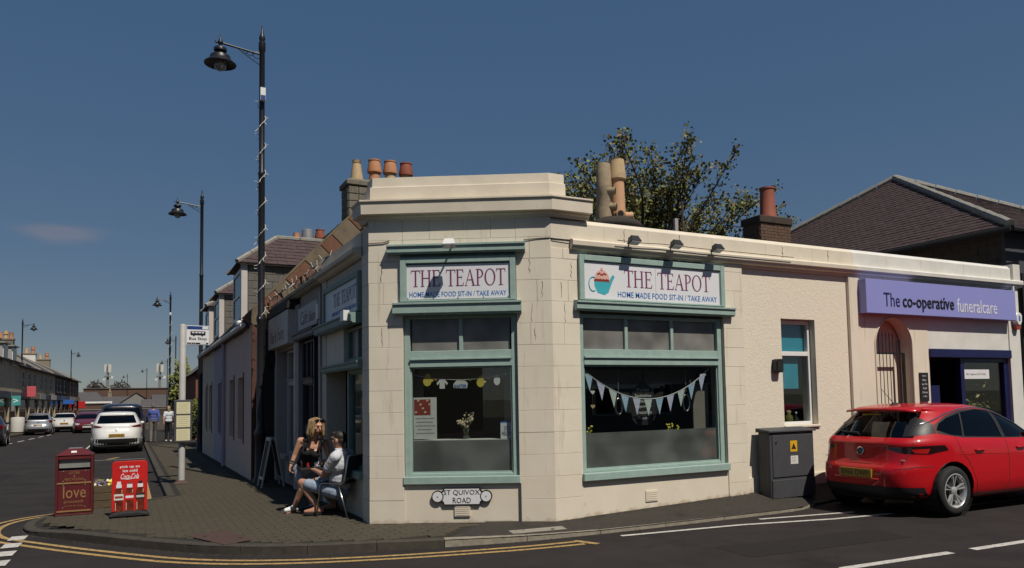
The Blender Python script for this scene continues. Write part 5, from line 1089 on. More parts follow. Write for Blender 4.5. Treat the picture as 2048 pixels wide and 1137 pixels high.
GF = Fr((0, 8.50), (1, 0), (0, -1)); text('g', 'lettering', 'paper', gb, GF, 15.34, 15.62, 2.98, 3.42, .0, ext=.03, bold=.03); text('a', 'lettering', 'paper', gb, GF, 15.36, 15.62, 2.86, 3.0, .035, ext=.03, bold=.03)
fb = thing('far_hall', (30, 20, 0), 'large building with dark slate roof rising behind the hipped roof at the right', 'building')
mb = MB(); mb.box(23.4, 40, 15.6, 26, 0, 7.7); mb.build('wall', 'brick_dark', fb); mb = MB(); A = Vector((22.9, 15.1, 7.75)); mb.add([A, Vector((40, 15.1, 7.75)), Vector((40, 20.5, 9.9)), Vector((28.2, 20.5, 9.9)), Vector((22.9, 26.4, 7.75)), Vector((40, 26.4, 7.75))], [(0, 1, 2, 3), (0, 3, 4), (4, 3, 2, 5), (0, 4, 5, 1)]); fr_ = mb.build('roof', 'slate_purple', fb)
mb = MB(); up_ = Vector((0, 5.4, 2.15)).normalized(); slates(mb, A, (1, 0, 0), up_, 13, 5.8, lambda a, b: a > b*.915, cw=.3, ch=.2, rnd=random.Random(12)); mb.build('slates', 'slate_purple', fr_, kind='stuff', recalc=False)
mb = MB(); mb.tube([(28.2, 20.5, 9.93), (40, 20.5, 9.93)], .09, 6); mb.build('ridge', 'ridge', fb)

# ------------------------------------------------------------------ street furniture
def make_lamp(h=9.35, side=-1, full=True):
    o = thing('street_lamp', (0, 0, 0), 'x', 'street lamp', 'black heritage street lamps along the street')
    mb = MB(); mb.lathe([(.15, 0), (.15, .08), (.115, .14), (.105, .9), (.125, .96), (.125, 1.02), (.085, 1.1), (.082, 3.2), (.095, 3.24), (.095, 3.3), (.068, 3.38), (.062, 6.2), (.072, 6.22), (.072, 6.27), (.056, 6.3), (.054, h-.55), (.068, h-.53), (.068, h-.36), (.045, h-.34), (.065, h-.27), (.045, h-.20), (.03, h-.17), (.012, h)], 14); mb.build('post', 'lamp_black', o, autos=45)
    z = h-.62; s = side; L = .80
    mb = MB(); mb.tube([(0, 0, z+.0), (s*.4, 0, z+.05), (s*L, 0, z+.10), (s*(L+.09), 0, z+.09), (s*(L+.10), 0, z+.13)], [.02, .02, .024, .014, .010], 8); a_ = mb.build('arm', 'lamp_black', o)
    mb = MB(); mb.tube([(0, 0, z-.24), (s*.25, 0, z-.10), (s*.46, 0, z+.04)], .010, 6); mb.build('brace', 'lamp_black', o)
    for cx, r in ((.10, .075), (.235, .052), (.335, .032)):
        mb = MB(); mb.tube([(s*(cx+r*math.cos(t)), 0, z-.035+.05*cx*2+r*math.sin(t)*.9) for t in [i*math.pi/8 for i in range(16)]], .007, 5, closed=True); mb.build('scroll', 'lamp_black', a_)
    c = (s*L, 0, z)
    mb = MB(); mb.lathe([(.008, .26), (.014, .20), (.035, .15), (.055, .10), (.03, .05), (.03, .0), (.115, -.01), (.125, -.03), (.125, -.075), (.11, -.09), (.075, -.10), (.075, -.135), (.13, -.15), (.185, -.175), (.20, -.215), (.21, -.26), (.305, -.335), (.305, -.35), (.29, -.345), (.16, -.27), (.01, -.26)][::-1], 20, c); mb.build('lantern', 'lamp_black', o, autos=40)
    if full:
        mb = MB(); mb.lathe([(.01, -.49), (.06, -.475), (.11, -.42), (.13, -.34), (.125, -.335), (.10, -.42), (.05, -.465), (.01, -.478)], 16, c); mb.build('glass_bowl', 'lamp_bowl', o, smooth=True)
    else:
        mb = MB(); mb.lathe([(.01, -.46), (.09, -.42), (.12, -.34)], 10, c); mb.build('glass_bowl', 'lamp_bowl', o, smooth=True)
    return o
lr = make_lamp(); ll = make_lamp(side=1)
lr.location = (2.33, 15.97, .07); lr['label'] = 'nearest tall black street lamp in front of the dark gap beside the shops'
dup(lr, (2.23, 29.3, .02), label='second black street lamp, rising beyond the bus stop')
dup(lr, (2.37, 56.1, -.08), label='third black street lamp on the right pavement, wound with pale lights')
dup(lr, (4.36, 89.9, -.1), label='fourth black street lamp on the right pavement, half hidden behind the bus stop pole')
dup(lr, (5.33, 134.6, -.1), label='fifth black street lamp on the right, lantern just left of the third post')
dup(lr, (3.0, 167.5, -.1), label='distant black street lamp above the parked van roof')
dup(lr, (-.45, 200.5, -.1), label='farthest small black street lamp, left of the distant gable')
ll.location = (-8.07, 76.5, -.1); ll['label'] = 'nearest black street lamp on the left pavement, arm pointing right'
dup(ll, (-6.77, 115.3, -.1), label='second black street lamp on the left pavement near the end of the terrace')
def garland(x, y, z0, z1, step, r, label, seed):
    rnd = random.Random(seed); t = thing('fairy_lights', (x, y, z1), label, 'fairy lights', 'fairy light strings wound on lamp posts')
    mb = MB(); z = z1; i = 0; P = []
    n = int((z1-z0)/step*16)
    for k in range(n+1): a = k/16*2*math.pi+1.2; zz = z1-(z1-z0)*k/n; P.append(Vector((x-r*math.sin(a), y-r*math.cos(a), zz)))
    mb.tube(P, .006, 4)
    mb.build('cable', 'white_cable', t); mb = MB()
    for k in range(0, n, 2):
        p = P[k]; out = Vector((p.x-x, p.y-y, 0)).normalized(); d = out*.045+Vector((rnd.uniform(-.035, .035), rnd.uniform(-.035, .035), rnd.uniform(-.08, .03))); mb.tube([p, p+d], [.005, .0065], 4)
    mb.build('bulbs', 'white_cable', t, kind='stuff')
    mb = MB(); mb.box(x-.05, x+.05, y-r-.08, y-r+.0, z1+.0, z1+.26); mb.build('control_box', 'white_gloss', t); mb = MB(); mb.box(x-.045, x+.045, y-r-.085, y-r-.08, z1-.0, z1+.10); mb.build('box_label', 'bus_blue', t)
garland(2.33, 15.97, 3.35, 7.80, .56, .078, 'pale fairy lights wound around the nearest street lamp post', 1)
garland(2.37, 56.1, 1.8, 7.6, .7, .085, 'pale fairy lights wound around the third street lamp post', 2)

# bus stop
BX, BY, BZ = .95, 16.94, .075
t = thing('bus_stop', (BX, BY, BZ), 'grey bus stop pole with flag sign and timetable case on the pavement', 'bus stop')
mb = MB(); mb.lathe([(.062, 0), (.062, 3.2), (.05, 3.22)], 14, (BX, BY, BZ)); mb.build('pole', 'pole_grey', t, autos=40)
mb = MB(); mb.hexa([(BX-.16, BY-.16, BZ), (BX+.16, BY-.16, BZ), (BX+.16, BY+.16, BZ), (BX-.16, BY+.16, BZ), (BX-.08, BY-.08, BZ+.07), (BX+.08, BY-.08, BZ+.07), (BX+.08, BY+.08, BZ+.07), (BX-.08, BY+.08, BZ+.07)]); mb.build('base', 'rust_iron', t, bevel=.01)
SF = Fr((BX, BY), (math.cos(R(6)), math.sin(R(6))), (math.sin(R(6)), -math.cos(R(6))))
f_ = SF.part('flag_sign', 'sign_white', t, .065, .50, -.015, .012, BZ+2.80, BZ+3.20, bevel=.006); SF.part('header', 'bus_blue', f_, .075, .49, .012, .0135, BZ+3.12, BZ+3.19); SF.part('header_badge', 'sign_white', f_, .37, .48, .0136, .015, BZ+3.13, BZ+3.185)
mb = MB(); SF.poly(mb, [(.14, BZ+3.01), (.15, BZ+3.00), (.42, BZ+3.00), (.43, BZ+3.015), (.43, BZ+3.075), (.42, BZ+3.085), (.155, BZ+3.085), (.14, BZ+3.07)], .0125, .014); bi = mb.build('bus_symbol', 'sign_ink', f_)
for k in range(4): SF.part('bus_window', 'sign_white', bi, .17+k*.062, .215+k*.062, .0141, .015, BZ+3.045, BZ+3.072)
for u in (.205, .365): mb = MB(); disc(SF, mb, u, BZ+2.998, .018, .018, .0141, .0155, 10); mb.build('bus_wheel', 'sign_ink', bi)
text('Bus Stop', 'lettering', 'sign_ink', f_, SF, .115, .455, BZ+2.885, BZ+2.965, .0125, bold=.015); SF.part('route_strip', 'sign_ink', f_, .08, .485, .0125, .014, BZ+2.815, BZ+2.85); SF.part('route_number', 'sign_white', f_, .33, .44, .0141, .015, BZ+2.82, BZ+2.846)
text('1 4 11', 'lettering', 'sign_white', f_, SF, .11, .24, BZ+2.82, BZ+2.845, .0142)
c_ = SF.part('timetable_case', 'cabinet', t, -.17, .17, .06, .13, BZ+.82, BZ+1.68, bevel=.012)
for k in range(3):
    z = BZ+.865+k*.268; p_ = SF.part('timetable', 'timetable', c_, -.125, .13, .131, .134, z, z+.235)
    for j in range(5): SF.part('print_line', 'clay_stone', p_, -.10, .10-.02*(j % 2), .1341, .1345, z+.03+j*.04, z+.036+j*.04)
mb = MB(); mb.box(BX-.07, BX+.07, BY-.075, BY+.075, BZ+1.4, BZ+1.46); mb.build('clamp', 'galv', t)

# litter bin
bx0, bx1, by0, by1, bz = -.93, -.455, 12.92, 13.34, .09
BF = Fr((0, by0), (1, 0), (0, -1))
t = thing('litter_bin', ((bx0+bx1)/2, 13.1, bz), 'maroon metal litter bin with gold lettering beside the red advertising board', 'litter bin')
mb = MB(); mb.box(bx0, bx1, by0, by1, bz, bz+.02)
mb.box(bx0, bx0+.035, by0, by1, bz+.02, bz+.86); mb.box(bx1-.035, bx1, by0, by1, bz+.02, bz+.86); mb.box(bx0+.035, bx1-.035, by1-.02, by1, bz+.02, bz+.86); mb.box(bx0+.035, bx1-.035, by0+.008, by0+.03, bz+.02, bz+.645); mb.box(bx0+.035, bx1-.035, by0+.008, by0+.03, bz+.80, bz+.86)
mb.build('body', 'bin_red', t, bevel=.006)
mb = MB(); mb.hexa([(bx0-.008, by0-.008, bz+.86), (bx1+.008, by0-.008, bz+.86), (bx1+.008, by1+.008, bz+.86), (bx0-.008, by1+.008, bz+.86), (bx0+.14, by0+.12, bz+.955), (bx1-.14, by0+.12, bz+.955), (bx1-.14, by1-.12, bz+.955), (bx0+.14, by1-.12, bz+.955)]); mb.build('lid', 'bin_red', t, bevel=.006)
mb = MB(); mb.box(bx0+.15, bx1-.15, by0+.13, by1-.13, bz+.955, bz+.962); mb.build('stubber_plate', 'galv', t); mb = MB(); mb.hexa([(bx0+.19, by0+.045, bz+.8955), (bx0+.26, by0+.045, bz+.8955), (bx0+.26, by0+.075, bz+.92), (bx0+.19, by0+.075, bz+.92), (bx0+.19, by0+.042, bz+.898), (bx0+.26, by0+.042, bz+.898), (bx0+.26, by0+.072, bz+.923), (bx0+.19, by0+.072, bz+.923)]); mb.build('sticker', 'paper', t)
BF.part('flap', 'brushed', t, bx0+.045, bx1-.045, -.06, -.05, bz+.68, bz+.80); BF.part('aperture_back', 'black_matt', t, bx0+.04, bx1-.04, -.12, -.10, bz+.5, bz+.82)
for z in (.052, .452): BF.part('gold_band', 'gold', t, bx0+.025, bx1-.025, -.005, .002, bz+z, bz+z+.022)
text('LITTER\n&\nRECYCLING', 'lettering', 'gold', t, BF, bx0+.12, bx1-.12, bz+.50, bz+.625, -.006); text('love', 'large_lettering', 'gold', t, BF, bx0+.10, bx1-.09, bz+.245, bz+.42, -.006); text('prestwick', 'lettering', 'gold', t, BF, bx0+.115, bx1-.115, bz+.165, bz+.22, -.006); text('use this bin please', 'lettering', 'gold', t, BF, bx0+.12, bx1-.12, bz+.12, bz+.148, -.006)
for u in (bx0+.10, bx1-.10):
    for z in (.07+.04, .43, .49, .63): BF.part('rivet', 'galv', t, u-.006, u+.006, -.008, -.002, bz+z, bz+z+.012)

# wooden planter with pansies
t = thing('flower_planter', (-.1, 13.75, .085), 'low wooden planter of yellow and purple pansies between bin and advertising board', 'planter')
for k in range(3):
    for (a, b, c, d) in ((-.49, .22, 13.60, 13.63), (-.49, .22, 14.02, 14.05)):
        mb = MB(); mb.box(a, b, c-.004*(k % 2), d, .085+k*.115, .195+k*.115); mb.build('plank', 'plank', t, bevel=.005)
    for (a, b) in ((-.49, -.46), (.19, .22)): mb = MB(); mb.box(a-.003*(k % 2), b, 13.632, 14.018, .085+k*.115, .195+k*.115); mb.build('plank', 'plank', t, bevel=.005)
mb = MB(); mb.box(-.46, .19, 13.632, 14.018, .30, .40); mb.build('soil', 'soil', t)
f1, f2, f3, lv = MB(), MB(), MB(), MB(); rnd = random.Random(21)
for k in range(170):
    p = Vector((rnd.uniform(-.47, .20), rnd.uniform(13.60, 14.03), .41+rnd.uniform(0, .09))); g = (f1 if p.x > -.30 else f2) if k % 5 else f3
    if k % 2:
        nd = Vector((rnd.uniform(-.5, .5), -1, rnd.uniform(.1, .9))).normalized(); e1 = nd.orthogonal().normalized(); e2 = nd.cross(e1); r_ = rnd.uniform(.016, .028)
        g.add([p+nd*.004]+[p+(e1*math.cos(a)+e2*math.sin(a))*r_*(1 if i % 2 else .75) for i, a in enumerate([j*math.pi/5 for j in range(10)])], [(0, i+1, (i+1) % 10+1) for i in range(10)])
    else:
        d = Vector((rnd.uniform(-1, 1), rnd.uniform(-1, 1), rnd.uniform(.1, .8))).normalized()*.035; w_ = d.orthogonal().normalized()*.014; lv.add([p-d, p+w_, p+d, p-w_], [(0, 1, 2, 3)])
f1.build('yellow_blossom', 'pansy_yellow', t, kind='stuff', recalc=False); f2.build('purple_blossom', 'pansy_purple', t, kind='stuff', recalc=False); f3.build('white_blossom', 'pansy_white', t, kind='stuff', recalc=False); lv.build('leaves', 'leaf', t, kind='stuff', recalc=False)

# advertising board
AF = Fr((.02, 12.33), (1, -.02), (.02, -1))
t = thing('advertising_board', (.02, 12.33, .09), 'red swinging advertising board showing three cola bottles on a black rubber base', 'sign')
z0 = .16; w2 = .225; pts = [(-w2+.01, z0), (w2-.01, z0), (w2, z0+.03), (w2, z0+.66)]+[(w2-.05+.05*math.cos(a), z0+.66+.05*math.sin(a)) for a in [i*math.pi/10 for i in range(1, 6)]]+[(-w2+.05-.05*math.sin(a), z0+.66+.05*math.cos(a)) for a in [i*math.pi/10 for i in range(0, 5)]]+[(-w2, z0+.66), (-w2, z0+.03)]
mb = MB(); AF.poly(mb, pts, -.02, .02); pn = mb.build('panel', 'coke_red', t, bevel=.006)
mb = MB(); prof = [(-.26, .09), (-.20, .095), (.20, .095), (.26, .09), (.25, .13), (.20, .155), (.1, .17), (-.1, .17), (-.20, .155), (-.25, .13)]; AF.poly(mb, prof, -.15, .16); mb.build('rubber_base', 'rubber', t, bevel=.02)
text('pick up an', 'lettering', 'sign_white', pn, AF, -.125, .125, z0+.605, z0+.650, .0205, bold=.02); text('ice cold', 'lettering', 'sign_white', pn, AF, -.09, .095, z0+.555, z0+.595, .0205, bold=.02); text('Coca-Cola', 'script_lettering', 'sign_white', pn, AF, -.115, .115, z0+.455, z0+.535, .0205, bold=.012, shear=.45)
mb = MB(); AF.poly(mb, [(-.10, z0+.462), (-.03, z0+.448), (.03, z0+.456), (.11, z0+.472), (.11, z0+.478), (.03, z0+.464), (-.03, z0+.457)], .0205, .0225); mb.build('swash', 'sign_white', pn)
def bottle_print(c, cap, lab, lab2):
    b_ = MB(); prof = [(-.052, .005), (.052, .005), (.058, .03), (.055, .10), (.05, .14), (.058, .20), (.062, .245), (.05, .30), (.03, .345), (.026, .365), (-.026, .365), (-.03, .345), (-.05, .30), (-.062, .245), (-.058, .20), (-.05, .14), (-.055, .10), (-.058, .03)]
    AF.poly(b_, [(c+u, z0+v) for u, v in prof], .0205, .0215); o_ = b_.build('bottle_print', 'coke_drink', pn)
    for (a, b2, z_0, z_1, m) in ((-.059, .059, .165, .25, lab), (-.05, .05, .19, .222, lab2), (-.034, .034, .335, .385, 'sign_white'), (-.024, .024, .385, .425, cap)):
        AF.part('bottle_label', m, o_, c+a, c+b2, .0216+(.0006 if m == lab2 else 0), .0222+(.0006 if m == lab2 else 0), z0+z_0, z0+z_1)
    AF.part('highlight', 'pink_cream', o_, c-.045, c-.036, .0216, .0222, z0+.02, z0+.13); AF.part('highlight', 'clay_orange', o_, c+.030, c+.045, .0216, .0222, z0+.26, z0+.31)
bottle_print(-.135, 'sign_white', 'paper', 'cherry'); bottle_print(0, 'cherry', 'coke_red', 'sign_white'); bottle_print(.135, 'black_matt', 'black_matt', 'shop_pale')

# ------------------------------------------------------------------ vehicles
def catmull(S, per=5):
    out = []; n = len(S)
    for i in range(n-1):
        p0, p1, p2, p3 = S[max(i-1, 0)], S[i], S[i+1], S[min(i+2, n-1)]
        for j in range(per):
            t = j/per; out.append([.5*(2*b+(c-a)*t+(2*a-5*b+4*c-d)*t*t+(-a+3*b-3*c+d)*t**3) for a, b, c, d in zip(p0, p1, p2, p3)])
    out.append(list(S[-1])); return out
def hull_bm(spec, N=72, per=5):
    """stacked rounded plan outlines, bottom to top; each row: xr, zr, xf, zf, half width, rear power, front power"""
    rows = catmull(spec, per); bm = bmesh.new(); rings = []
    for (xr, zr, xf, zf, w, nr, nf) in rows:
        ring = []; xc = (xr+xf)/2; a = (xf-xr)/2
        for k in range(N):
            t = 2*math.pi*k/N; c, s = math.cos(t), math.sin(t); n = nf if c > 0 else nr
            # blend sampling so flats get points too
            x = xc+a*math.copysign(abs(c)**(2/n), c); y = w*math.copysign(abs(s)**(2/n), s)
            u = (x-xr)/max(1e-6, xf-xr); ring.append(bm.verts.new((x, y, zr+(zf-zr)*u)))
        rings.append(ring)
    for r0, r1 in zip(rings, rings[1:]):
        for k in range(N): bm.faces.new((r0[k], r0[(k+1) % N], r1[(k+1) % N], r1[k]))
    bm.faces.new(rings[0][::-1]); bm.faces.new(rings[-1]); bmesh.ops.recalc_face_normals(bm, faces=bm.faces); return bm
def knife(bm, poly, axis, pred, nrm=None):
    """cut along a convex outline seen along axis ('x': points are (y,z); 'y': points are (x,z)) and return the faces inside"""
    ctr = (sum(p[0] for p in poly)/len(poly), sum(p[1] for p in poly)/len(poly)); m = len(poly)
    def to3(p): return Vector((0, p[0], p[1])) if axis == 'x' else Vector((p[0], 0, p[1]))
    ax = Vector((1, 0, 0)) if axis == 'x' else Vector((0, 1, 0))
    for i in range(m):
        a, b = to3(poly[i]), to3(poly[(i+1) % m]); nn = (b-a).cross(ax)
        if nn.length < 1e-7: continue
        fs = [f for f in bm.faces if pred(f.calc_center_median(), f.normal)]
        geom = set(fs)
        for f in fs: geom.update(f.edges); geom.update(f.verts)
        bmesh.ops.bisect_plane(bm, geom=list(geom), plane_co=a, plane_no=nn.normalized(), dist=1e-5)
    out = []
    for f in bm.faces:
        c = f.calc_center_median()
        if pred(c, f.normal):
            q = (c.y, c.z) if axis == 'x' else (c.x, c.z)
            if inside(q[0], q[1], poly): out.append(f)
    return out
def take(bm, faces, name, m, parent, push=0., thick=0):
    """lift faces out of the hull as a part of their own"""
    vs = {}; mb = MB()
    for f in faces:
        idx = []
        for v in f.verts:
            if v not in vs: vs[v] = len(mb.v); p = v.co+v.normal*push; mb.v.append(tuple(p))
            idx.append(vs[v])
        mb.f.append(tuple(idx)); mb.m.append(0)
    bmesh.ops.delete(bm, geom=faces, context='FACES')
    return mb.build(name, m, parent, smooth=True, recalc=False) if mb.f else None
WH = {}
def wheel(par, x, y, r, side, spokes=5, w=.21, style='split'):
    """tyre and rim; side = +1 for the car's left (outer face towards +y)"""
    key = (r, style, spokes)
    tm, rm = MB(), MB()
    tm.lathe([(r*.70, -w/2+.01), (r*.80, -w/2), (r*.93, -w/2+.008), (r*.985, -w/2+.035), (r, -w/2+.06), (r, w/2-.06), (r*.985, w/2-.035), (r*.93, w/2-.008), (r*.80, w/2), (r*.70, w/2-.01)], 40, (x, y, r), (0, side, 0), caps=False)
    ty = tm.build('wheel', 'rubber', par, autos=50)
    R0 = r*.71; o = Vector((x, y, r)); out = w/2-.022
    rm.lathe([(R0, -w/2+.02), (R0, out+.012), (R0-.012, out+.016), (R0-.022, out+.004), (R0-.03, out-.03), (R0-.035, -w/2+.03)], 40, o, (0, side, 0), caps=False)
    def pt(a, rad, d): return o+Vector((math.cos(a)*rad, side*d, math.sin(a)*rad))
    for k in range(spokes):
        a = k*2*math.pi/spokes+.3
        for da in ((-.16, .16) if style == 'split' else (0,)):
            w0, w1 = (.10, .14) if style == 'split' else (.34, .26)
            rm.hexa([pt(a+da*.4-w0, r*.12, out-.045), pt(a+da*.4+w0, r*.12, out-.045), pt(a+da+w1*.35, R0-.02, out-.02), pt(a+da-w1*.35, R0-.02, out-.02), pt(a+da*.4-w0, r*.12, out-.012), pt(a+da*.4+w0, r*.12, out-.012), pt(a+da+w1*.30, R0-.02, out+.004), pt(a+da-w1*.30, R0-.02, out+.004)])
    rm.lathe([(r*.17, out-.05), (r*.17, out-.012), (r*.12, out-.002), (.01, out)], 16, o, (0, side, 0)); rim = rm.build('rim', 'alloy', ty, autos=35)
    bk = MB(); bk.lathe([(R0-.03, -.02), (R0-.03, out-.075), (.02, out-.075)], 24, o, (0, side, 0)); bk.build('brake_disc', 'plastic_black', ty)
    return ty
def car(name, label, loc, rz, spec, paint, L, wx, r, hw, rear, side_w, extras=None, group=None, scale=1.0, N=72, per=5, front=None, wheels='split', glass_m='car_glass', noses=()):
    o = thing(name, (0, 0, 0), label, 'car', group)
    bm = hull_bm(spec, N, per)
    for x in wx:                                   # wheel arches
        arch_ = [(x+(r+.055)*math.cos(a), r+.01+(r+.055)*math.sin(a)) for a in [i*2*math.pi/22 for i in range(22)]]
        arch_ = [(a, max(b, -.2)) for a, b in arch_]
        for sgn in (-1, 1):
            f_ = knife(bm, arch_, 'y', lambda c, n, s=sgn: c.y*s > hw*.55 and abs(c.x-x) < r+.35); bmesh.ops.delete(bm, geom=f_, context='FACES')
    def sidep(s): return lambda c, n: c.y*s > .2 and abs(n.y) > .30
    gl = []
    for (nm, poly, m, push) in side_w:
        for s in (-1, 1):
            f_ = knife(bm, poly, 'y', sidep(s)); bm.normal_update(); take(bm, f_, nm, m, o, push)
    for (nm, poly, m, push) in rear:
        f_ = knife(bm, poly, 'x', lambda c, n: c.x < L*.3 and n.x < -.12); take(bm, f_, nm, m, o, push)
    for (nm, poly, m, push) in (front or []):
        f_ = knife(bm, poly, 'x', lambda c, n: c.x > L*.55 and n.x > .12); take(bm, f_, nm, m, o, push)
    mb = MB(); idx = {v: i for i, v in enumerate(bm.verts)}
    mb.v = [tuple(v.co) for v in bm.verts]; mb.f = [tuple(idx[v] for v in f.verts) for f in bm.faces]; mb.m = [0]*len(mb.f)
    body = mb.build('body', paint, o, recalc=False, autos=38)
    bvh = BVHTree.FromBMesh(hull_bm(spec, N, per)); bm.free()
    ub = MB(); ub.box(.35, L-.35, -hw*.70, hw*.70, .17, .5); ub.build('underbody', 'plastic_black', o)
    for x in wx:
        for s in (-1, 1):
            m_ = MB(); m_.lathe([(r+.06, hw*.45), (r+.06, hw-.03)], 22, (x, 0, r+.01), (0, s, 0)); m_.f = [f for f in m_.f if len(f) == 4]; m_.m = [0]*len(m_.f); m_.build('arch_liner', 'plastic_black', o, recalc=False); wheel(o, x, s*(hw-.115), r, s, 5, style=wheels)
    def side_pt(x, z, s, d=0.):
        h = bvh.ray_cast(Vector((x, s*3, z)), Vector((0, -s, 0))); return (h[0]+h[1]*d, h[1]) if h[0] else (Vector((x, s*hw, z)), Vector((0, s, 0)))
    def rear_pt(y, z, d=0.):
        h = bvh.ray_cast(Vector((-3, y, z)), Vector((1, 0, 0))); return (h[0]+h[1]*d, h[1]) if h[0] else (Vector((0, y, z)), Vector((-1, 0, 0)))
    def front_pt(y, z, d=0.):
        h = bvh.ray_cast(Vector((9, y, z)), Vector((-1, 0, 0))); return (h[0]+h[1]*d, h[1]) if h[0] else (Vector((L, y, z)), Vector((1, 0, 0)))
    if extras: extras(o, body, side_pt, rear_pt, front_pt)
    o.location = loc; o.rotation_euler = (0, 0, rz); o.scale = (scale,)*3
    return o
def line_on(fn, pts, r, name, m, par, s=None, d=0.):
    P = []
    for i in range(len(pts)-1):
        for j in range(5):
            t = j/5; a = pts[i][0]+(pts[i+1][0]-pts[i][0])*t; b = pts[i][1]+(pts[i+1][1]-pts[i][1])*t; P.append((fn(a, b, s, d) if s is not None else fn(a, b, d))[0])
    P.append((fn(*pts[-1], s, d) if s is not None else fn(*pts[-1], d))[0]); mb = MB(); mb.tube(P, r, 5); return mb.build(name, m, par, smooth=True)
# ---- red hatchback
hatch = [(.30, .19, 4.15, .19, .76, 5, 4), (.12, .26, 4.27, .24, .85, 5, 4), (.055, .38, 4.34, .38, .895, 4.6, 3.6), (.03, .52, 4.37, .50, .905, 4.4, 3.4), (.04, .62, 4.36, .58, .905, 4.4, 3.2), (.10, .70, 4.32, .64, .903, 4.6, 3.0), (.13, .80, 4.24, .70, .900, 4.6, 2.8), (.145, .90, 4.08, .77, .893, 4.6, 2.8),
         (.15, .96, 3.70, .87, .878, 4.6, 3.0), (.19, 1.01, 3.30, .95, .855, 4.6, 3.2), (.27, 1.08, 3.08, 1.04, .815, 4.4, 3.6), (.39, 1.19, 2.84, 1.15, .765, 4.2, 4), (.52, 1.30, 2.58, 1.26, .710, 4.0, 4.0), (.60, 1.375, 2.36, 1.345, .660, 3.8, 3.8), (.56, 1.425, 2.18, 1.40, .615, 3.8, 3.6), (.66, 1.45, 2.02, 1.437, .55, 3.6, 3.4), (.90, 1.475, 1.85, 1.465, .42, 3.2, 3.0), (1.15, 1.485, 1.65, 1.48, .22, 3, 3), (1.35, 1.488, 1.45, 1.487, .04, 2.5, 2.5)]
def red_extras(o, body, sp, rp_, fp):
    NPf = None
    # number plate
    p, n = rp_(0, .555, .012); mb = MB(); mb.box(p.x-.012, p.x+.02, -.262, .262, .498, .612); pl_ = mb.build('number_plate', 'plate_yellow', o)
    PF = Fr((p.x-.012, 0), (0, -1), (-1, 0)); text('BF66 OWP', 'lettering', 'sign_ink', pl_, PF, -.225, .225, .518, .594, .0005, ext=.001, bold=.01)
    mb = MB(); mb.box(p.x-.005, p.x+.05, -.36, .36, .47, .495); mb.build('plate_recess', 'car_red', o, bevel=.008)
    # bumper valance, dark
    mb = MB(); mb.add([tuple(rp_(-.78+.065*i, .215+.035*j-.00*abs(i-12), .006)[0]) for j in range(6) for i in range(25)], [(25*j+i, 25*j+i+1, 25*j+26+i, 25*j+25+i) for j in range(5) for i in range(24)]); mb.build('valance', 'plastic_black', o, smooth=True)
    # badge
    p, n = rp_(0, .845, .004); mb = MB(); mb.lathe([(.058, -.01), (.058, .006), (.048, .010), (.046, .004), (.001, .004)], 22, p, n); b_ = mb.build('badge', 'chrome', o, autos=40); mb = MB(); mb.lathe([(.045, .004), (.045, .0055)], 18, p, n); mb.build('badge_face', 'cabinet', b_)
    e1 = Vector((0, -1, 0)); e2 = n.cross(e1).normalized(); mb = MB()
    pts = [(.038, .030), (.005, .012), (.012, .002), (-.038, -.030), (-.005, -.012), (-.012, -.002)]; mb.prism([p+n*.0056+e1*a-e2*b for a, b in pts], n*.003); mb.build('emblem', 'chrome', b_)
    for y in (.62, -.60): 
        p, n = rp_(y, .745, .001); mb = MB(); mb.box(p.x-.003, p.x+.004, y-.06, y+.06, .738, .752); mb.build('model_badge', 'chrome', o)
    # hatch seam, bumper seam and door seams
    line_on(lambda a, b, d=0: rp_(a, b, d), [(-.70, .98), (-.66, .80), (-.60, .68), (.60, .68), (.66, .80), (.70, .98)], .005, 'hatch_seam', 'black_matt', o, None, -.001)
    for s in (-1, 1):
        line_on(sp, [(2.02, 1.0), (2.03, .70), (2.0, .36), (1.95, .24)], .0045, 'door_seam', 'black_matt', o, s, -.001); line_on(sp, [(.98, 1.04), (1.02, .85), (1.16, .70), (1.30, .42), (1.34, .26)], .0045, 'door_seam', 'black_matt', o, s, -.001); line_on(sp, [(3.12, .92), (3.13, .60), (3.05, .28)], .0045, 'door_seam', 'black_matt', o, s, -.001); line_on(sp, [(1.34, .26), (2.0, .245), (3.0, .245)], .0045, 'sill_seam', 'black_matt', o, s, -.001)
        line_on(sp, [(.52, 1.20), (.72, 1.245), (1.0, 1.335), (1.38, 1.40), (1.75, 1.412), (2.1, 1.372), (2.46, 1.262), (2.82, 1.11), (3.03, .995)], .011, 'chrome_strip', 'chrome', o, s, .002)
        line_on(sp, [(.10, .62), (.30, .655), (.52, .66)], .006, 'bumper_seam', 'black_matt', o, s, -.002)
        for x in (1.30, 2.22):
            p, n = sp(x+.09, .845, s, .018); mb = MB(); mb.tube([sp(x, .84, s, .006)[0], sp(x+.03, .842, s, .026)[0], sp(x+.15, .846, s, .026)[0], sp(x+.19, .846, s, .006)[0]], [.012, .015, .015, .012], 8); mb.build('door_handle', 'car_red', o, smooth=True)
        m2 = MB(); p = sp(2.78, 1.0, s, .09)[0]; m2.ball(p, .10, 12, 8, (.75, .9, .62)); m2.build('door_mirror', 'car_red', o, smooth=True)
        line_on(sp, [(1.0, .80), (1.6, .79), (2.4, .76), (3.2, .72)], .004, 'feature_line', 'car_red', o, s, .001)
    # wiper, aerial, high stop lamp
    mb = MB(); mb.tube([rp_(.12, 1.075, .01)[0], rp_(.36, 1.08, .016)[0], rp_(.50, 1.10, .012)[0]], [.02, .013, .006], 6); mb.build('rear_wiper', 'plastic_black', o)
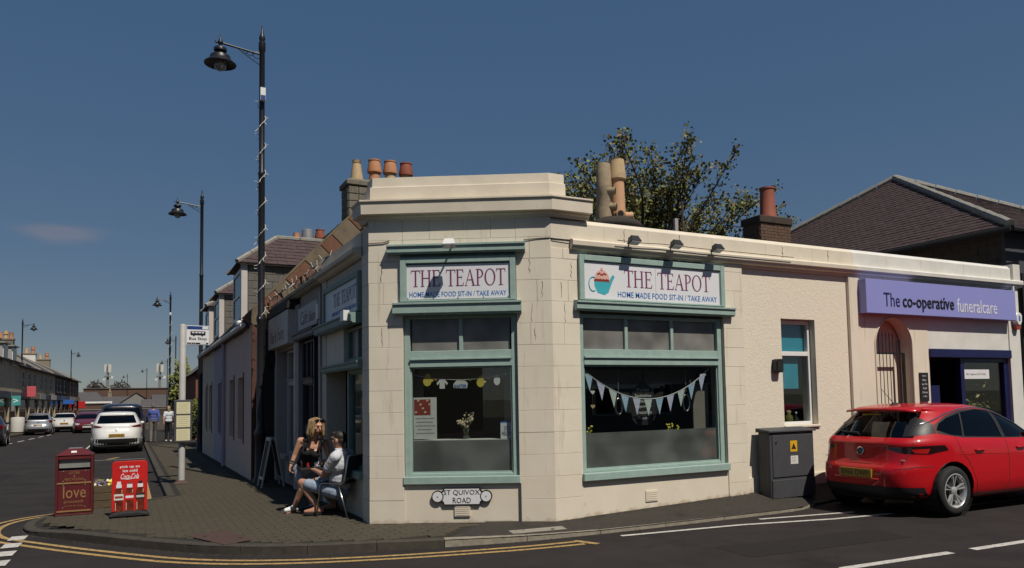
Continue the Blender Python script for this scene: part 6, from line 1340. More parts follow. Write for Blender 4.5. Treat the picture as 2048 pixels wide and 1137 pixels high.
    mb = MB(); mb.hexa([(.80, -.04, 1.462), (.98, -.035, 1.474), (.98, .035, 1.474), (.80, .04, 1.462), (.84, -.02, 1.492), (.92, -.02, 1.496), (.92, .02, 1.496), (.84, .02, 1.492)]); a_ = mb.build('aerial_base', 'plastic_black', o, bevel=.006); mb = MB(); mb.tube([(.86, 0, 1.49), (.62, 0, 1.70)], [.006, .003], 5); mb.build('aerial', 'plastic_black', a_)
    mb = MB(); P0 = [rp_(y, 1.335, .004)[0] for y in (-.02, .06, .14, .22, .30)]; mb.tube(P0, .010, 5); mb.build('window_sticker', 'sticker_yellow', o)
    # rear spoiler lip
    sp_ = MB(); ys = [-.56+.14*i for i in range(9)]; A_ = []; 
    for y in ys:
        e = .03*(abs(y)/.56)**2; A_ += [(.47+e*2.2, y, 1.395-e), (.49+e*2.2, y, 1.428-e), (.74, y*1.0, 1.462-e*1.3), (.68, y, 1.40-e)]
    sp_.add(A_, [(4*i+k, 4*i+(k+1) % 4, 4*i+4+(k+1) % 4, 4*i+4+k) for i in range(8) for k in range(4)]+[(3, 2, 1, 0), (32, 33, 34, 35)]); sp_.build('spoiler', 'car_red', o, smooth=True)
    # seats inside
    for y in (-.36, .36):
        mb = MB(); mb.ball((1.25, y, .95), .2, 10, 6, (.5, 1, 1.6)); mb.ball((1.2, y, 1.22), .09, 8, 6, (.6, 1.2, 1)); mb.build('seat', 'plastic_black', o, smooth=True); mb = MB(); mb.ball((2.05, y, .95), .2, 10, 6, (.5, 1, 1.6)); mb.ball((2.0, y, 1.22), .09, 8, 6, (.6, 1.2, 1)); mb.build('seat', 'plastic_black', o, smooth=True)
    mb = MB(); mb.box(.5, 3.4, -.72, .72, .45, .75); mb.build('cabin_floor', 'plastic_black', o)
rear_red = [('rear_window', [(-.665, 1.035), (.665, 1.035), (.60, 1.20), (.535, 1.368), (-.535, 1.368), (-.60, 1.20)], 'car_glass', -.004)]
for s in (-1, 1):
    P_ = [(s*.38, .905), (s*.885, .938), (s*.895, .885), (s*.80, .815), (s*.60, .83)]; P_ = P_ if s > 0 else P_[::-1]
    Q_ = [(s*.68, .885), (s*.80, .892), (s*.79, .83), (s*.71, .838)]; Q_ = Q_ if s > 0 else Q_[::-1]
    rear_red += [('tail_lamp', Q_, 'tail_bright', .002), ('tail_lamp_cover', P_, 'tail_dark', .001)]
trim_red = [('pillar_trim', [(.70, 1.085), (1.12, 1.02), (2.0, .985), (2.98, .955), (2.80, 1.10), (2.45, 1.25), (2.1, 1.362), (1.72, 1.40), (1.36, 1.385), (1.0, 1.315), (.74, 1.20)], 'plastic_black', .001), ('pillar_trim', [(.20, 1.04), (.69, 1.09), (.73, 1.195), (.60, 1.32), (.40, 1.2)], 'black_paint', .001)]
side_red = [('quarter_window', [(.72, 1.13), (.93, 1.06), (1.14, 1.04), (1.30, 1.345), (1.0, 1.285), (.82, 1.215)], 'car_glass_dark', -.004), ('rear_door_window', [(1.18, 1.035), (1.98, 1.0), (2.0, 1.365), (1.72, 1.385), (1.34, 1.355)], 'car_glass', -.004), ('front_door_window', [(2.06, .995), (2.94, .97), (2.76, 1.09), (2.42, 1.24), (2.08, 1.355)], 'car_glass', -.004)]
car('red_hatchback', 'shiny red five door hatchback parked in the side street beyond the utility cabinet', (8.78, 7.22, .02), R(-1.0), hatch, 'car_red', 4.37, (.86, 3.52), .325, .905, rear_red, side_red+trim_red, red_extras, scale=.985, N=120, per=7)
# ---- generic cars along the main street
def scaled(sp, sx, sy, sz): return [(a*sx, b*sz, c*sx, d*sz, e*sy, f, g) for a, b, c, d, e, f, g in sp]
def gen_extras(paint, plate_m='plate_yellow', txt=None, rear=True, vstep=.05, clad=False):
    def fn(o, body, sp, rp_, fp):
        for (q, mm, on) in ((rp_, plate_m, True), (fp, 'plate_white', True)):
            zz = .66 if q is rp_ else .45
            p, n = q(0, zz, .012); mb = MB(); mb.box(p.x-.012, p.x+.012, -.26, .26, zz-.055, zz+.055); pl_ = mb.build('number_plate', mm, o)
            if txt: F_ = Fr((p.x-.0125, 0), (0, -1), (-1, 0)) if q is rp_ else Fr((p.x+.0125, 0), (0, 1), (1, 0)); text(txt, 'lettering', 'sign_ink', pl_, F_, -.21, .21, zz-.035, zz+.035, .0005, ext=.001)
        p, n = rp_(0, .86, .004); mb = MB(); mb.lathe([(.05, -.01), (.05, .006), (.001, .008)], 14, p, n); mb.build('badge', 'chrome', o)
        mb = MB(); mb.add([tuple(rp_(-.76+.095*i, .24+vstep*j, .006)[0]) for j in range(5) for i in range(17)], [(17*j+i, 17*j+i+1, 17*j+18+i, 17*j+17+i) for j in range(4) for i in range(16)]); mb.build('valance', 'plastic_black', o, smooth=True)
        for s in (-1, 1):
            m2 = MB(); p = sp(2.75, 1.0, s, .09)[0]; m2.ball(p, .10, 10, 6, (.75, .9, .62)); m2.build('door_mirror', paint, o, smooth=True)
            line_on(sp, [(2.02, 1.0), (2.0, .30)], .005, 'door_seam', 'black_matt', o, s, -.001)
            if clad:
                mb = MB(); mb.add([tuple(sp(1.25+.09*i, .24+.05*j, s, .008)[0]) for j in range(4) for i in range(20)], [(20*j+i, 20*j+i+1, 20*j+21+i, 20*j+20+i) for j in range(3) for i in range(19)]); mb.build('sill_cladding', 'plastic_black', o, smooth=True)
        mb = MB(); mb.box(.5, 3.4, -.70, .70, .45, .75); mb.build('cabin_floor', 'plastic_black', o)
        for y in (-.36, .36):
            mb = MB(); mb.ball((1.35, y, .98), .2, 8, 6, (.5, 1, 1.5)); mb.build('seat', 'plastic_black', o, smooth=True)
        if not rear: return
    return fn
suv = [(.30, .22, 4.0, .22, .78, 5, 4), (.12, .30, 4.18, .30, .86, 5, 4), (.05, .45, 4.25, .45, .885, 4.4, 3.4), (.03, .60, 4.27, .60, .885, 4.2, 3.2), (.08, .78, 4.22, .74, .882, 4.4, 3), (.14, .92, 4.05, .86, .872, 4.4, 3), (.17, 1.02, 3.55, .98, .855, 4.4, 3.2), (.22, 1.08, 3.20, 1.04, .83, 4.4, 3.4), (.34, 1.20, 2.95, 1.16, .78, 4.2, 4), (.48, 1.36, 2.60, 1.32, .70, 4, 4), (.50, 1.46, 2.35, 1.42, .645, 3.8, 3.8), (.62, 1.51, 2.1, 1.48, .58, 3.6, 3.4), (.95, 1.535, 1.85, 1.52, .40, 3.2, 3), (1.3, 1.545, 1.5, 1.54, .05, 2.5, 2.5)]
r_suv = [('rear_window', [(-.66, 1.10), (.66, 1.10), (.56, 1.40), (-.56, 1.40)], 'car_glass_dark', -.004)]
for s in (-1, 1):
    P_ = [(s*.46, .985), (s*.80, 1.06), (s*.87, 1.02), (s*.86, .94), (s*.55, .945)]; r_suv.append(('tail_lamp', P_ if s > 0 else P_[::-1], 'tail_red', .002))
s_suv = [('rear_door_window', [(.80, 1.16), (1.98, 1.09), (2.0, 1.40), (1.5, 1.44), (1.0, 1.36)], 'car_glass_dark', -.004), ('front_door_window', [(2.06, 1.085), (2.95, 1.07), (2.7, 1.22), (2.08, 1.40)], 'car_glass', -.004)]
R90 = R(90)
def place(x, yrear): return (x, yrear, hgt(yrear))
car('white_suv', 'white compact suv parked nearest the bus stop, seen from behind', place(-.40, 32.2), R90, suv, 'car_white', 4.27, (.82, 3.40), .345, .885, r_suv, s_suv, gen_extras('car_white', txt='SD16 KLX', vstep=.075, clad=True), N=64, per=4, wheels='plain')
r_hat = [('rear_window', [(-.64, 1.04), (.64, 1.04), (.54, 1.35), (-.54, 1.35)], 'car_glass', -.004)]
for s in (-1, 1):
    P_ = [(s*.60, 1.0), (s*.83, 1.02), (s*.885, .95), (s*.88, .80), (s*.64, .84)]; r_hat.append(('tail_lamp', P_ if s > 0 else P_[::-1], 'tail_red', .002))
f_hat = []
for s in (-1, 1):
    P_ = [(s*.42, .66), (s*.80, .74), (s*.86, .66), (s*.60, .57)]; f_hat.append(('head_lamp', P_ if s > 0 else P_[::-1], 'head_lamp', .002))
f_hat.append(('grille', [(-.36, .60), (.36, .60), (.30, .48), (-.30, .48)], 'plastic_black', -.004)); f_hat.append(('windscreen', [(-.72, 1.0), (.72, 1.0), (.58, 1.34), (-.58, 1.34)], 'car_glass_dark', -.004))
car('silver_hatchback', 'silver hatchback parked on the left beside the far kerb, seen from behind', place(-5.45, 61.0), R(92), scaled(hatch, .93, .94, 1.0), 'car_silver', 4.06, (.80, 3.28), .31, .85, r_hat, side_red, gen_extras('car_silver', txt='SJ06 TVB'), N=56, per=3, wheels='plain')
sal = [(.30, .19, 4.25, .19, .76, 5, 4), (.10, .28, 4.4, .26, .86, 5, 4), (.03, .45, 4.47, .45, .895, 4.4, 3.4), (.02, .62, 4.48, .58, .90, 4.4, 3.2), (.05, .80, 4.36, .70, .895, 4.4, 3), (.08, .94, 4.1, .82, .885, 4.4, 3), (.12, 1.02, 3.5, .94, .86, 4, 3), (.62, 1.06, 3.25, 1.0, .82, 3.6, 3.4), (.85, 1.18, 2.95, 1.13, .75, 3.6, 4), (1.10, 1.32, 2.6, 1.28, .67, 3.6, 4), (1.30, 1.39, 2.3, 1.37, .60, 3.4, 3.6), (1.5, 1.42, 2.1, 1.41, .40, 3, 3), (1.75, 1.43, 1.85, 1.43, .05, 2.5, 2.5)]
r_sal = [('rear_window', [(-.70, 1.07), (.70, 1.07), (.56, 1.36), (-.56, 1.36)], 'car_glass_dark', -.004)]
for s in (-1, 1):
    P_ = [(s*.52, .93), (s*.86, .94), (s*.885, .86), (s*.60, .84)]; r_sal.append(('tail_lamp', P_ if s > 0 else P_[::-1], 'tail_red', .002))
s_sal = [('door_window', [(1.02, 1.06), (2.95, 1.0), (2.6, 1.2), (2.2, 1.34), (1.4, 1.34)], 'car_glass_dark', -.004)]
car('white_saloon', 'white saloon car farther up the road, seen from behind', place(-4.25, 66.0), R(92), sal, 'car_white', 4.48, (.90, 3.6), .32, .90, r_sal, s_sal, gen_extras('car_white', txt='SN15 EFG'), N=48, per=3, wheels='plain')
car('maroon_hatchback', 'dark red hatchback driving towards the viewer past the white suv', (-2.7, 66.5, hgt(66)), R(-89), hatch, 'car_maroon', 4.37, (.86, 3.52), .32, .905, [], side_red, gen_extras('car_maroon', txt='SA13 YHK'), N=48, per=3, front=f_hat, wheels='plain')
car('dark_hatchback', 'black car cut off by the left edge of the picture', (-5.95, 42.5, hgt(42)), R(94), hatch, 'car_dark', 4.37, (.86, 3.52), .32, .905, r_hat, side_red, gen_extras('car_dark', txt='SF09 RNO'), N=48, per=3, wheels='plain')
van = [(.2, .25, 4.8, .22, .84, 8, 4), (.08, .35, 4.92, .30, .93, 8, 4), (.03, .55, 4.98, .50, .955, 8, 3.4), (.02, .8, 4.97, .72, .96, 8, 3.2), (.03, 1.0, 4.7, .92, .955, 8, 3.2), (.05, 1.15, 4.15, 1.08, .94, 8, 3.6), (.09, 1.4, 3.75, 1.36, .885, 7, 4), (.15, 1.68, 3.35, 1.64, .81, 6, 4), (.22, 1.80, 3.1, 1.78, .75, 5, 3.8), (.5, 1.86, 2.8, 1.85, .62, 4.5, 3.4), (1.0, 1.885, 2.3, 1.88, .30, 3.5, 3), (1.5, 1.89, 1.9, 1.89, .04, 2.5, 2.5)]
r_van = [('rear_window', [(-.78, 1.22), (.78, 1.22), (.68, 1.68), (-.68, 1.68)], 'car_glass_dark', -.004)]
s_van = [('side_window', [(.5, 1.2), (3.2, 1.18), (3.0, 1.6), (.6, 1.62)], 'car_glass_dark', -.004)]
car('black_people_carrier', 'tall dark blue people carrier parked in front of the white suv', place(-.28, 38.2), R90, van, 'car_black', 4.98, (.95, 3.95), .345, .955, r_van, s_van, gen_extras('car_black', txt='ST12 WWA'), N=48, per=3, wheels='plain')
car('grey_hatchback', 'small dark car parked far up the right kerb between the walkers and the carrier', place(.15, 60), R90, hatch, 'car_dark', 4.37, (.86, 3.52), .32, .905, r_hat, side_red, gen_extras('car_dark', txt='SK11 PLO'), N=40, per=3, wheels='plain')
car('maroon_estate', 'dark red car farthest up the road behind the oncoming hatchback', (-2.1, 84, hgt(84)), R(-88), hatch, 'car_maroon', 4.37, (.86, 3.52), .32, .905, [], side_red, gen_extras('car_maroon', txt='SB14 UUT'), N=40, per=3, front=f_hat, wheels='plain')

# ------------------------------------------------------------------ people, table and chairs
def at(px, py, zc):
    """a point of the place given by its bearing from where the photographer stood and its distance"""
    return Vector((0, 0, 1.65))+(_f+_r*((px-1055.5)/1522)-_u*((py-702)/1522))*zc
def capsule(mb, p0, r0, p1, r1, n=14):
    p0, p1 = Vector(p0), Vector(p1); d = p1-p0; L = d.length; d = d.normalized() if L > 1e-6 else V(0, 0, 1); prof = []
    for i in range(5): a = math.pi/2*(1-i/4); prof.append((r0*math.cos(a)+1e-4, -r0*math.sin(a)))
    for i in range(5): a = math.pi/2*i/4; prof.append((r1*math.cos(a)+1e-4, L+r1*math.sin(a)))
    mb.lathe(prof, n, p0, d)
def ellipsoid(mb, c, r, ax=None, n=16, m=10):
    """r = (side, front, up) radii in the frame ax = (right, forward, up)"""
    ax = ax or (V(1, 0, 0), V(0, 1, 0), V(0, 0, 1)); c = Vector(c); b = len(mb.v); mb.lathe([(math.sin(math.pi*i/m), -math.cos(math.pi*i/m)) for i in range(m+1)], n)
    for i in range(b, len(mb.v)): p = mb.v[i]; q = c+ax[0]*p[0]*r[0]+ax[1]*p[1]*r[1]+ax[2]*p[2]*r[2]; mb.v[i] = tuple(q)
def fuse(mb, name, m, parent, voxel=.009, sm=5):
    """melt overlapping solids into one continuous skin"""
    me = bpy.data.meshes.new('raw'); me.from_pydata(mb.v, [], mb.f); bm = bmesh.new(); bm.from_mesh(me); bmesh.ops.recalc_face_normals(bm, faces=bm.faces); bm.to_mesh(me); bm.free()
    o = bpy.data.objects.new('raw', me); COL.objects.link(o); r_ = o.modifiers.new('r', 'REMESH'); r_.mode = 'VOXEL'; r_.voxel_size = voxel; s_ = o.modifiers.new('s', 'SMOOTH'); s_.iterations = sm; s_.factor = .5
    out = bpy.data.meshes.new_from_object(o.evaluated_get(bpy.context.evaluated_depsgraph_get())); bpy.data.objects.remove(o); bpy.data.meshes.remove(me)
    off = OFF.get(parent.name, V(0, 0, 0)); out.transform(Matrix.Translation(-off)); out.materials.clear(); out.materials.append(MATS[m]); out.polygons.foreach_set('use_smooth', [True]*len(out.polygons)); out.name = name
    q = bpy.data.objects.new(name, out); COL.objects.link(q); q.parent = parent; OFF[q.name] = V(0, 0, 0); return q
def frame(fwd, up):
    up = Vector(up).normalized(); f = Vector(fwd); f = (f-up*f.dot(up)).normalized(); return (f.cross(up).normalized(), f, up)   # right, forward, up
def head(mb, c, ax, s=1.0):
    """c = centre of the skull; ax = (right, forward, up)"""
    c = Vector(c); R_, F_, U_ = ax; q = lambda a, b, d: c+R_*a*s+F_*b*s+U_*d*s
    ellipsoid(mb, q(0, -.008, .02), (.072*s, .092*s, .095*s), ax); ellipsoid(mb, q(0, .022, -.045), (.056*s, .064*s, .066*s), ax); ellipsoid(mb, q(0, .058, -.085), (.024*s, .022*s, .020*s), ax)      # skull, jaw, chin
    capsule(mb, q(0, .084, .012), .010*s, q(0, .104, -.026), .0145*s, 8); ellipsoid(mb, q(0, .086, -.058), (.022*s, .010*s, .011*s), ax); ellipsoid(mb, q(0, .082, .028), (.05*s, .012*s, .012*s), ax)             # nose, lips, brow
    for k in (-1, 1): ellipsoid(mb, q(k*.040, .058, -.022), (.022*s, .02*s, .02*s), ax); ellipsoid(mb, q(k*.074, -.005, -.012), (.010*s, .020*s, .032*s), ax)                               # cheeks, ears
def face_bits(c, ax, par, s=1.0, lip='lip', brow='hair_dark'):
    c = Vector(c); R_, F_, U_ = ax; q = lambda a, b, d: c+R_*a*s+F_*b*s+U_*d*s
    for k in (-1, 1):
        mb = MB(); mb.ball(q(k*.031, .076, .004), .0115*s, 8, 6); e = mb.build('eye', 'paper', par, smooth=True); mb = MB(); mb.ball(q(k*.031, .0855, .004), .0055*s, 8, 5); mb.build('iris', 'black_matt', e, smooth=True)
        mb = MB(); mb.tube([q(k*.016, .093, .022), q(k*.032, .092, .028), q(k*.048, .080, .022)], [.003*s, .004*s, .002*s], 5); mb.build('eyebrow', brow, par)
    mb = MB(); mb.tube([q(-.024, .088, -.058), q(-.008, .0965, -.055), q(.008, .0965, -.055), q(.024, .088, -.058)], [.002*s, .004*s, .004*s, .002*s], 6); mb.build('lips', lip, par, smooth=True)
def hand(mb, wrist, fwd, palm_n, s=1.0, curl=.35, thumb=1):
    """palm, four fingers of unequal length with two bends, and a thumb from the side of the palm"""
    f = Vector(fwd).normalized(); n = Vector(palm_n); n = (n-f*n.dot(f)).normalized(); r = f.cross(n).normalized(); w = Vector(wrist); q = lambda a, b, d: w+f*a*s+r*b*s+n*d*s
    capsule(mb, w, .026*s, q(.03, 0, 0), .030*s, 10)
    for b in (-.024, -.008, .008, .024): capsule(mb, q(.02, b*.8, 0), .017*s, q(.085, b, 0), .013*s, 8)
    for b, l in ((-.027, .066), (-.009, .078), (.009, .074), (.026, .058)):
        p = q(.085, b, 0); a = 0
        for seg, rr in ((.45, .0095), (.32, .0088), (.28, .0078)):
            a += curl; d = f*math.cos(a)+n*math.sin(a); p2 = p+d*l*seg*s; capsule(mb, p, rr*s, p2, rr*.92*s, 8); p = p2
    t0 = q(.022, -.026*thumb, .004); t1 = q(.055, -.052*thumb, .016); t2 = q(.085, -.056*thumb, .026); capsule(mb, t0, .0135*s, t1, .0115*s, 8); capsule(mb, t1, .0110*s, t2, .0092*s, 8)
def foot(mb, ankle, fwd, s=1.0, h=.075):
    a = Vector(ankle); f = Vector((fwd[0], fwd[1], 0)).normalized(); z = V(0, 0, 1); capsule(mb, a+f*-.035*s-z*(h-.035), .036*s, a+f*.06*s-z*(h-.033), .034*s); capsule(mb, a, .036*s, a+f*.09*s-z*(h-.035), .032*s); capsule(mb, a+f*.06*s-z*(h-.032), .040*s, a+f*.165*s-z*(h-.024), .024*s)

# ---- standing woman in a black vest, leaning over the table
GZ = .10
wo = thing('person', (2.08, 11.2, GZ), 'woman in black vest and denim shorts leaning over the cafe table', 'person')
Z = 10.95
hipc = at(613, 936, Z); pel_l, pel_r = at(601, 939, Z-.02), at(626, 939, Z+.06)
chest = at(622, 899, Z-.08); neckb = at(628, 878, Z-.12); hc = at(633.5, 853, Z-.17)
sh_r, sh_l = at(601, 882, Z-.10), at(650, 886, Z+.02)            # her right arm is at the left of the picture
el_r, wr_r = at(590, 910, Z-.10), at(583, 928, Z-.14); el_l, wr_l = at(657, 912, Z-.08), at(652, 932, Z-.22)
kn_r, an_r = at(604, 978, Z-.12), at(588, 1016, Z-.05); kn_l, an_l = at(622, 978, Z+.02), at(625, 1015, Z+.22)
spine = (neckb-hipc).normalized(); camr = _r.copy(); tow = -_f
tax = frame(tow+camr*.35, spine)
B = MB()
ellipsoid(B, hipc, (.155, .115, .13), tax); ellipsoid(B, (hipc+chest)/2, (.125, .095, .16), tax); ellipsoid(B, chest, (.148, .108, .15), tax)
for k in (-1, 1): ellipsoid(B, chest+tax[0]*k*.065+tax[1]*.085-tax[2]*.01, (.068, .065, .065), tax)
capsule(B, chest+tax[2]*.10, .075, neckb, .052); capsule(B, neckb-tax[2]*.02, .050, hc-V(0, 0, .05), .046)
for s_, e_, w_ in ((sh_r, el_r, wr_r), (sh_l, el_l, wr_l)):
    capsule(B, neckb-tax[2]*.04, .05, s_, .050); capsule(B, s_, .050, e_, .037); capsule(B, e_, .037, w_, .025)
for h_, k_, a_ in ((pel_l, kn_r, an_r), (pel_r, kn_l, an_l)):
    capsule(B, h_, .092, h_.lerp(k_, .5), .076); capsule(B, h_.lerp(k_, .5), .076, k_, .052); capsule(B, k_, .052, k_.lerp(a_, .32)+_f*.012, .055); capsule(B, k_.lerp(a_, .32)+_f*.012, .055, a_, .034)
hax = frame(tow*.75+camr*.75+V(0, 0, -.35), V(0, 0, 1)+camr*.12+tow*.12)
head(B, hc, hax, .98); hand(B, wr_r, (wr_r-el_r)+V(0, 0, -.1), tow*.2+camr, .95, .5, 1); hand(B, wr_l, V(-.35, -.25, -.6), V(-.5, .5, -.6), .95, .35, -1)
for a_, d_ in ((an_r, tow-camr*.45), (an_l, tow+camr*.3)): foot(B, a_, d_, .92)
body = fuse(B, 'body', 'skin', wo, .0075, 4); face_bits(hc, hax, wo, .98)
C_ = MB()                                                          # vest
ellipsoid(C_, hipc+tax[2]*.06, (.150, .118, .12), tax); ellipsoid(C_, (hipc+chest)/2, (.135, .106, .16), tax); ellipsoid(C_, chest-tax[2]*.012, (.152, .121, .125), tax)
for k in (-1, 1): ellipsoid(C_, chest+tax[0]*k*.066+tax[1]*.088-tax[2]*.018, (.074, .072, .070), tax)
fuse(C_, 'vest', 'cloth_black', wo, .008, 3)
for k in (-1, 1):
    mb = MB(); s0 = chest+tax[0]*k*.085+tax[1]*.125+tax[2]*.02; s1 = chest+tax[0]*k*.095+tax[1]*.06+tax[2]*.155; s2 = chest+tax[0]*k*.085-tax[1]*.10+tax[2]*.09; mb.tube([s0, s0.lerp(s1, .6)+tax[1]*.025, s1, s2], [.02, .018, .017, .02], 8); mb.build('strap', 'cloth_black', wo, smooth=True)
    mb = MB()
    for i in range(7): mb.ball(s1+tax[0]*k*.02+V(random.uniform(-.02, .02), random.uniform(-.02, .02), random.uniform(-.015, .02)), .022, 7, 5)
    mb.build('frill', 'cloth_black', wo, smooth=True)
C_ = MB(); ellipsoid(C_, hipc-tax[2]*.015, (.168, .130, .115), tax)
for h_, k_ in ((pel_l, kn_r), (pel_r, kn_l)): capsule(C_, h_, .102, h_.lerp(k_, .42), .090)
fuse(C_, 'shorts', 'denim', wo, .009, 3)
for a_, d_ in ((an_r, tow-camr*.45), (an_l, tow+camr*.3)):
    C_ = MB(); d_ = Vector((d_.x, d_.y, 0)).normalized(); z = a_.z; bz_ = GZ+.012
    g0 = Vector((a_.x, a_.y, bz_+.028)); capsule(C_, g0-d_*.04, .043, g0+d_*.09, .041); capsule(C_, g0+d_*.08, .041, g0+d_*.165, .032); capsule(C_, g0+V(0, 0, .01), .045, Vector((a_.x, a_.y, max(a_.z-.01, bz_+.05))), .042); fuse(C_, 'shoe', 'shoe_white', wo, .008, 3)
H_ = MB(); R_, F_, U_ = hax; q = lambda a, b, d: hc+R_*a+F_*b+U_*d                                                     # long blonde hair
ellipsoid(H_, q(0, -.025, .035), (.086, .095, .092), hax)
for k in (-1, 1):
    for (a, b, d, a2, b2, d2, r0, r1) in ((.062, .02, .07, .085, .035, -.06, .034, .036), (.085, .035, -.06, .092, .05, -.125, .036, .022), (.075, -.03, .05, .10, -.02, -.10, .045, .045), (.10, -.02, -.10, .098, .01, -.165, .042, .020), (.04, -.07, .05, .06, -.08, -.12, .05, .040)):
        capsule(H_, q(k*a, b, d), r0, q(k*a2, b2, d2), r1, 10)
capsule(H_, q(0, -.08, .04), .055, q(0, -.09, -.13), .042)
hair_o = fuse(H_, 'hair', 'hair_blonde', wo, .008, 3)
mb = MB(); rnd = random.Random(31)
for i in range(110):
    k = rnd.choice((-1, 1)); a0 = rnd.uniform(.0, .06); f0 = rnd.uniform(-.09, .05); l = rnd.uniform(.12, .24); x1 = k*rnd.uniform(.085, .125); w_ = rnd.uniform(-.02, .02)
    mb.tube([q(k*a0, f0, .125-.3*abs(f0)), q(k*(a0+.045), f0+.01, .08), q(x1*.95, f0*.8+.02, .0), q(x1+w_*.5, f0*.8+.03, -.5*l), q(x1*.95-w_, f0*.7+.035+rnd.uniform(-.02, .03), -.85*l)], [.003, .004, .004, .0035, .0015], 4)
mb.build('hair_strands', 'hair_blonde', hair_o, kind='stuff', smooth=True)
t = thing('sunglasses', hc, 'black sunglasses pushed up on the blonde hair of the standing woman', 'sunglasses')
for k in (-1, 1):
    mb = MB(); ellipsoid(mb, q(k*.036, .066, .098), (.032, .012, .020), hax, 10, 6); mb.build('lens', 'black_paint', t, smooth=True); mb = MB(); mb.tube([q(k*.066, .06, .098), q(k*.088, .0, .07), q(k*.090, -.03, .05)], .005, 5); mb.build('temple', 'black_paint', t)
mb = MB(); mb.tube([q(-.01, .078, .10), q(.01, .078, .10)], .005, 5); mb.build('bridge', 'black_paint', t)
t = thing('wristband', wr_r, 'dark bracelets on the hanging wrist of the standing woman', 'bracelet')
for k in range(3):
    c = el_r.lerp(wr_r, .70+k*.11); d = (wr_r-el_r).normalized(); e1 = d.orthogonal().normalized(); e2 = d.cross(e1); mb = MB(); mb.tube([c+(e1*math.cos(a)+e2*math.sin(a))*.033 for a in [i*math.pi/8 for i in range(16)]], .006, 5, closed=True); mb.build('band', ['wood', 'black_matt', 'clay_stone'][k], t, smooth=True)
t = thing('mobile_phone', wr_r, 'black mobile phone in the hanging hand of the standing woman', 'phone'); fd = ((wr_r-el_r)+V(0, 0, -.1)).normalized(); c = wr_r+fd*.09+(tow*.2+camr).normalized()*.028
mb = MB(); e1 = fd; e2 = camr.cross(fd).normalized(); e3 = e1.cross(e2); mb.hexa([c+e1*a*.065+e2*b*.033+e3*d*.005 for d in (-1, 1) for a, b in ((-1, -1), (1, -1), (1, 1), (-1, 1))]); mb.build('case', 'black_paint', t, bevel=.003); mb = MB(); mb.hexa([c+e1*a*.055+e2*b*.028+e3*(.0052+d*.0006) for d in (0, 1) for a, b in ((-1, -1), (1, -1), (1, 1), (-1, 1))]); mb.build('screen', 'car_glass_dark', t)

# ---- seated man in a white shirt, seen from behind his left shoulder
mn = thing('person', (2.45, 10.6, GZ), 'dark haired man in white polo shirt and pale shorts sitting with his back turned', 'person')
Zm = 10.42
hip = at(672, 984, Zm); hip_f = at(684, 978, Zm+.22); chestm = at(682, 922, Zm+.02); nb = at(681, 898, Zm+.02); hm = at(677, 880, Zm+.0)
sl_, sr_ = at(670, 915, Zm-.16), at(698, 909, Zm+.20); kn, an = at(604, 966, Zm+.22), at(637, 1016, Zm+.10); kn2, an2 = at(630, 962, Zm+.42), at(670, 1008, Zm+.50)
el, wr = at(648, 951, Zm-.06), at(630, 941, Zm+.22); el2, wr2 = at(676, 945, Zm+.42), at(648, 938, Zm+.5)
fwd = (kn-hip); fwd.z = 0; fwd.normalize(); spm = (nb-hip).normalized(); max_ = frame(fwd, spm)
B = MB(); ellipsoid(B, (hip+hip_f)/2, (.17, .135, .13), max_); ellipsoid(B, (hip+hip_f)/2*.5+chestm*.5, (.155, .115, .19), max_); ellipsoid(B, chestm-spm*.03, (.185, .12, .17), max_); capsule(B, chestm+spm*.10, .085, nb, .062); capsule(B, nb-spm*.02, .060, hm-V(0, 0, .04), .055)
for s_, e_, w_ in ((sl_, el, wr), (sr_, el2, wr2)): capsule(B, nb-spm*.05, .065, s_, .062); capsule(B, s_, .062, e_, .046); capsule(B, e_, .045, w_, .029)
for h_, k_, a_ in ((hip, kn, an), (hip_f, kn2, an2)): capsule(B, h_, .095, k_, .060); capsule(B, k_, .060, k_.lerp(a_, .35), .062); capsule(B, k_.lerp(a_, .35), .062, a_, .037)
hxm = frame(fwd+camr*-.5, V(0, 0, 1)); head(B, hm, hxm, 1.04); hand(B, wr, (wr-el), V(0, 0, -1), 1.0, .3, 1); hand(B, wr2, (wr2-el2), V(0, 0, -1), 1.0, .3, -1)
ftd = camr*-.9+tow*.15
for a_ in (an, an2): foot(B, a_, ftd, 1.05, .07)
fuse(B, 'body', 'skin_deep', mn, .008, 4); face_bits(hm, hxm, mn, 1.04)
C_ = MB(); ellipsoid(C_, (hip+hip_f)/2+spm*.09, (.178, .145, .13), max_); ellipsoid(C_, (hip+hip_f)/2*.5+chestm*.5, (.172, .13, .19), max_); ellipsoid(C_, chestm-spm*.03, (.198, .134, .168), max_); capsule(C_, chestm+spm*.09, .10, nb-spm*.02, .072)
for s_, e_ in ((sl_, el), (sr_, el2)): capsule(C_, nb-spm*.055, .070, s_, .076); capsule(C_, s_, .076, s_.lerp(e_, .62), .066)
fuse(C_, 'shirt', 'cloth_white', mn, .009, 3)
mb = MB(); mb.tube([nb+(max_[0]*math.cos(a)+max_[1]*math.sin(a))*.072-spm*.005 for a in [i*math.pi/9 for i in range(18)]], .016, 6, closed=True); mb.build('collar', 'cloth_white', mn, smooth=True)
C_ = MB(); ellipsoid(C_, (hip+hip_f)/2-spm*.02, (.185, .15, .115), max_)
for h_, k_ in ((hip, kn), (hip_f, kn2)): capsule(C_, h_, .105, h_.lerp(k_, .80), .082)
fuse(C_, 'shorts', 'denim', mn, .009, 3)
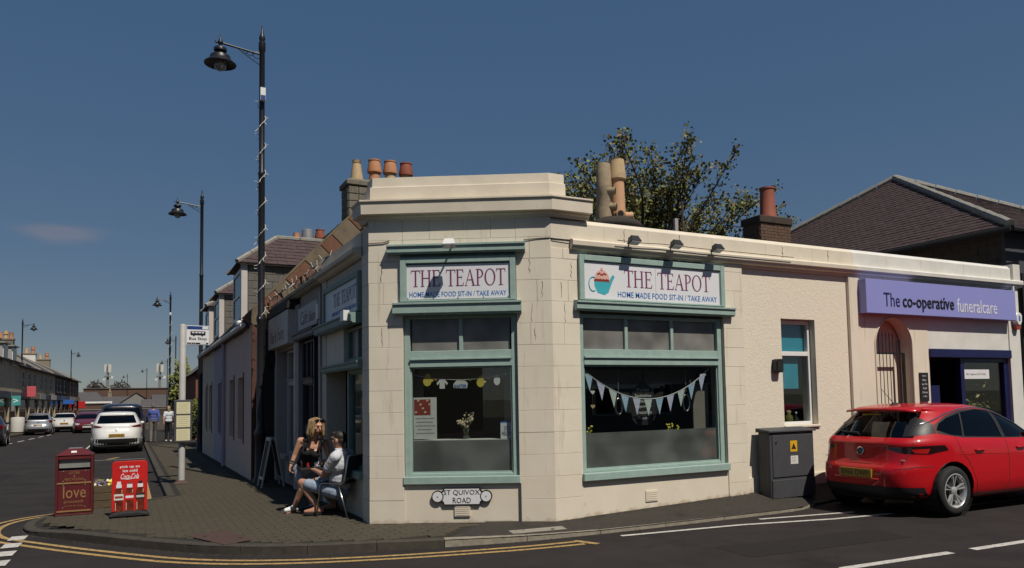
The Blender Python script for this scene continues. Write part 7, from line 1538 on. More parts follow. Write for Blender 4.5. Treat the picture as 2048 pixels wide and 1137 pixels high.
H_ = MB(); R_, F_, U_ = hxm; q = lambda a, b, d: hm+(R_*a+F_*b+U_*d)*1.04; ellipsoid(H_, q(0, -.018, .042), (.080, .092, .082), hxm); ellipsoid(H_, q(0, -.045, -.005), (.072, .06, .06), hxm); ellipsoid(H_, q(0, .055, .085), (.055, .035, .03), hxm); fuse(H_, 'hair', 'hair_dark', mn, .007, 2)
for a_ in (an, an2):
    d_ = Vector((ftd.x, ftd.y, 0)).normalized(); r_ = Vector((d_.y, -d_.x, 0)); g0 = Vector((a_.x, a_.y, a_.z-.088)); mb = MB(); mb.prism([g0+d_*b+r_*a for a, b in ((-.03, -.07), (.03, -.07), (.042, .0), (.05, .12), (.035, .20), (-.02, .215), (-.05, .15), (-.042, 0))], (0, 0, .02)); mb.build('flip_flop', 'black_matt', mn, bevel=.004)
t = thing('wraparound_sunglasses', hm, 'dark sunglasses worn by the seated man', 'sunglasses'); mb = MB(); mb.tube([q(-.078, .0, .0), q(-.066, .06, .006), q(-.03, .092, .006), q(.0, .098, .008), q(.03, .092, .006), q(.066, .06, .006), q(.078, 0, 0)], [.004, .006, .016, .008, .016, .006, .004], 6); mb.build('lenses', 'black_paint', t, smooth=True)

# ---- chairs and table
def chair(cpos, f, label):
    f = Vector((f[0], f[1], 0)).normalized(); r = Vector((f.y, -f.x, 0)); c = Vector((cpos[0], cpos[1], GZ)); q = lambda a, b, z: c+r*a+f*b+V(0, 0, z)
    o = thing('cafe_chair', c, label, 'chair')
    for k in (-1, 1):
        mb = MB(); mb.tube([q(k*.22, .24, 0), q(k*.20, .19, .42), q(k*.20, .17, .445), q(k*.20, .05, .45), q(k*.20, -.16, .44), q(k*.20, -.20, .47), q(k*.20, -.27, .82)], .0125, 8); mb.build('side_frame', 'steel', o, smooth=True); mb = MB(); mb.tube([q(k*.20, -.10, .44), q(k*.22, -.27, 0)], .0125, 8); mb.build('rear_leg', 'steel', o, smooth=True)
    mb = MB(); mb.hexa([q(-.20, -.19, .445), q(.20, -.19, .445), q(.20, .21, .45), q(-.20, .21, .45), q(-.20, -.19, .462), q(.20, -.19, .462), q(.20, .21, .468), q(-.20, .21, .468)]); mb.build('seat', 'black_matt', o, bevel=.005)
    mb = MB(); mb.hexa([q(-.20, -.205, .52), q(.20, -.205, .52), q(.20, -.19, .52), q(-.20, -.19, .52), q(-.20, -.285, .82), q(.20, -.285, .82), q(.20, -.268, .825), q(-.20, -.268, .825)]); mb.build('backrest', 'dark_render', o, bevel=.005)
    mb = MB(); mb.tube([q(-.20, -.272, .82), q(.20, -.272, .82)], .013, 8); mb.build('top_rail', 'steel', o, smooth=True)
    return o
cm = (hip+hip_f)/2
chair((cm.x-fwd.x*.03, cm.y-fwd.y*.03), fwd, 'steel framed cafe chair under the seated man')
t = thing('cafe_table', (2.40, 11.24, GZ), 'small square dark cafe table between the woman and the man', 'table')
mb = MB(); mb.box(2.13, 2.66, 10.98, 11.50, GZ+.60, GZ+.63); mb.build('table_top', 'black_matt', t, bevel=.006); mb = MB(); mb.lathe([(.03, .03), (.03, .60)], 12, (2.40, 11.24, GZ)); mb.build('pedestal', 'black_paint', t)
for k in range(4): a = k*math.pi/2+.78; mb = MB(); mb.tube([(2.40, 11.24, GZ+.07), (2.40+.26*math.cos(a), 11.24+.26*math.sin(a), GZ+.015)], [.02, .014], 6); mb.build('foot', 'black_paint', t)
TZ = GZ+.631
for (x, y, h, liq, lab, lb) in [(2.20, 11.18, .23, 'clay_orange', 'clay_buff', 'bottle of orange drink on the cafe table'), (2.27, 11.14, .22, 'cherry', 'coke_red', 'bottle of red drink on the cafe table')]:
    t = thing('drink_bottle', (x, y, TZ), lb, 'bottle'); mb = MB(); mb.lathe([(.028, 0), (.032, .01), (.032, h*.55), (.013, h*.78), (.013, h*.95)], 12, (x, y, TZ)); mb.build('bottle', liq, t, autos=50); mb = MB(); mb.lathe([(.0325, h*.2), (.0328, h*.45)], 12, (x, y, TZ)); mb.build('label', lab, t); mb = MB(); mb.lathe([(.015, h*.93), (.015, h)], 10, (x, y, TZ)); mb.build('cap', 'black_matt', t)
t = thing('white_cup', (2.38, 11.15, TZ), 'white cup and saucer on the cafe table', 'cup'); mb = MB(); mb.lathe([(.03, 0), (.07, .012), (.072, .016), (.03, .012)], 16, (2.38, 11.15, TZ)); mb.build('saucer', 'white_gloss', t, smooth=True); mb = MB(); mb.lathe([(.022, .012), (.038, .04), (.042, .075), (.038, .075), (.03, .02)], 16, (2.38, 11.15, TZ)); mb.build('cup', 'white_gloss', t, smooth=True)
t = thing('drinking_glass', (2.48, 11.12, TZ), 'clear glass on the cafe table beside the white cup', 'glass'); mb = MB(); mb.lathe([(.028, 0), (.036, .11), (.034, .11), (.026, .008)], 14, (2.48, 11.12, TZ)); mb.build('tumbler', 'vase_glass', t, smooth=True); mb = MB(); mb.lathe([(.025, .01), (.032, .07)], 12, (2.48, 11.12, TZ)); mb.build('drink', 'clay_buff', t)
t = thing('paper_menu', (2.45, 11.22, TZ), 'white paper lying on the cafe table', 'paper'); mb = MB(); mb.hexa([(2.40, 11.20, TZ), (2.56, 11.17, TZ), (2.58, 11.37, TZ), (2.42, 11.40, TZ), (2.40, 11.20, TZ+.003), (2.56, 11.17, TZ+.004), (2.58, 11.37, TZ+.003), (2.42, 11.40, TZ+.004)]); mb.build('sheet', 'paper', t)

# ---- two people walking away up the pavement
def walker(x, y, label, h, top, legs_m, skin='skin', hair='hair_dark', stride=.16, female=False, long_sleeve=False, shorts=False):
    z = .10+hgt(y); o = thing('person', (x, y, z), label, 'person'); s = h/1.75; q = lambda a, b, d: V(x+a*s, y+b*s, z+d*s); ax = (V(1, 0, 0), V(0, 1, 0), V(0, 0, 1)); B = MB(); hw = .16 if female else .185
    ellipsoid(B, q(0, 0, .98), (.165*s, .12*s, .14*s), ax); ellipsoid(B, q(0, 0, 1.16), (.14*s, .10*s, .16*s), ax); ellipsoid(B, q(0, .01, 1.33), (hw*s, .12*s, .17*s), ax); capsule(B, q(0, .02, 1.45), .06*s, q(0, .03, 1.55), .052*s); head(B, q(0, .04, 1.635), ax, 1.0*s)
    hips = []
    for k in (-1, 1):
        f_ = stride*k; hp, kn_, an_ = q(k*.085, 0, .95), q(k*.09, f_*.6+.03, .50), q(k*.095, f_*1.3-.03, .085); capsule(B, hp, .09*s, kn_, .06*s); capsule(B, kn_, .06*s, an_, .038*s); foot(B, an_, (0, 1), s, .075); hips.append((hp, kn_, an_))
        sh, e_, w_ = q(k*hw*.98, .01, 1.42), q(k*(hw+.06), -f_*.5, 1.14), q(k*(hw+.05), -f_*.9+.06, .90); capsule(B, q(0, .02, 1.42), .06*s, sh, .058*s); capsule(B, sh, .055*s, e_, .042*s); capsule(B, e_, .042*s, w_, .028*s); hand(B, w_, (0, .1, -1), (-k, 0, 0), s, .3, k); 
        if k == 1: arms = [(sh, e_, w_)]
        else: arms0 = (sh, e_, w_)
    fuse(B, 'body', skin, o, .012, 3)
    C_ = MB(); ellipsoid(C_, q(0, 0, 1.02), (.175*s, .135*s, .12*s), ax); ellipsoid(C_, q(0, 0, 1.16), (.158*s, .12*s, .16*s), ax); ellipsoid(C_, q(0, .01, 1.33), ((hw+.015)*s, .135*s, .165*s), ax)
    for (sh, e_, w_) in arms+[arms0]: capsule(C_, q(0, .02, 1.41), .068*s, sh, .070*s); capsule(C_, sh, .068*s, sh.lerp(e_, .6 if not long_sleeve else 1), .058*s); (capsule(C_, e_, .055*s, w_, .042*s) if long_sleeve else None)
    fuse(C_, 'top', top, o, .014, 3); C_ = MB(); ellipsoid(C_, q(0, 0, .96), (.178*s, .132*s, .12*s), ax)
    for (hp, kn_, an_) in hips: capsule(C_, hp, .10*s, kn_, .076*s); capsule(C_, kn_, .076*s, kn_.lerp(an_, .92 if not shorts else .25), .058*s)
    fuse(C_, 'trousers', legs_m, o, .014, 3); H_ = MB(); ellipsoid(H_, q(0, .02, 1.675), (.085*s, .10*s, .085*s), ax)
    ellipsoid(H_, q(0, -.02, 1.62), (.08*s, .065*s, .08*s), ax); (capsule(H_, q(0, -.03, 1.62), .075*s, q(0, -.05, 1.48), .05*s) if female else None); fuse(H_, 'hair', hair, o, .012, 2)
    for (hp, kn_, an_) in hips: C_ = MB(); g0 = V(an_.x, an_.y, z+.035*s); capsule(C_, g0-V(0, .05*s, 0), .042*s, g0+V(0, .15*s, 0), .038*s); fuse(C_, 'shoe', 'shoe_white' if female else 'cloth_khaki', o, .012, 2)
walker(1.0, 39.7, 'man in a blue shirt and grey trousers walking away up the pavement', 1.76, 'cloth_blue', 'cloth_khaki', hair='cloth_khaki', long_sleeve=True); walker(1.63, 39.2, 'woman in a white top and black trousers walking away up the pavement', 1.64, 'cloth_white', 'cloth_black', hair='hair_blonde', female=True, stride=-.15)

# ------------------------------------------------------------------ trees and hedge
def fan_tree(o, base, tips_n, seed):
    rnd = random.Random(seed); tr = MB(); lv = MB(); B = Vector(base)
    tr.tube([B-Vector((0, 0, 3.4)), B-Vector((0, 0, 1.2)), B], [.26, .22, .2], 10)
    def twig_leaves(p, d, n, spread):
        for k in range(n):
            q = p+Vector((rnd.gauss(0, spread), rnd.gauss(0, spread), rnd.gauss(0, spread))); a = (d*.5+Vector((rnd.uniform(-1, 1), rnd.uniform(-1, 1), rnd.uniform(-.8, .8)))).normalized(); L = rnd.uniform(.06, .125); b_ = a.cross(Vector((rnd.uniform(-1, 1), rnd.uniform(-1, 1), rnd.uniform(-1, 1)))).normalized()*L*.42; lv.cur = 0 if rnd.random() < .75 else 1
            lv.add([q, q+a*L*.5+b_, q+a*L, q+a*L*.5-b_], [(0, 1, 2, 3)])
    for i in range(tips_n):
        th = R(rnd.uniform(-82, 66)); ph = rnd.uniform(-1, 1); rad = rnd.uniform(.72, 1.03)
        T = B+Vector((math.sin(th)*5.05, ph*2.4, math.cos(th)*4.5+.25))*rad
        m1 = B.lerp(T, .3)+Vector((rnd.uniform(-.2, .2), rnd.uniform(-.2, .2), rnd.uniform(.0, .45))); m2 = B.lerp(T, .65)+Vector((rnd.uniform(-.25, .25), rnd.uniform(-.25, .25), rnd.uniform(.0, .35)))
        P = [B]; pts_ = [B, m1, m2, T]
        P = [Vector(catmull([tuple(x) for x in pts_], 5)[j]) for j in range(16)]
        tr.tube(P, [.085*(1-j/15)**1.2+.007 for j in range(16)], 5)
        for j in range(5, 16):
            d = (P[j]-P[j-1]).normalized()
            for k in range(2 if j < 9 else 3):
                if rnd.random() < .25: continue
                sd = (d*rnd.uniform(.5, 1)+Vector((rnd.uniform(-1, 1), rnd.uniform(-1, 1), rnd.uniform(-.5, .9)))).normalized(); l = rnd.uniform(.25, .75)*(1.25-j/22); e = P[j]+sd*l+Vector((0, 0, .1*l)); mid_ = P[j].lerp(e, .5)+Vector((rnd.uniform(-.04, .04), 0, rnd.uniform(0, .08)))
                tr.tube([P[j], mid_, e], [.012, .008, .004], 3); twig_leaves(e, sd, rnd.randint(6, 11), .075); twig_leaves(mid_, sd, rnd.randint(2, 5), .05)
        twig_leaves(T, Vector((0, 0, 1)), 6, .07)
    tr.build('trunk', 'bark', o, smooth=True, recalc=False); lv.build('crown', ['leaf', 'leaf_brown'], o, recalc=False)
t = thing('street_tree', (14.5, 18.3, .4), 'broad tree with small spring leaves rising behind the tea room roof', 'tree')
fan_tree(t, (13.7, 18.3, 4.0), 108, 5)
def bush(o, c, r, n, m, seed, leaf=.08):
    rnd = random.Random(seed); lv = MB(); st = MB(); c = Vector(c)
    for k in range(40):
        a = rnd.uniform(0, 6.28); e = Vector((math.cos(a)*r[0]*.8*rnd.random(), math.sin(a)*r[1]*.8*rnd.random(), r[2]*rnd.uniform(.3, .9))); st.tube([Vector((c.x, c.y, c.z-r[2]))+Vector((e.x*.3, e.y*.3, 0)), c+e-Vector((0, 0, r[2]*.4))], [.02, .006], 4)
    for k in range(n):
        v = Vector((rnd.gauss(0, 1), rnd.gauss(0, 1), rnd.gauss(0, 1))).normalized()*(rnd.random()**.35); p = c+Vector((v.x*r[0], v.y*r[1], v.z*r[2]))*(1+.12*math.sin(v.x*9+v.z*7)); a = Vector((rnd.uniform(-1, 1), rnd.uniform(-1, 1), rnd.uniform(-.4, 1))).normalized()*leaf; b = a.orthogonal().normalized()*leaf*.4; lv.add([p, p+a*.5+b, p+a, p+a*.5-b], [(0, 1, 2, 3)])
    st.build('stems', 'bark', o, recalc=False); lv.build('foliage', m, o, recalc=False)
t = thing('golden_shrub', (3.2, 34, 0), 'yellow green shrub beyond the cottages on the right pavement', 'shrub'); bush(t, (3.1, 33.6, 1.15), (.95, 2.8, 1.2), 5200, 'hedge', 3, .13)
t = thing('conifer', (2.9, 48, 0), 'dark narrow evergreen far up the right pavement', 'tree'); bush(t, (3.1, 55.5, 2.3), (.75, 1.2, 2.4), 2600, 'leaf', 4, .2); mb = MB(); mb.tube([(3.1, 55.5, -.1), (3.1, 55.5, 2.5)], [.12, .05], 6); mb.build('trunk', 'bark', t)

# ------------------------------------------------------------------ buildings up the street
def gabled(name, label, x0, x1, y0, y1, ze, zr, wall_m, roof_m, axis='y', chims=(), wins=(), cat='house', face='x0', group=None, hip=0.):
    o = thing(name, ((x0+x1)/2, (y0+y1)/2, -.2), label, cat, group); mb = MB(); mb.box(x0, x1, y0, y1, -.3, ze)
    e = .2
    if axis == 'y':
        xm = (x0+x1)/2; mb.add([(x0, y0+.01, ze), (x1, y0+.01, ze), (xm, y0+.01+hip, zr-.08), (x0, y1-.01, ze), (x1, y1-.01, ze), (xm, y1-.01-hip, zr-.08)], [(0, 1, 2), (3, 5, 4)])
        r_ = MB(); r_.add([(x0-e, y0-e, ze-.12), (xm, y0-e+hip, zr), (x1+e, y0-e, ze-.12), (x0-e, y1+e, ze-.12), (xm, y1+e-hip, zr), (x1+e, y1+e, ze-.12)], [(0, 1, 4, 3), (1, 2, 5, 4), (0, 3, 5, 2)]+([(0, 2, 1), (3, 4, 5)] if hip else []))
    else:
        ym = (y0+y1)/2; mb.add([(x0+.01, y0, ze), (x0+.01, y1, ze), (x0+.01+hip, ym, zr-.08), (x1-.01, y0, ze), (x1-.01, y1, ze), (x1-.01-hip, ym, zr-.08)], [(0, 2, 1), (3, 4, 5)])
        r_ = MB(); r_.add([(x0-e, y0-e, ze-.12), (x0-e+hip, ym, zr), (x0-e, y1+e, ze-.12), (x1+e, y0-e, ze-.12), (x1+e-hip, ym, zr), (x1+e, y1+e, ze-.12)], [(0, 3, 4, 1), (1, 4, 5, 2), (0, 2, 5, 3)]+([(0, 1, 2), (3, 5, 4)] if hip else []))
    mb.build('wall', wall_m, o); ro = r_.build('roof', roof_m, o)
    for (cx, cy, w_, d_, z0, z1, m, n, pm) in chims:
        stack('chimney', o, cx-w_/2, cx+w_/2, cy-d_/2, cy+d_/2, z0, z1, m, [((cx-w_/2+w_*(i+.5)/n if w_ > d_ else cx), (cy if w_ > d_ else cy-d_/2+d_*(i+.5)/n), 'cowl' if (i+n) % 2 else 'plain', pm[i % len(pm)], 1.0) for i in range(n)])
    return o
LD = Vector((math.sin(R(2.5)), math.cos(R(2.5)), 0)); LT = Fr((-8.0, 75.0), (LD.x, LD.y), (LD.y, -LD.x))     # left terrace: u along the street, facing right
def terrace(name, label, s0, s1, ze, zr, wall_m, wins, fascia_m, glass_m, chims, dep=8.0, dormers=(), shop=True):
    o = thing(name, LT.p((s0+s1)/2, 0, 0), label, 'building', 'shops along the left side of the street')
    # wall with openings: bands
    mb = MB(); z1, z2 = 3.35, 4.75
    LT.box(mb, s0, s1, -dep, -.15, -.3, ze-.02)
    LT.box(mb, s0, s1, -.15, 0, 2.95, z1); LT.box(mb, s0, s1, -.15, 0, z2, ze)
    cur = s0
    for (a, b) in sorted(wins)+[(s1, s1)]:
        if a > cur: LT.box(mb, cur, a, -.15, 0, z1, z2)
        cur = b
    # gable ends
    for s_, k in ((s0, .0), (s1, -.0)):
        mb.add([LT.p(s_, 0, ze-.03), LT.p(s_, -dep, ze-.03), LT.p(s_, -dep/2, zr-.1)], [(0, 1, 2)])
    if shop:
        n = max(1, round((s1-s0)/4.5))
        for i in range(n+1): u = s0+(s1-s0)*i/n; LT.box(mb, max(s0, u-.12), min(s1, u+.12), -.15, .06, -.3, 2.95)
    mb.build('wall', wall_m, o)
    for (a, b) in wins:
        f_ = MB()
        for u0, u1, za, zb in ((a, a+.08, z1, z2), (b-.08, b, z1, z2), (a+.08, b-.08, z1, z1+.09), (a+.08, b-.08, z2-.08, z2), (a+.08, b-.08, (z1+z2)/2-.03, (z1+z2)/2+.04)): LT.box(f_, u0, u1, -.14, -.06, za, zb)
        f_ = f_.build('window', 'white_gloss', o); LT.part('pane', 'house_glass', f_, a+.08, b-.08, -.12, -.11, z1+.09, z2-.08); LT.part('window_sill', 'stone_buff', o, a-.1, b+.1, -.05, .06, z1-.1, z1)
    if shop:
        for i in range(n):
            a, b = s0+(s1-s0)*i/n+.2, s0+(s1-s0)*(i+1)/n-.2; fm = fascia_m[i % len(fascia_m)]
            LT.part('shop_fascia', fm, o, a-.1, b+.1, .0, .18, 2.45, 2.93); sw = LT.part('shop_window', ['shop_dark', 'shop_pale', 'shop_grey'][(i+int(s0)) % 3], o, a, a+(b-a)*.68, -.13, -.04, .35, 2.42); LT.part('pane', 'house_glass', sw, a+.08, a+(b-a)*.68-.08, -.04, -.03, .45, 2.32); d_ = LT.part('door', fm, o, a+(b-a)*.72, b, -.14, -.08, .05, 2.1); LT.part('door_glass', 'house_glass', d_, a+(b-a)*.77, b-.12, -.08, -.075, .8, 1.95); LT.part('stallriser', fm, o, a, a+(b-a)*.68, -.14, .02, -.1, .35)
            LT.part('door_light', 'house_glass', o, a+(b-a)*.72, b, -.14, -.1, 2.1, 2.42)
    # roof
    e = .25; up = (LT.p(0, -dep/2, zr)-LT.p(0, e, ze)).normalized(); Ls = (LT.p(0, -dep/2, zr)-LT.p(0, e, ze)).length
    r_ = MB(); r_.add([LT.p(s0, e, ze), LT.p(s1, e, ze), LT.p(s1, -dep/2, zr), LT.p(s0, -dep/2, zr), LT.p(s1, -dep-e, ze), LT.p(s0, -dep-e, ze)], [(0, 1, 2, 3), (3, 2, 4, 5), (0, 5, 4, 1), (0, 3, 5), (1, 4, 2)]); ro = r_.build('roof', 'slate_grey', o)
    mb = MB(); slates(mb, LT.p(s0, e, ze+.01), LT.u, up, s1-s0, Ls, None, cw=.45, ch=.32, rnd=random.Random(int(s0*7))); mb.build('slates', 'slate', ro, kind='stuff', recalc=False)
    mb = MB(); mb.tube([LT.p(s0, e+.05, ze-.03), LT.p(s1, e+.05, ze-.03)], .07, 6); mb.build('gutter', 'black_matt', o)
    for (sc, w_, m, z1_, n, pm) in chims:
        c = LT.p(sc, -dep/2, 0); mb = MB(); LT.box(mb, sc-.4, sc+.4, -dep/2-w_/2, -dep/2+w_/2, ze, z1_); st = mb.build('chimney', m, o); LT.part('chimney_cap', 'stone_buff', st, sc-.47, sc+.47, -dep/2-w_/2-.07, -dep/2+w_/2+.07, z1_, z1_+.14)
        for i in range(n): p = LT.p(sc, -dep/2-w_/2+w_*(i+.5)/n, z1_+.14); chimney_pot(pm[i % len(pm)], p.x, p.y, p.z, ['plain', 'cowl', 'tall'][i % 3], st, 1.5)
        sk = MB(); 
        LT.part('skew', 'ridge', o, sc-.18, sc+.18, -dep/2-.05, -dep/2+.05, zr, zr+.12)
        sk.prism([LT.p(sc-.15, e, ze+.02), LT.p(sc+.15, e, ze+.02), LT.p(sc+.15, -dep/2, zr+.02), LT.p(sc-.15, -dep/2, zr+.02)], (0, 0, .16)); sk.build('skew', 'ridge', o)
    for (sc, w_) in dormers:
        z0, zt = ze-.35, ze+1.15; mb = MB(); LT.box(mb, sc-w_/2, sc+w_/2, -2.0, .08, z0, zt); dm = mb.build('dormer', 'shop_grey', o); LT.part('dormer_roof', 'ridge', dm, sc-w_/2-.15, sc+w_/2+.15, -2.2, .25, zt, zt+.1)
        LT.part('window_frame', 'white_gloss', dm, sc-w_/2+.12, sc+w_/2-.12, .08, .12, z0+.3, zt-.1); LT.part('pane', 'house_glass', dm, sc-w_/2+.25, sc+w_/2-.25, .12, .13, z0+.4, zt-.55); LT.part('pane', 'house_glass', dm, sc-w_/2+.25, sc+w_/2-.25, .12, .13, zt-.48, zt-.2)
    return o
B_ = ['clay_buff', 'clay_orange', 'clay_buff']
terrace('terrace_shop', 'buff stone shop with grey dormers nearest on the left', -22, -.5, 5.3, 7.6, 'terrace_stone', [(-17.5, -16.2), (-13.5, -12.2)], ['shop_green', 'shop_dark'], None, [(-1.0, 1.6, 'stone_grey', 8.2, 3, B_)], dormers=[(-7.0, 2.0), (-3.4, 1.9), (.0-11, 2.0)])
terrace('terrace_shop', 'brown stone shop with red brick chimney on the left', -.5, 9.5, 5.1, 7.6, 'terrace_stone', [(1.2, 2.5), (4.2, 5.4), (7.0, 8.2)], ['shop_dark', 'stone_buff'], None, [(3.6, 2.2, 'brick_red', 8.15, 5, ['clay_buff', 'paper', 'clay_orange']), (9.0, 2.0, 'brick_red', 8.0, 4, B_)])
terrace('terrace_shop', 'buff stone shop with tall stone chimney on the left', 9.5, 21, 5.1, 7.7, 'terrace_stone', [(11, 12.2), (14, 15.2), (17.5, 18.7)], ['shop_grey', 'shop_dark', 'shop_pale'], None, [(17.8, 1.4, 'stone_grey', 8.6, 3, ['clay_orange', 'clay_buff'])])
terrace('terrace_shop', 'dark brick shop with upper windows before the end of the left terrace', 21, 33, 5.1, 7.4, 'brick', [(22.5, 24), (25, 26.5), (28.5, 30)], ['shop_dark', 'bus_blue'], None, [(32.4, 1.3, 'white_paint', 8.0, 2, B_)])
terrace('terrace_shop', 'red brick shop at the far end of the left terrace', 33, 44, 5.0, 7.2, 'brick_red', [(34.5, 36), (38, 39.5), (41, 42.3)], ['shop_grey', 'stone_buff'], None, [(43.3, 1.5, 'stone_buff', 7.9, 2, B_)])
def hang_sign(s, d, z0, z1, w_, m, label, sym=None):
    t = thing('hanging_sign', LT.p(s, d, z0), label, 'sign', 'projecting shop signs on the left'); LT.part('panel', m, t, s-.06, s+.06, d, d+w_, z0, z1, bevel=.01); LT.part('bracket', 'black_matt', t, s-.02, s+.02, .0, d, (z0+z1)/2-.02, (z0+z1)/2+.02)
    HF = Fr((LT.p(s-.06, d, 0).x, LT.p(s-.06, d, 0).y), (LT.n.x, LT.n.y), (-LT.u.x, -LT.u.y))
    if sym: text(sym, 'lettering', 'sign_white', t, HF, w_*.2, w_*.75, z0+(z1-z0)*.3, z0+(z1-z0)*.72, .002, bold=.02)
hang_sign(-4.5, .15, 1.85, 2.6, .6, 'sign_teal', 'teal projecting shop sign with a white arrow on the left', '>'); hang_sign(2.4, .15, 2.6, 3.5, .65, 'sign_pink', 'pink projecting shop sign on the left, hung higher than the teal one'); hang_sign(26.5, .15, 2.0, 2.5, 1.1, 'sign_sky', 'blue projecting shop sign farther along the left terrace'); hang_sign(42.5, .15, 1.5, 2.4, .8, 'sign_scarlet', 'scarlet projecting sign at the far end of the left terrace')
t = thing('litter_drum', (-6.9, 64.8, -.1), 'pale round bin on the far left pavement', 'litter bin'); mb = MB(); mb.lathe([(.30, 0), (.42, .05), (.42, 1.05), (.40, 1.1), (.1, 1.12)], 18, (-7.0, 64.8, -.1)); mb.build('drum', 'far_white', t, autos=40); mb = MB(); mb.lathe([(.43, .0), (.43, .08)], 18, (-7.0, 64.8, -.1)); mb.build('base', 'plastic_black', t)
# right side beyond the cottages
gabled('brick_house', 'brown brick house with grey slate gable beyond the cottages on the right', 2.9, 9, 41, 50, 3.3, 6.0, 'brick_red', 'slate_grey', 'y', [(5.9, 48, .6, 1.2, 5.0, 6.7, 'brick', 2, ['clay_orange'])]); gabled('white_cottage', 'white rendered cottage far up the right side', 4.4, 10, 62, 72, 3.0, 5.4, 'far_white', 'slate', 'y')
mb = MB(); mb.box(2.66, 2.90, 41.5, 49, .05, 1.0); props(mb.build('garden_wall', 'far_white'), 'low white garden wall before the brick house on the right', 'wall')
gabled('far_shop', 'dark roofed building far up the right side behind the lamp posts', 6.5, 13, 92, 118, 4.4, 7.2, 'stone_buff', 'far_roof', 'y')
# end of the street
gabled('long_hall', 'long brown flat fronted hall closing the end of the street', -9.5, 24, 205, 216, 5.9, 6.1, 'far_brown', 'far_roof', 'x', cat='building'); gabled('grey_roofed_house', 'grey house with dark hipped roof beyond the left terrace', -11.5, -4.2, 172, 182, 2.6, 4.6, 'far_grey', 'far_roof', 'x', cat='house', hip=1.8)
gabled('stone_house', 'stone house with small chimney at the end of the street', -5.0, 1.8, 176, 186, 2.2, 3.7, 'stone_buff', 'far_roof', 'x', [(-3.6, 181, .7, .7, 3.2, 4.7, 'stone_buff', 1, B_)], hip=0); gabled('gabled_house', 'gable fronted house at the end of the street', -2.2, 4.6, 168, 176, 1.9, 4.3, 'far_grey', 'slate_grey', 'y'); gabled('white_eaved_house', 'low house with white eaves at the right end of the street', 4.4, 13.5, 178, 188, 2.9, 4.0, 'far_white', 'far_roof', 'x'); gabled('low_house', 'low pale house in front of the hall at the end of the street', 2.2, 9.0, 160, 168, 1.5, 2.9, 'beige_render', 'far_roof', 'x')
gabled('corner_house', 'low brown house at the left end of the street', -8.0, -3.0, 158, 166, 2.3, 2.6, 'far_brown', 'far_white', 'x')
t = thing('cinder_wall', (0, 150, 0), 'low dark wall across the end of the street', 'wall'); mb = MB(); mb.box(-9, 12, 150, 150.4, -.3, 1.1); mb.build('wall', 'brick_dark', t); mb = MB(); mb.box(-9.1, 12.1, 149.95, 150.45, 1.1, 1.22); mb.build('coping', 'far_grey', t)
def mast(x, y, z0, z1, label, n=3):
    t = thing('telecom_mast', (x, y, z0), label, 'mast'); mb = MB(); mb.tube([(x, y, z0), (x, y, z1)], [.35, .22], 8); mb.build('column', 'far_grey', t)
    for k in range(n): a = k*2*math.pi/n+.5; mb = MB(); mb.box(x+.65*math.cos(a)-.22, x+.65*math.cos(a)+.22, y+.65*math.sin(a)-.12, y+.65*math.sin(a)+.12, z1-2.0, z1+.1); mb.build('antenna_panel', 'far_white', t)
    mb = MB(); mb.lathe([(.8, z1-3.2), (.8, z1-3.0)], 10, (x, y, 0)); mb.build('platform', 'far_grey', t); mb = MB(); mb.lathe([(.02, -.1), (.35, 0), (.38, .08)], 12, (x+.95, y-.2, z1-3.3), (0, -1, .1)); mb.build('dish', 'far_white', t); mb = MB(); mb.lathe([(.02, -.1), (.28, 0), (.3, .08)], 12, (x-.85, y-.2, z1-3.9), (0, -1, .1)); mb.build('dish', 'far_white', t)
mast(-5.1, 228, 4, 12.6, 'grey telecom mast with white panels at the far end of the street', 4); mast(6.7, 210.7, 4, 12.0, 'telecom mast with white panels beside the third lamp post', 4)
for (x, y, r, lb) in [(-7.5, 222, 2.2, 'bare grey tree clump left of the mast at the street end'), (-2.0, 224, 2.5, 'bare brown tree clump right of the mast at the street end')]:
    t = thing('distant_tree', (x, y, 3), lb, 'tree', 'trees at the end of the street'); bush(t, (x, y, 6.0), (r, 2, 2.2), 900, 'bark', int(y), .4)
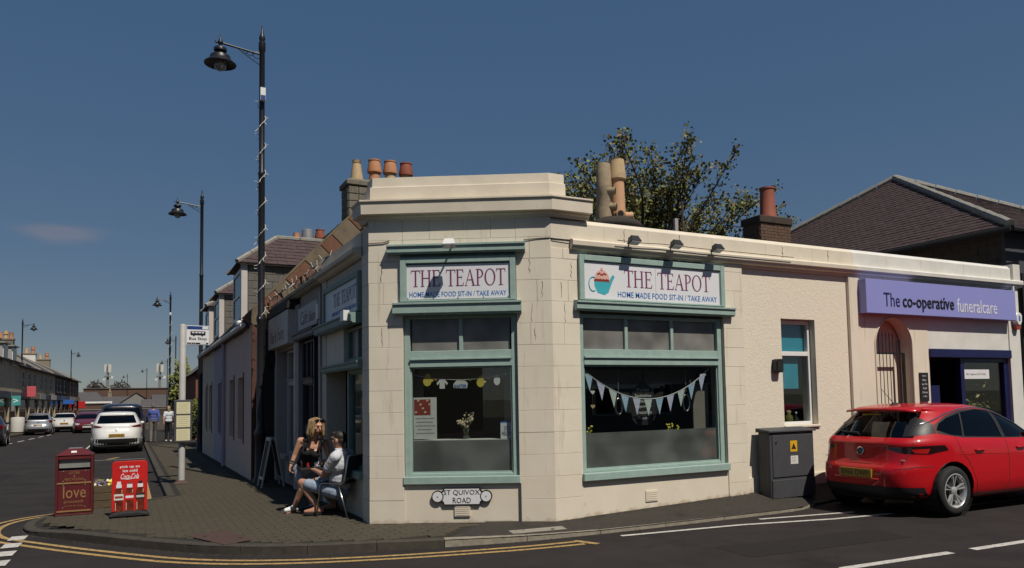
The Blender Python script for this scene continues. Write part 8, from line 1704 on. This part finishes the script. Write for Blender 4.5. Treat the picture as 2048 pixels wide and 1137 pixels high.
# the opposite side of the side street, behind the photographer: it shows in the shop windows
def behind(x0, x1, label, m, h, s):
    o = thing('opposite_building', ((x0+x1)/2, -9, 0), label, 'building', 'buildings on the photographer side'); FB = Fr((0, -8.5), (-1, 0), (0, 1)); mb = MB(); mb.box(x0, x1, -16, -8.52, -.3, h); mb.build('wall', m, o); mb = MB(); mb.add([(x0, -8.3, h), (x1, -8.3, h), (x1, -12.2, h+2.6), (x0, -12.2, h+2.6), (x0, -16.2, h), (x1, -16.2, h)], [(0, 1, 2, 3), (3, 2, 5, 4), (0, 3, 4), (1, 5, 2)]); mb.build('roof', 'slate', o)
    n = int((x1-x0)/2.6)
    for i in range(n):
        for z in ((.9, 2.2), (3.4, 4.8))[:2 if h > 5 else 1]:
            u = -(x0+(x1-x0)*(i+.5)/n); w_ = FB.part('window', 'white_gloss', o, u-.5, u+.5, .0, .05, z[0], z[1]); FB.part('pane', 'house_glass', w_, u-.42, u+.42, .05, .06, z[0]+.08, z[1]-.08)
behind(-1.5, 9.5, 'stone house opposite, left of the gap', 'stone_buff', 5.4, 1); behind(9.7, 24, 'long stone house opposite, right of the gap', 'beige_render', 5.6, 2); behind(-30, -14, 'stone house across the junction behind the camera', 'stone_grey', 6, 3)

# grit and litter gathered along the kerb and the foot of the wall
g_ = MB(); rnd = random.Random(77)
def pebble(x, y, z, r):
    a = rnd.uniform(0, 6.28); P = [(x+r*math.cos(a+k*2.1), y+r*math.sin(a+k*2.1), z) for k in range(3)]; g_.add(P+[(x, y, z+r*.8)], [(0, 1, 3), (1, 2, 3), (2, 0, 3)])
for k in range(650):
    i = rnd.randrange(6, len(kcorner)-9); t_ = rnd.random(); x = kcorner[i][0]+(kcorner[i+1][0]-kcorner[i][0])*t_; y = kcorner[i][1]+(kcorner[i+1][1]-kcorner[i][1])*t_; tx, ty = kcorner[i+1][0]-kcorner[i][0], kcorner[i+1][1]-kcorner[i][1]; L_ = math.hypot(tx, ty); d = abs(rnd.gauss(0, .045))+.005; pebble(x+ty/L_*d, y-tx/L_*d, hgt(y)+.001, rnd.uniform(.004, .012))
for k in range(260): x = rnd.uniform(4.85, 8.2); pebble(x, 8.46-abs(rnd.gauss(0, .05))-.01, zw(x)-.004, rnd.uniform(.004, .014))
props(g_.build('grit', 'grit', None, recalc=False), 'grit and small stones along the gutter and wall foot', 'grit', kind='stuff')
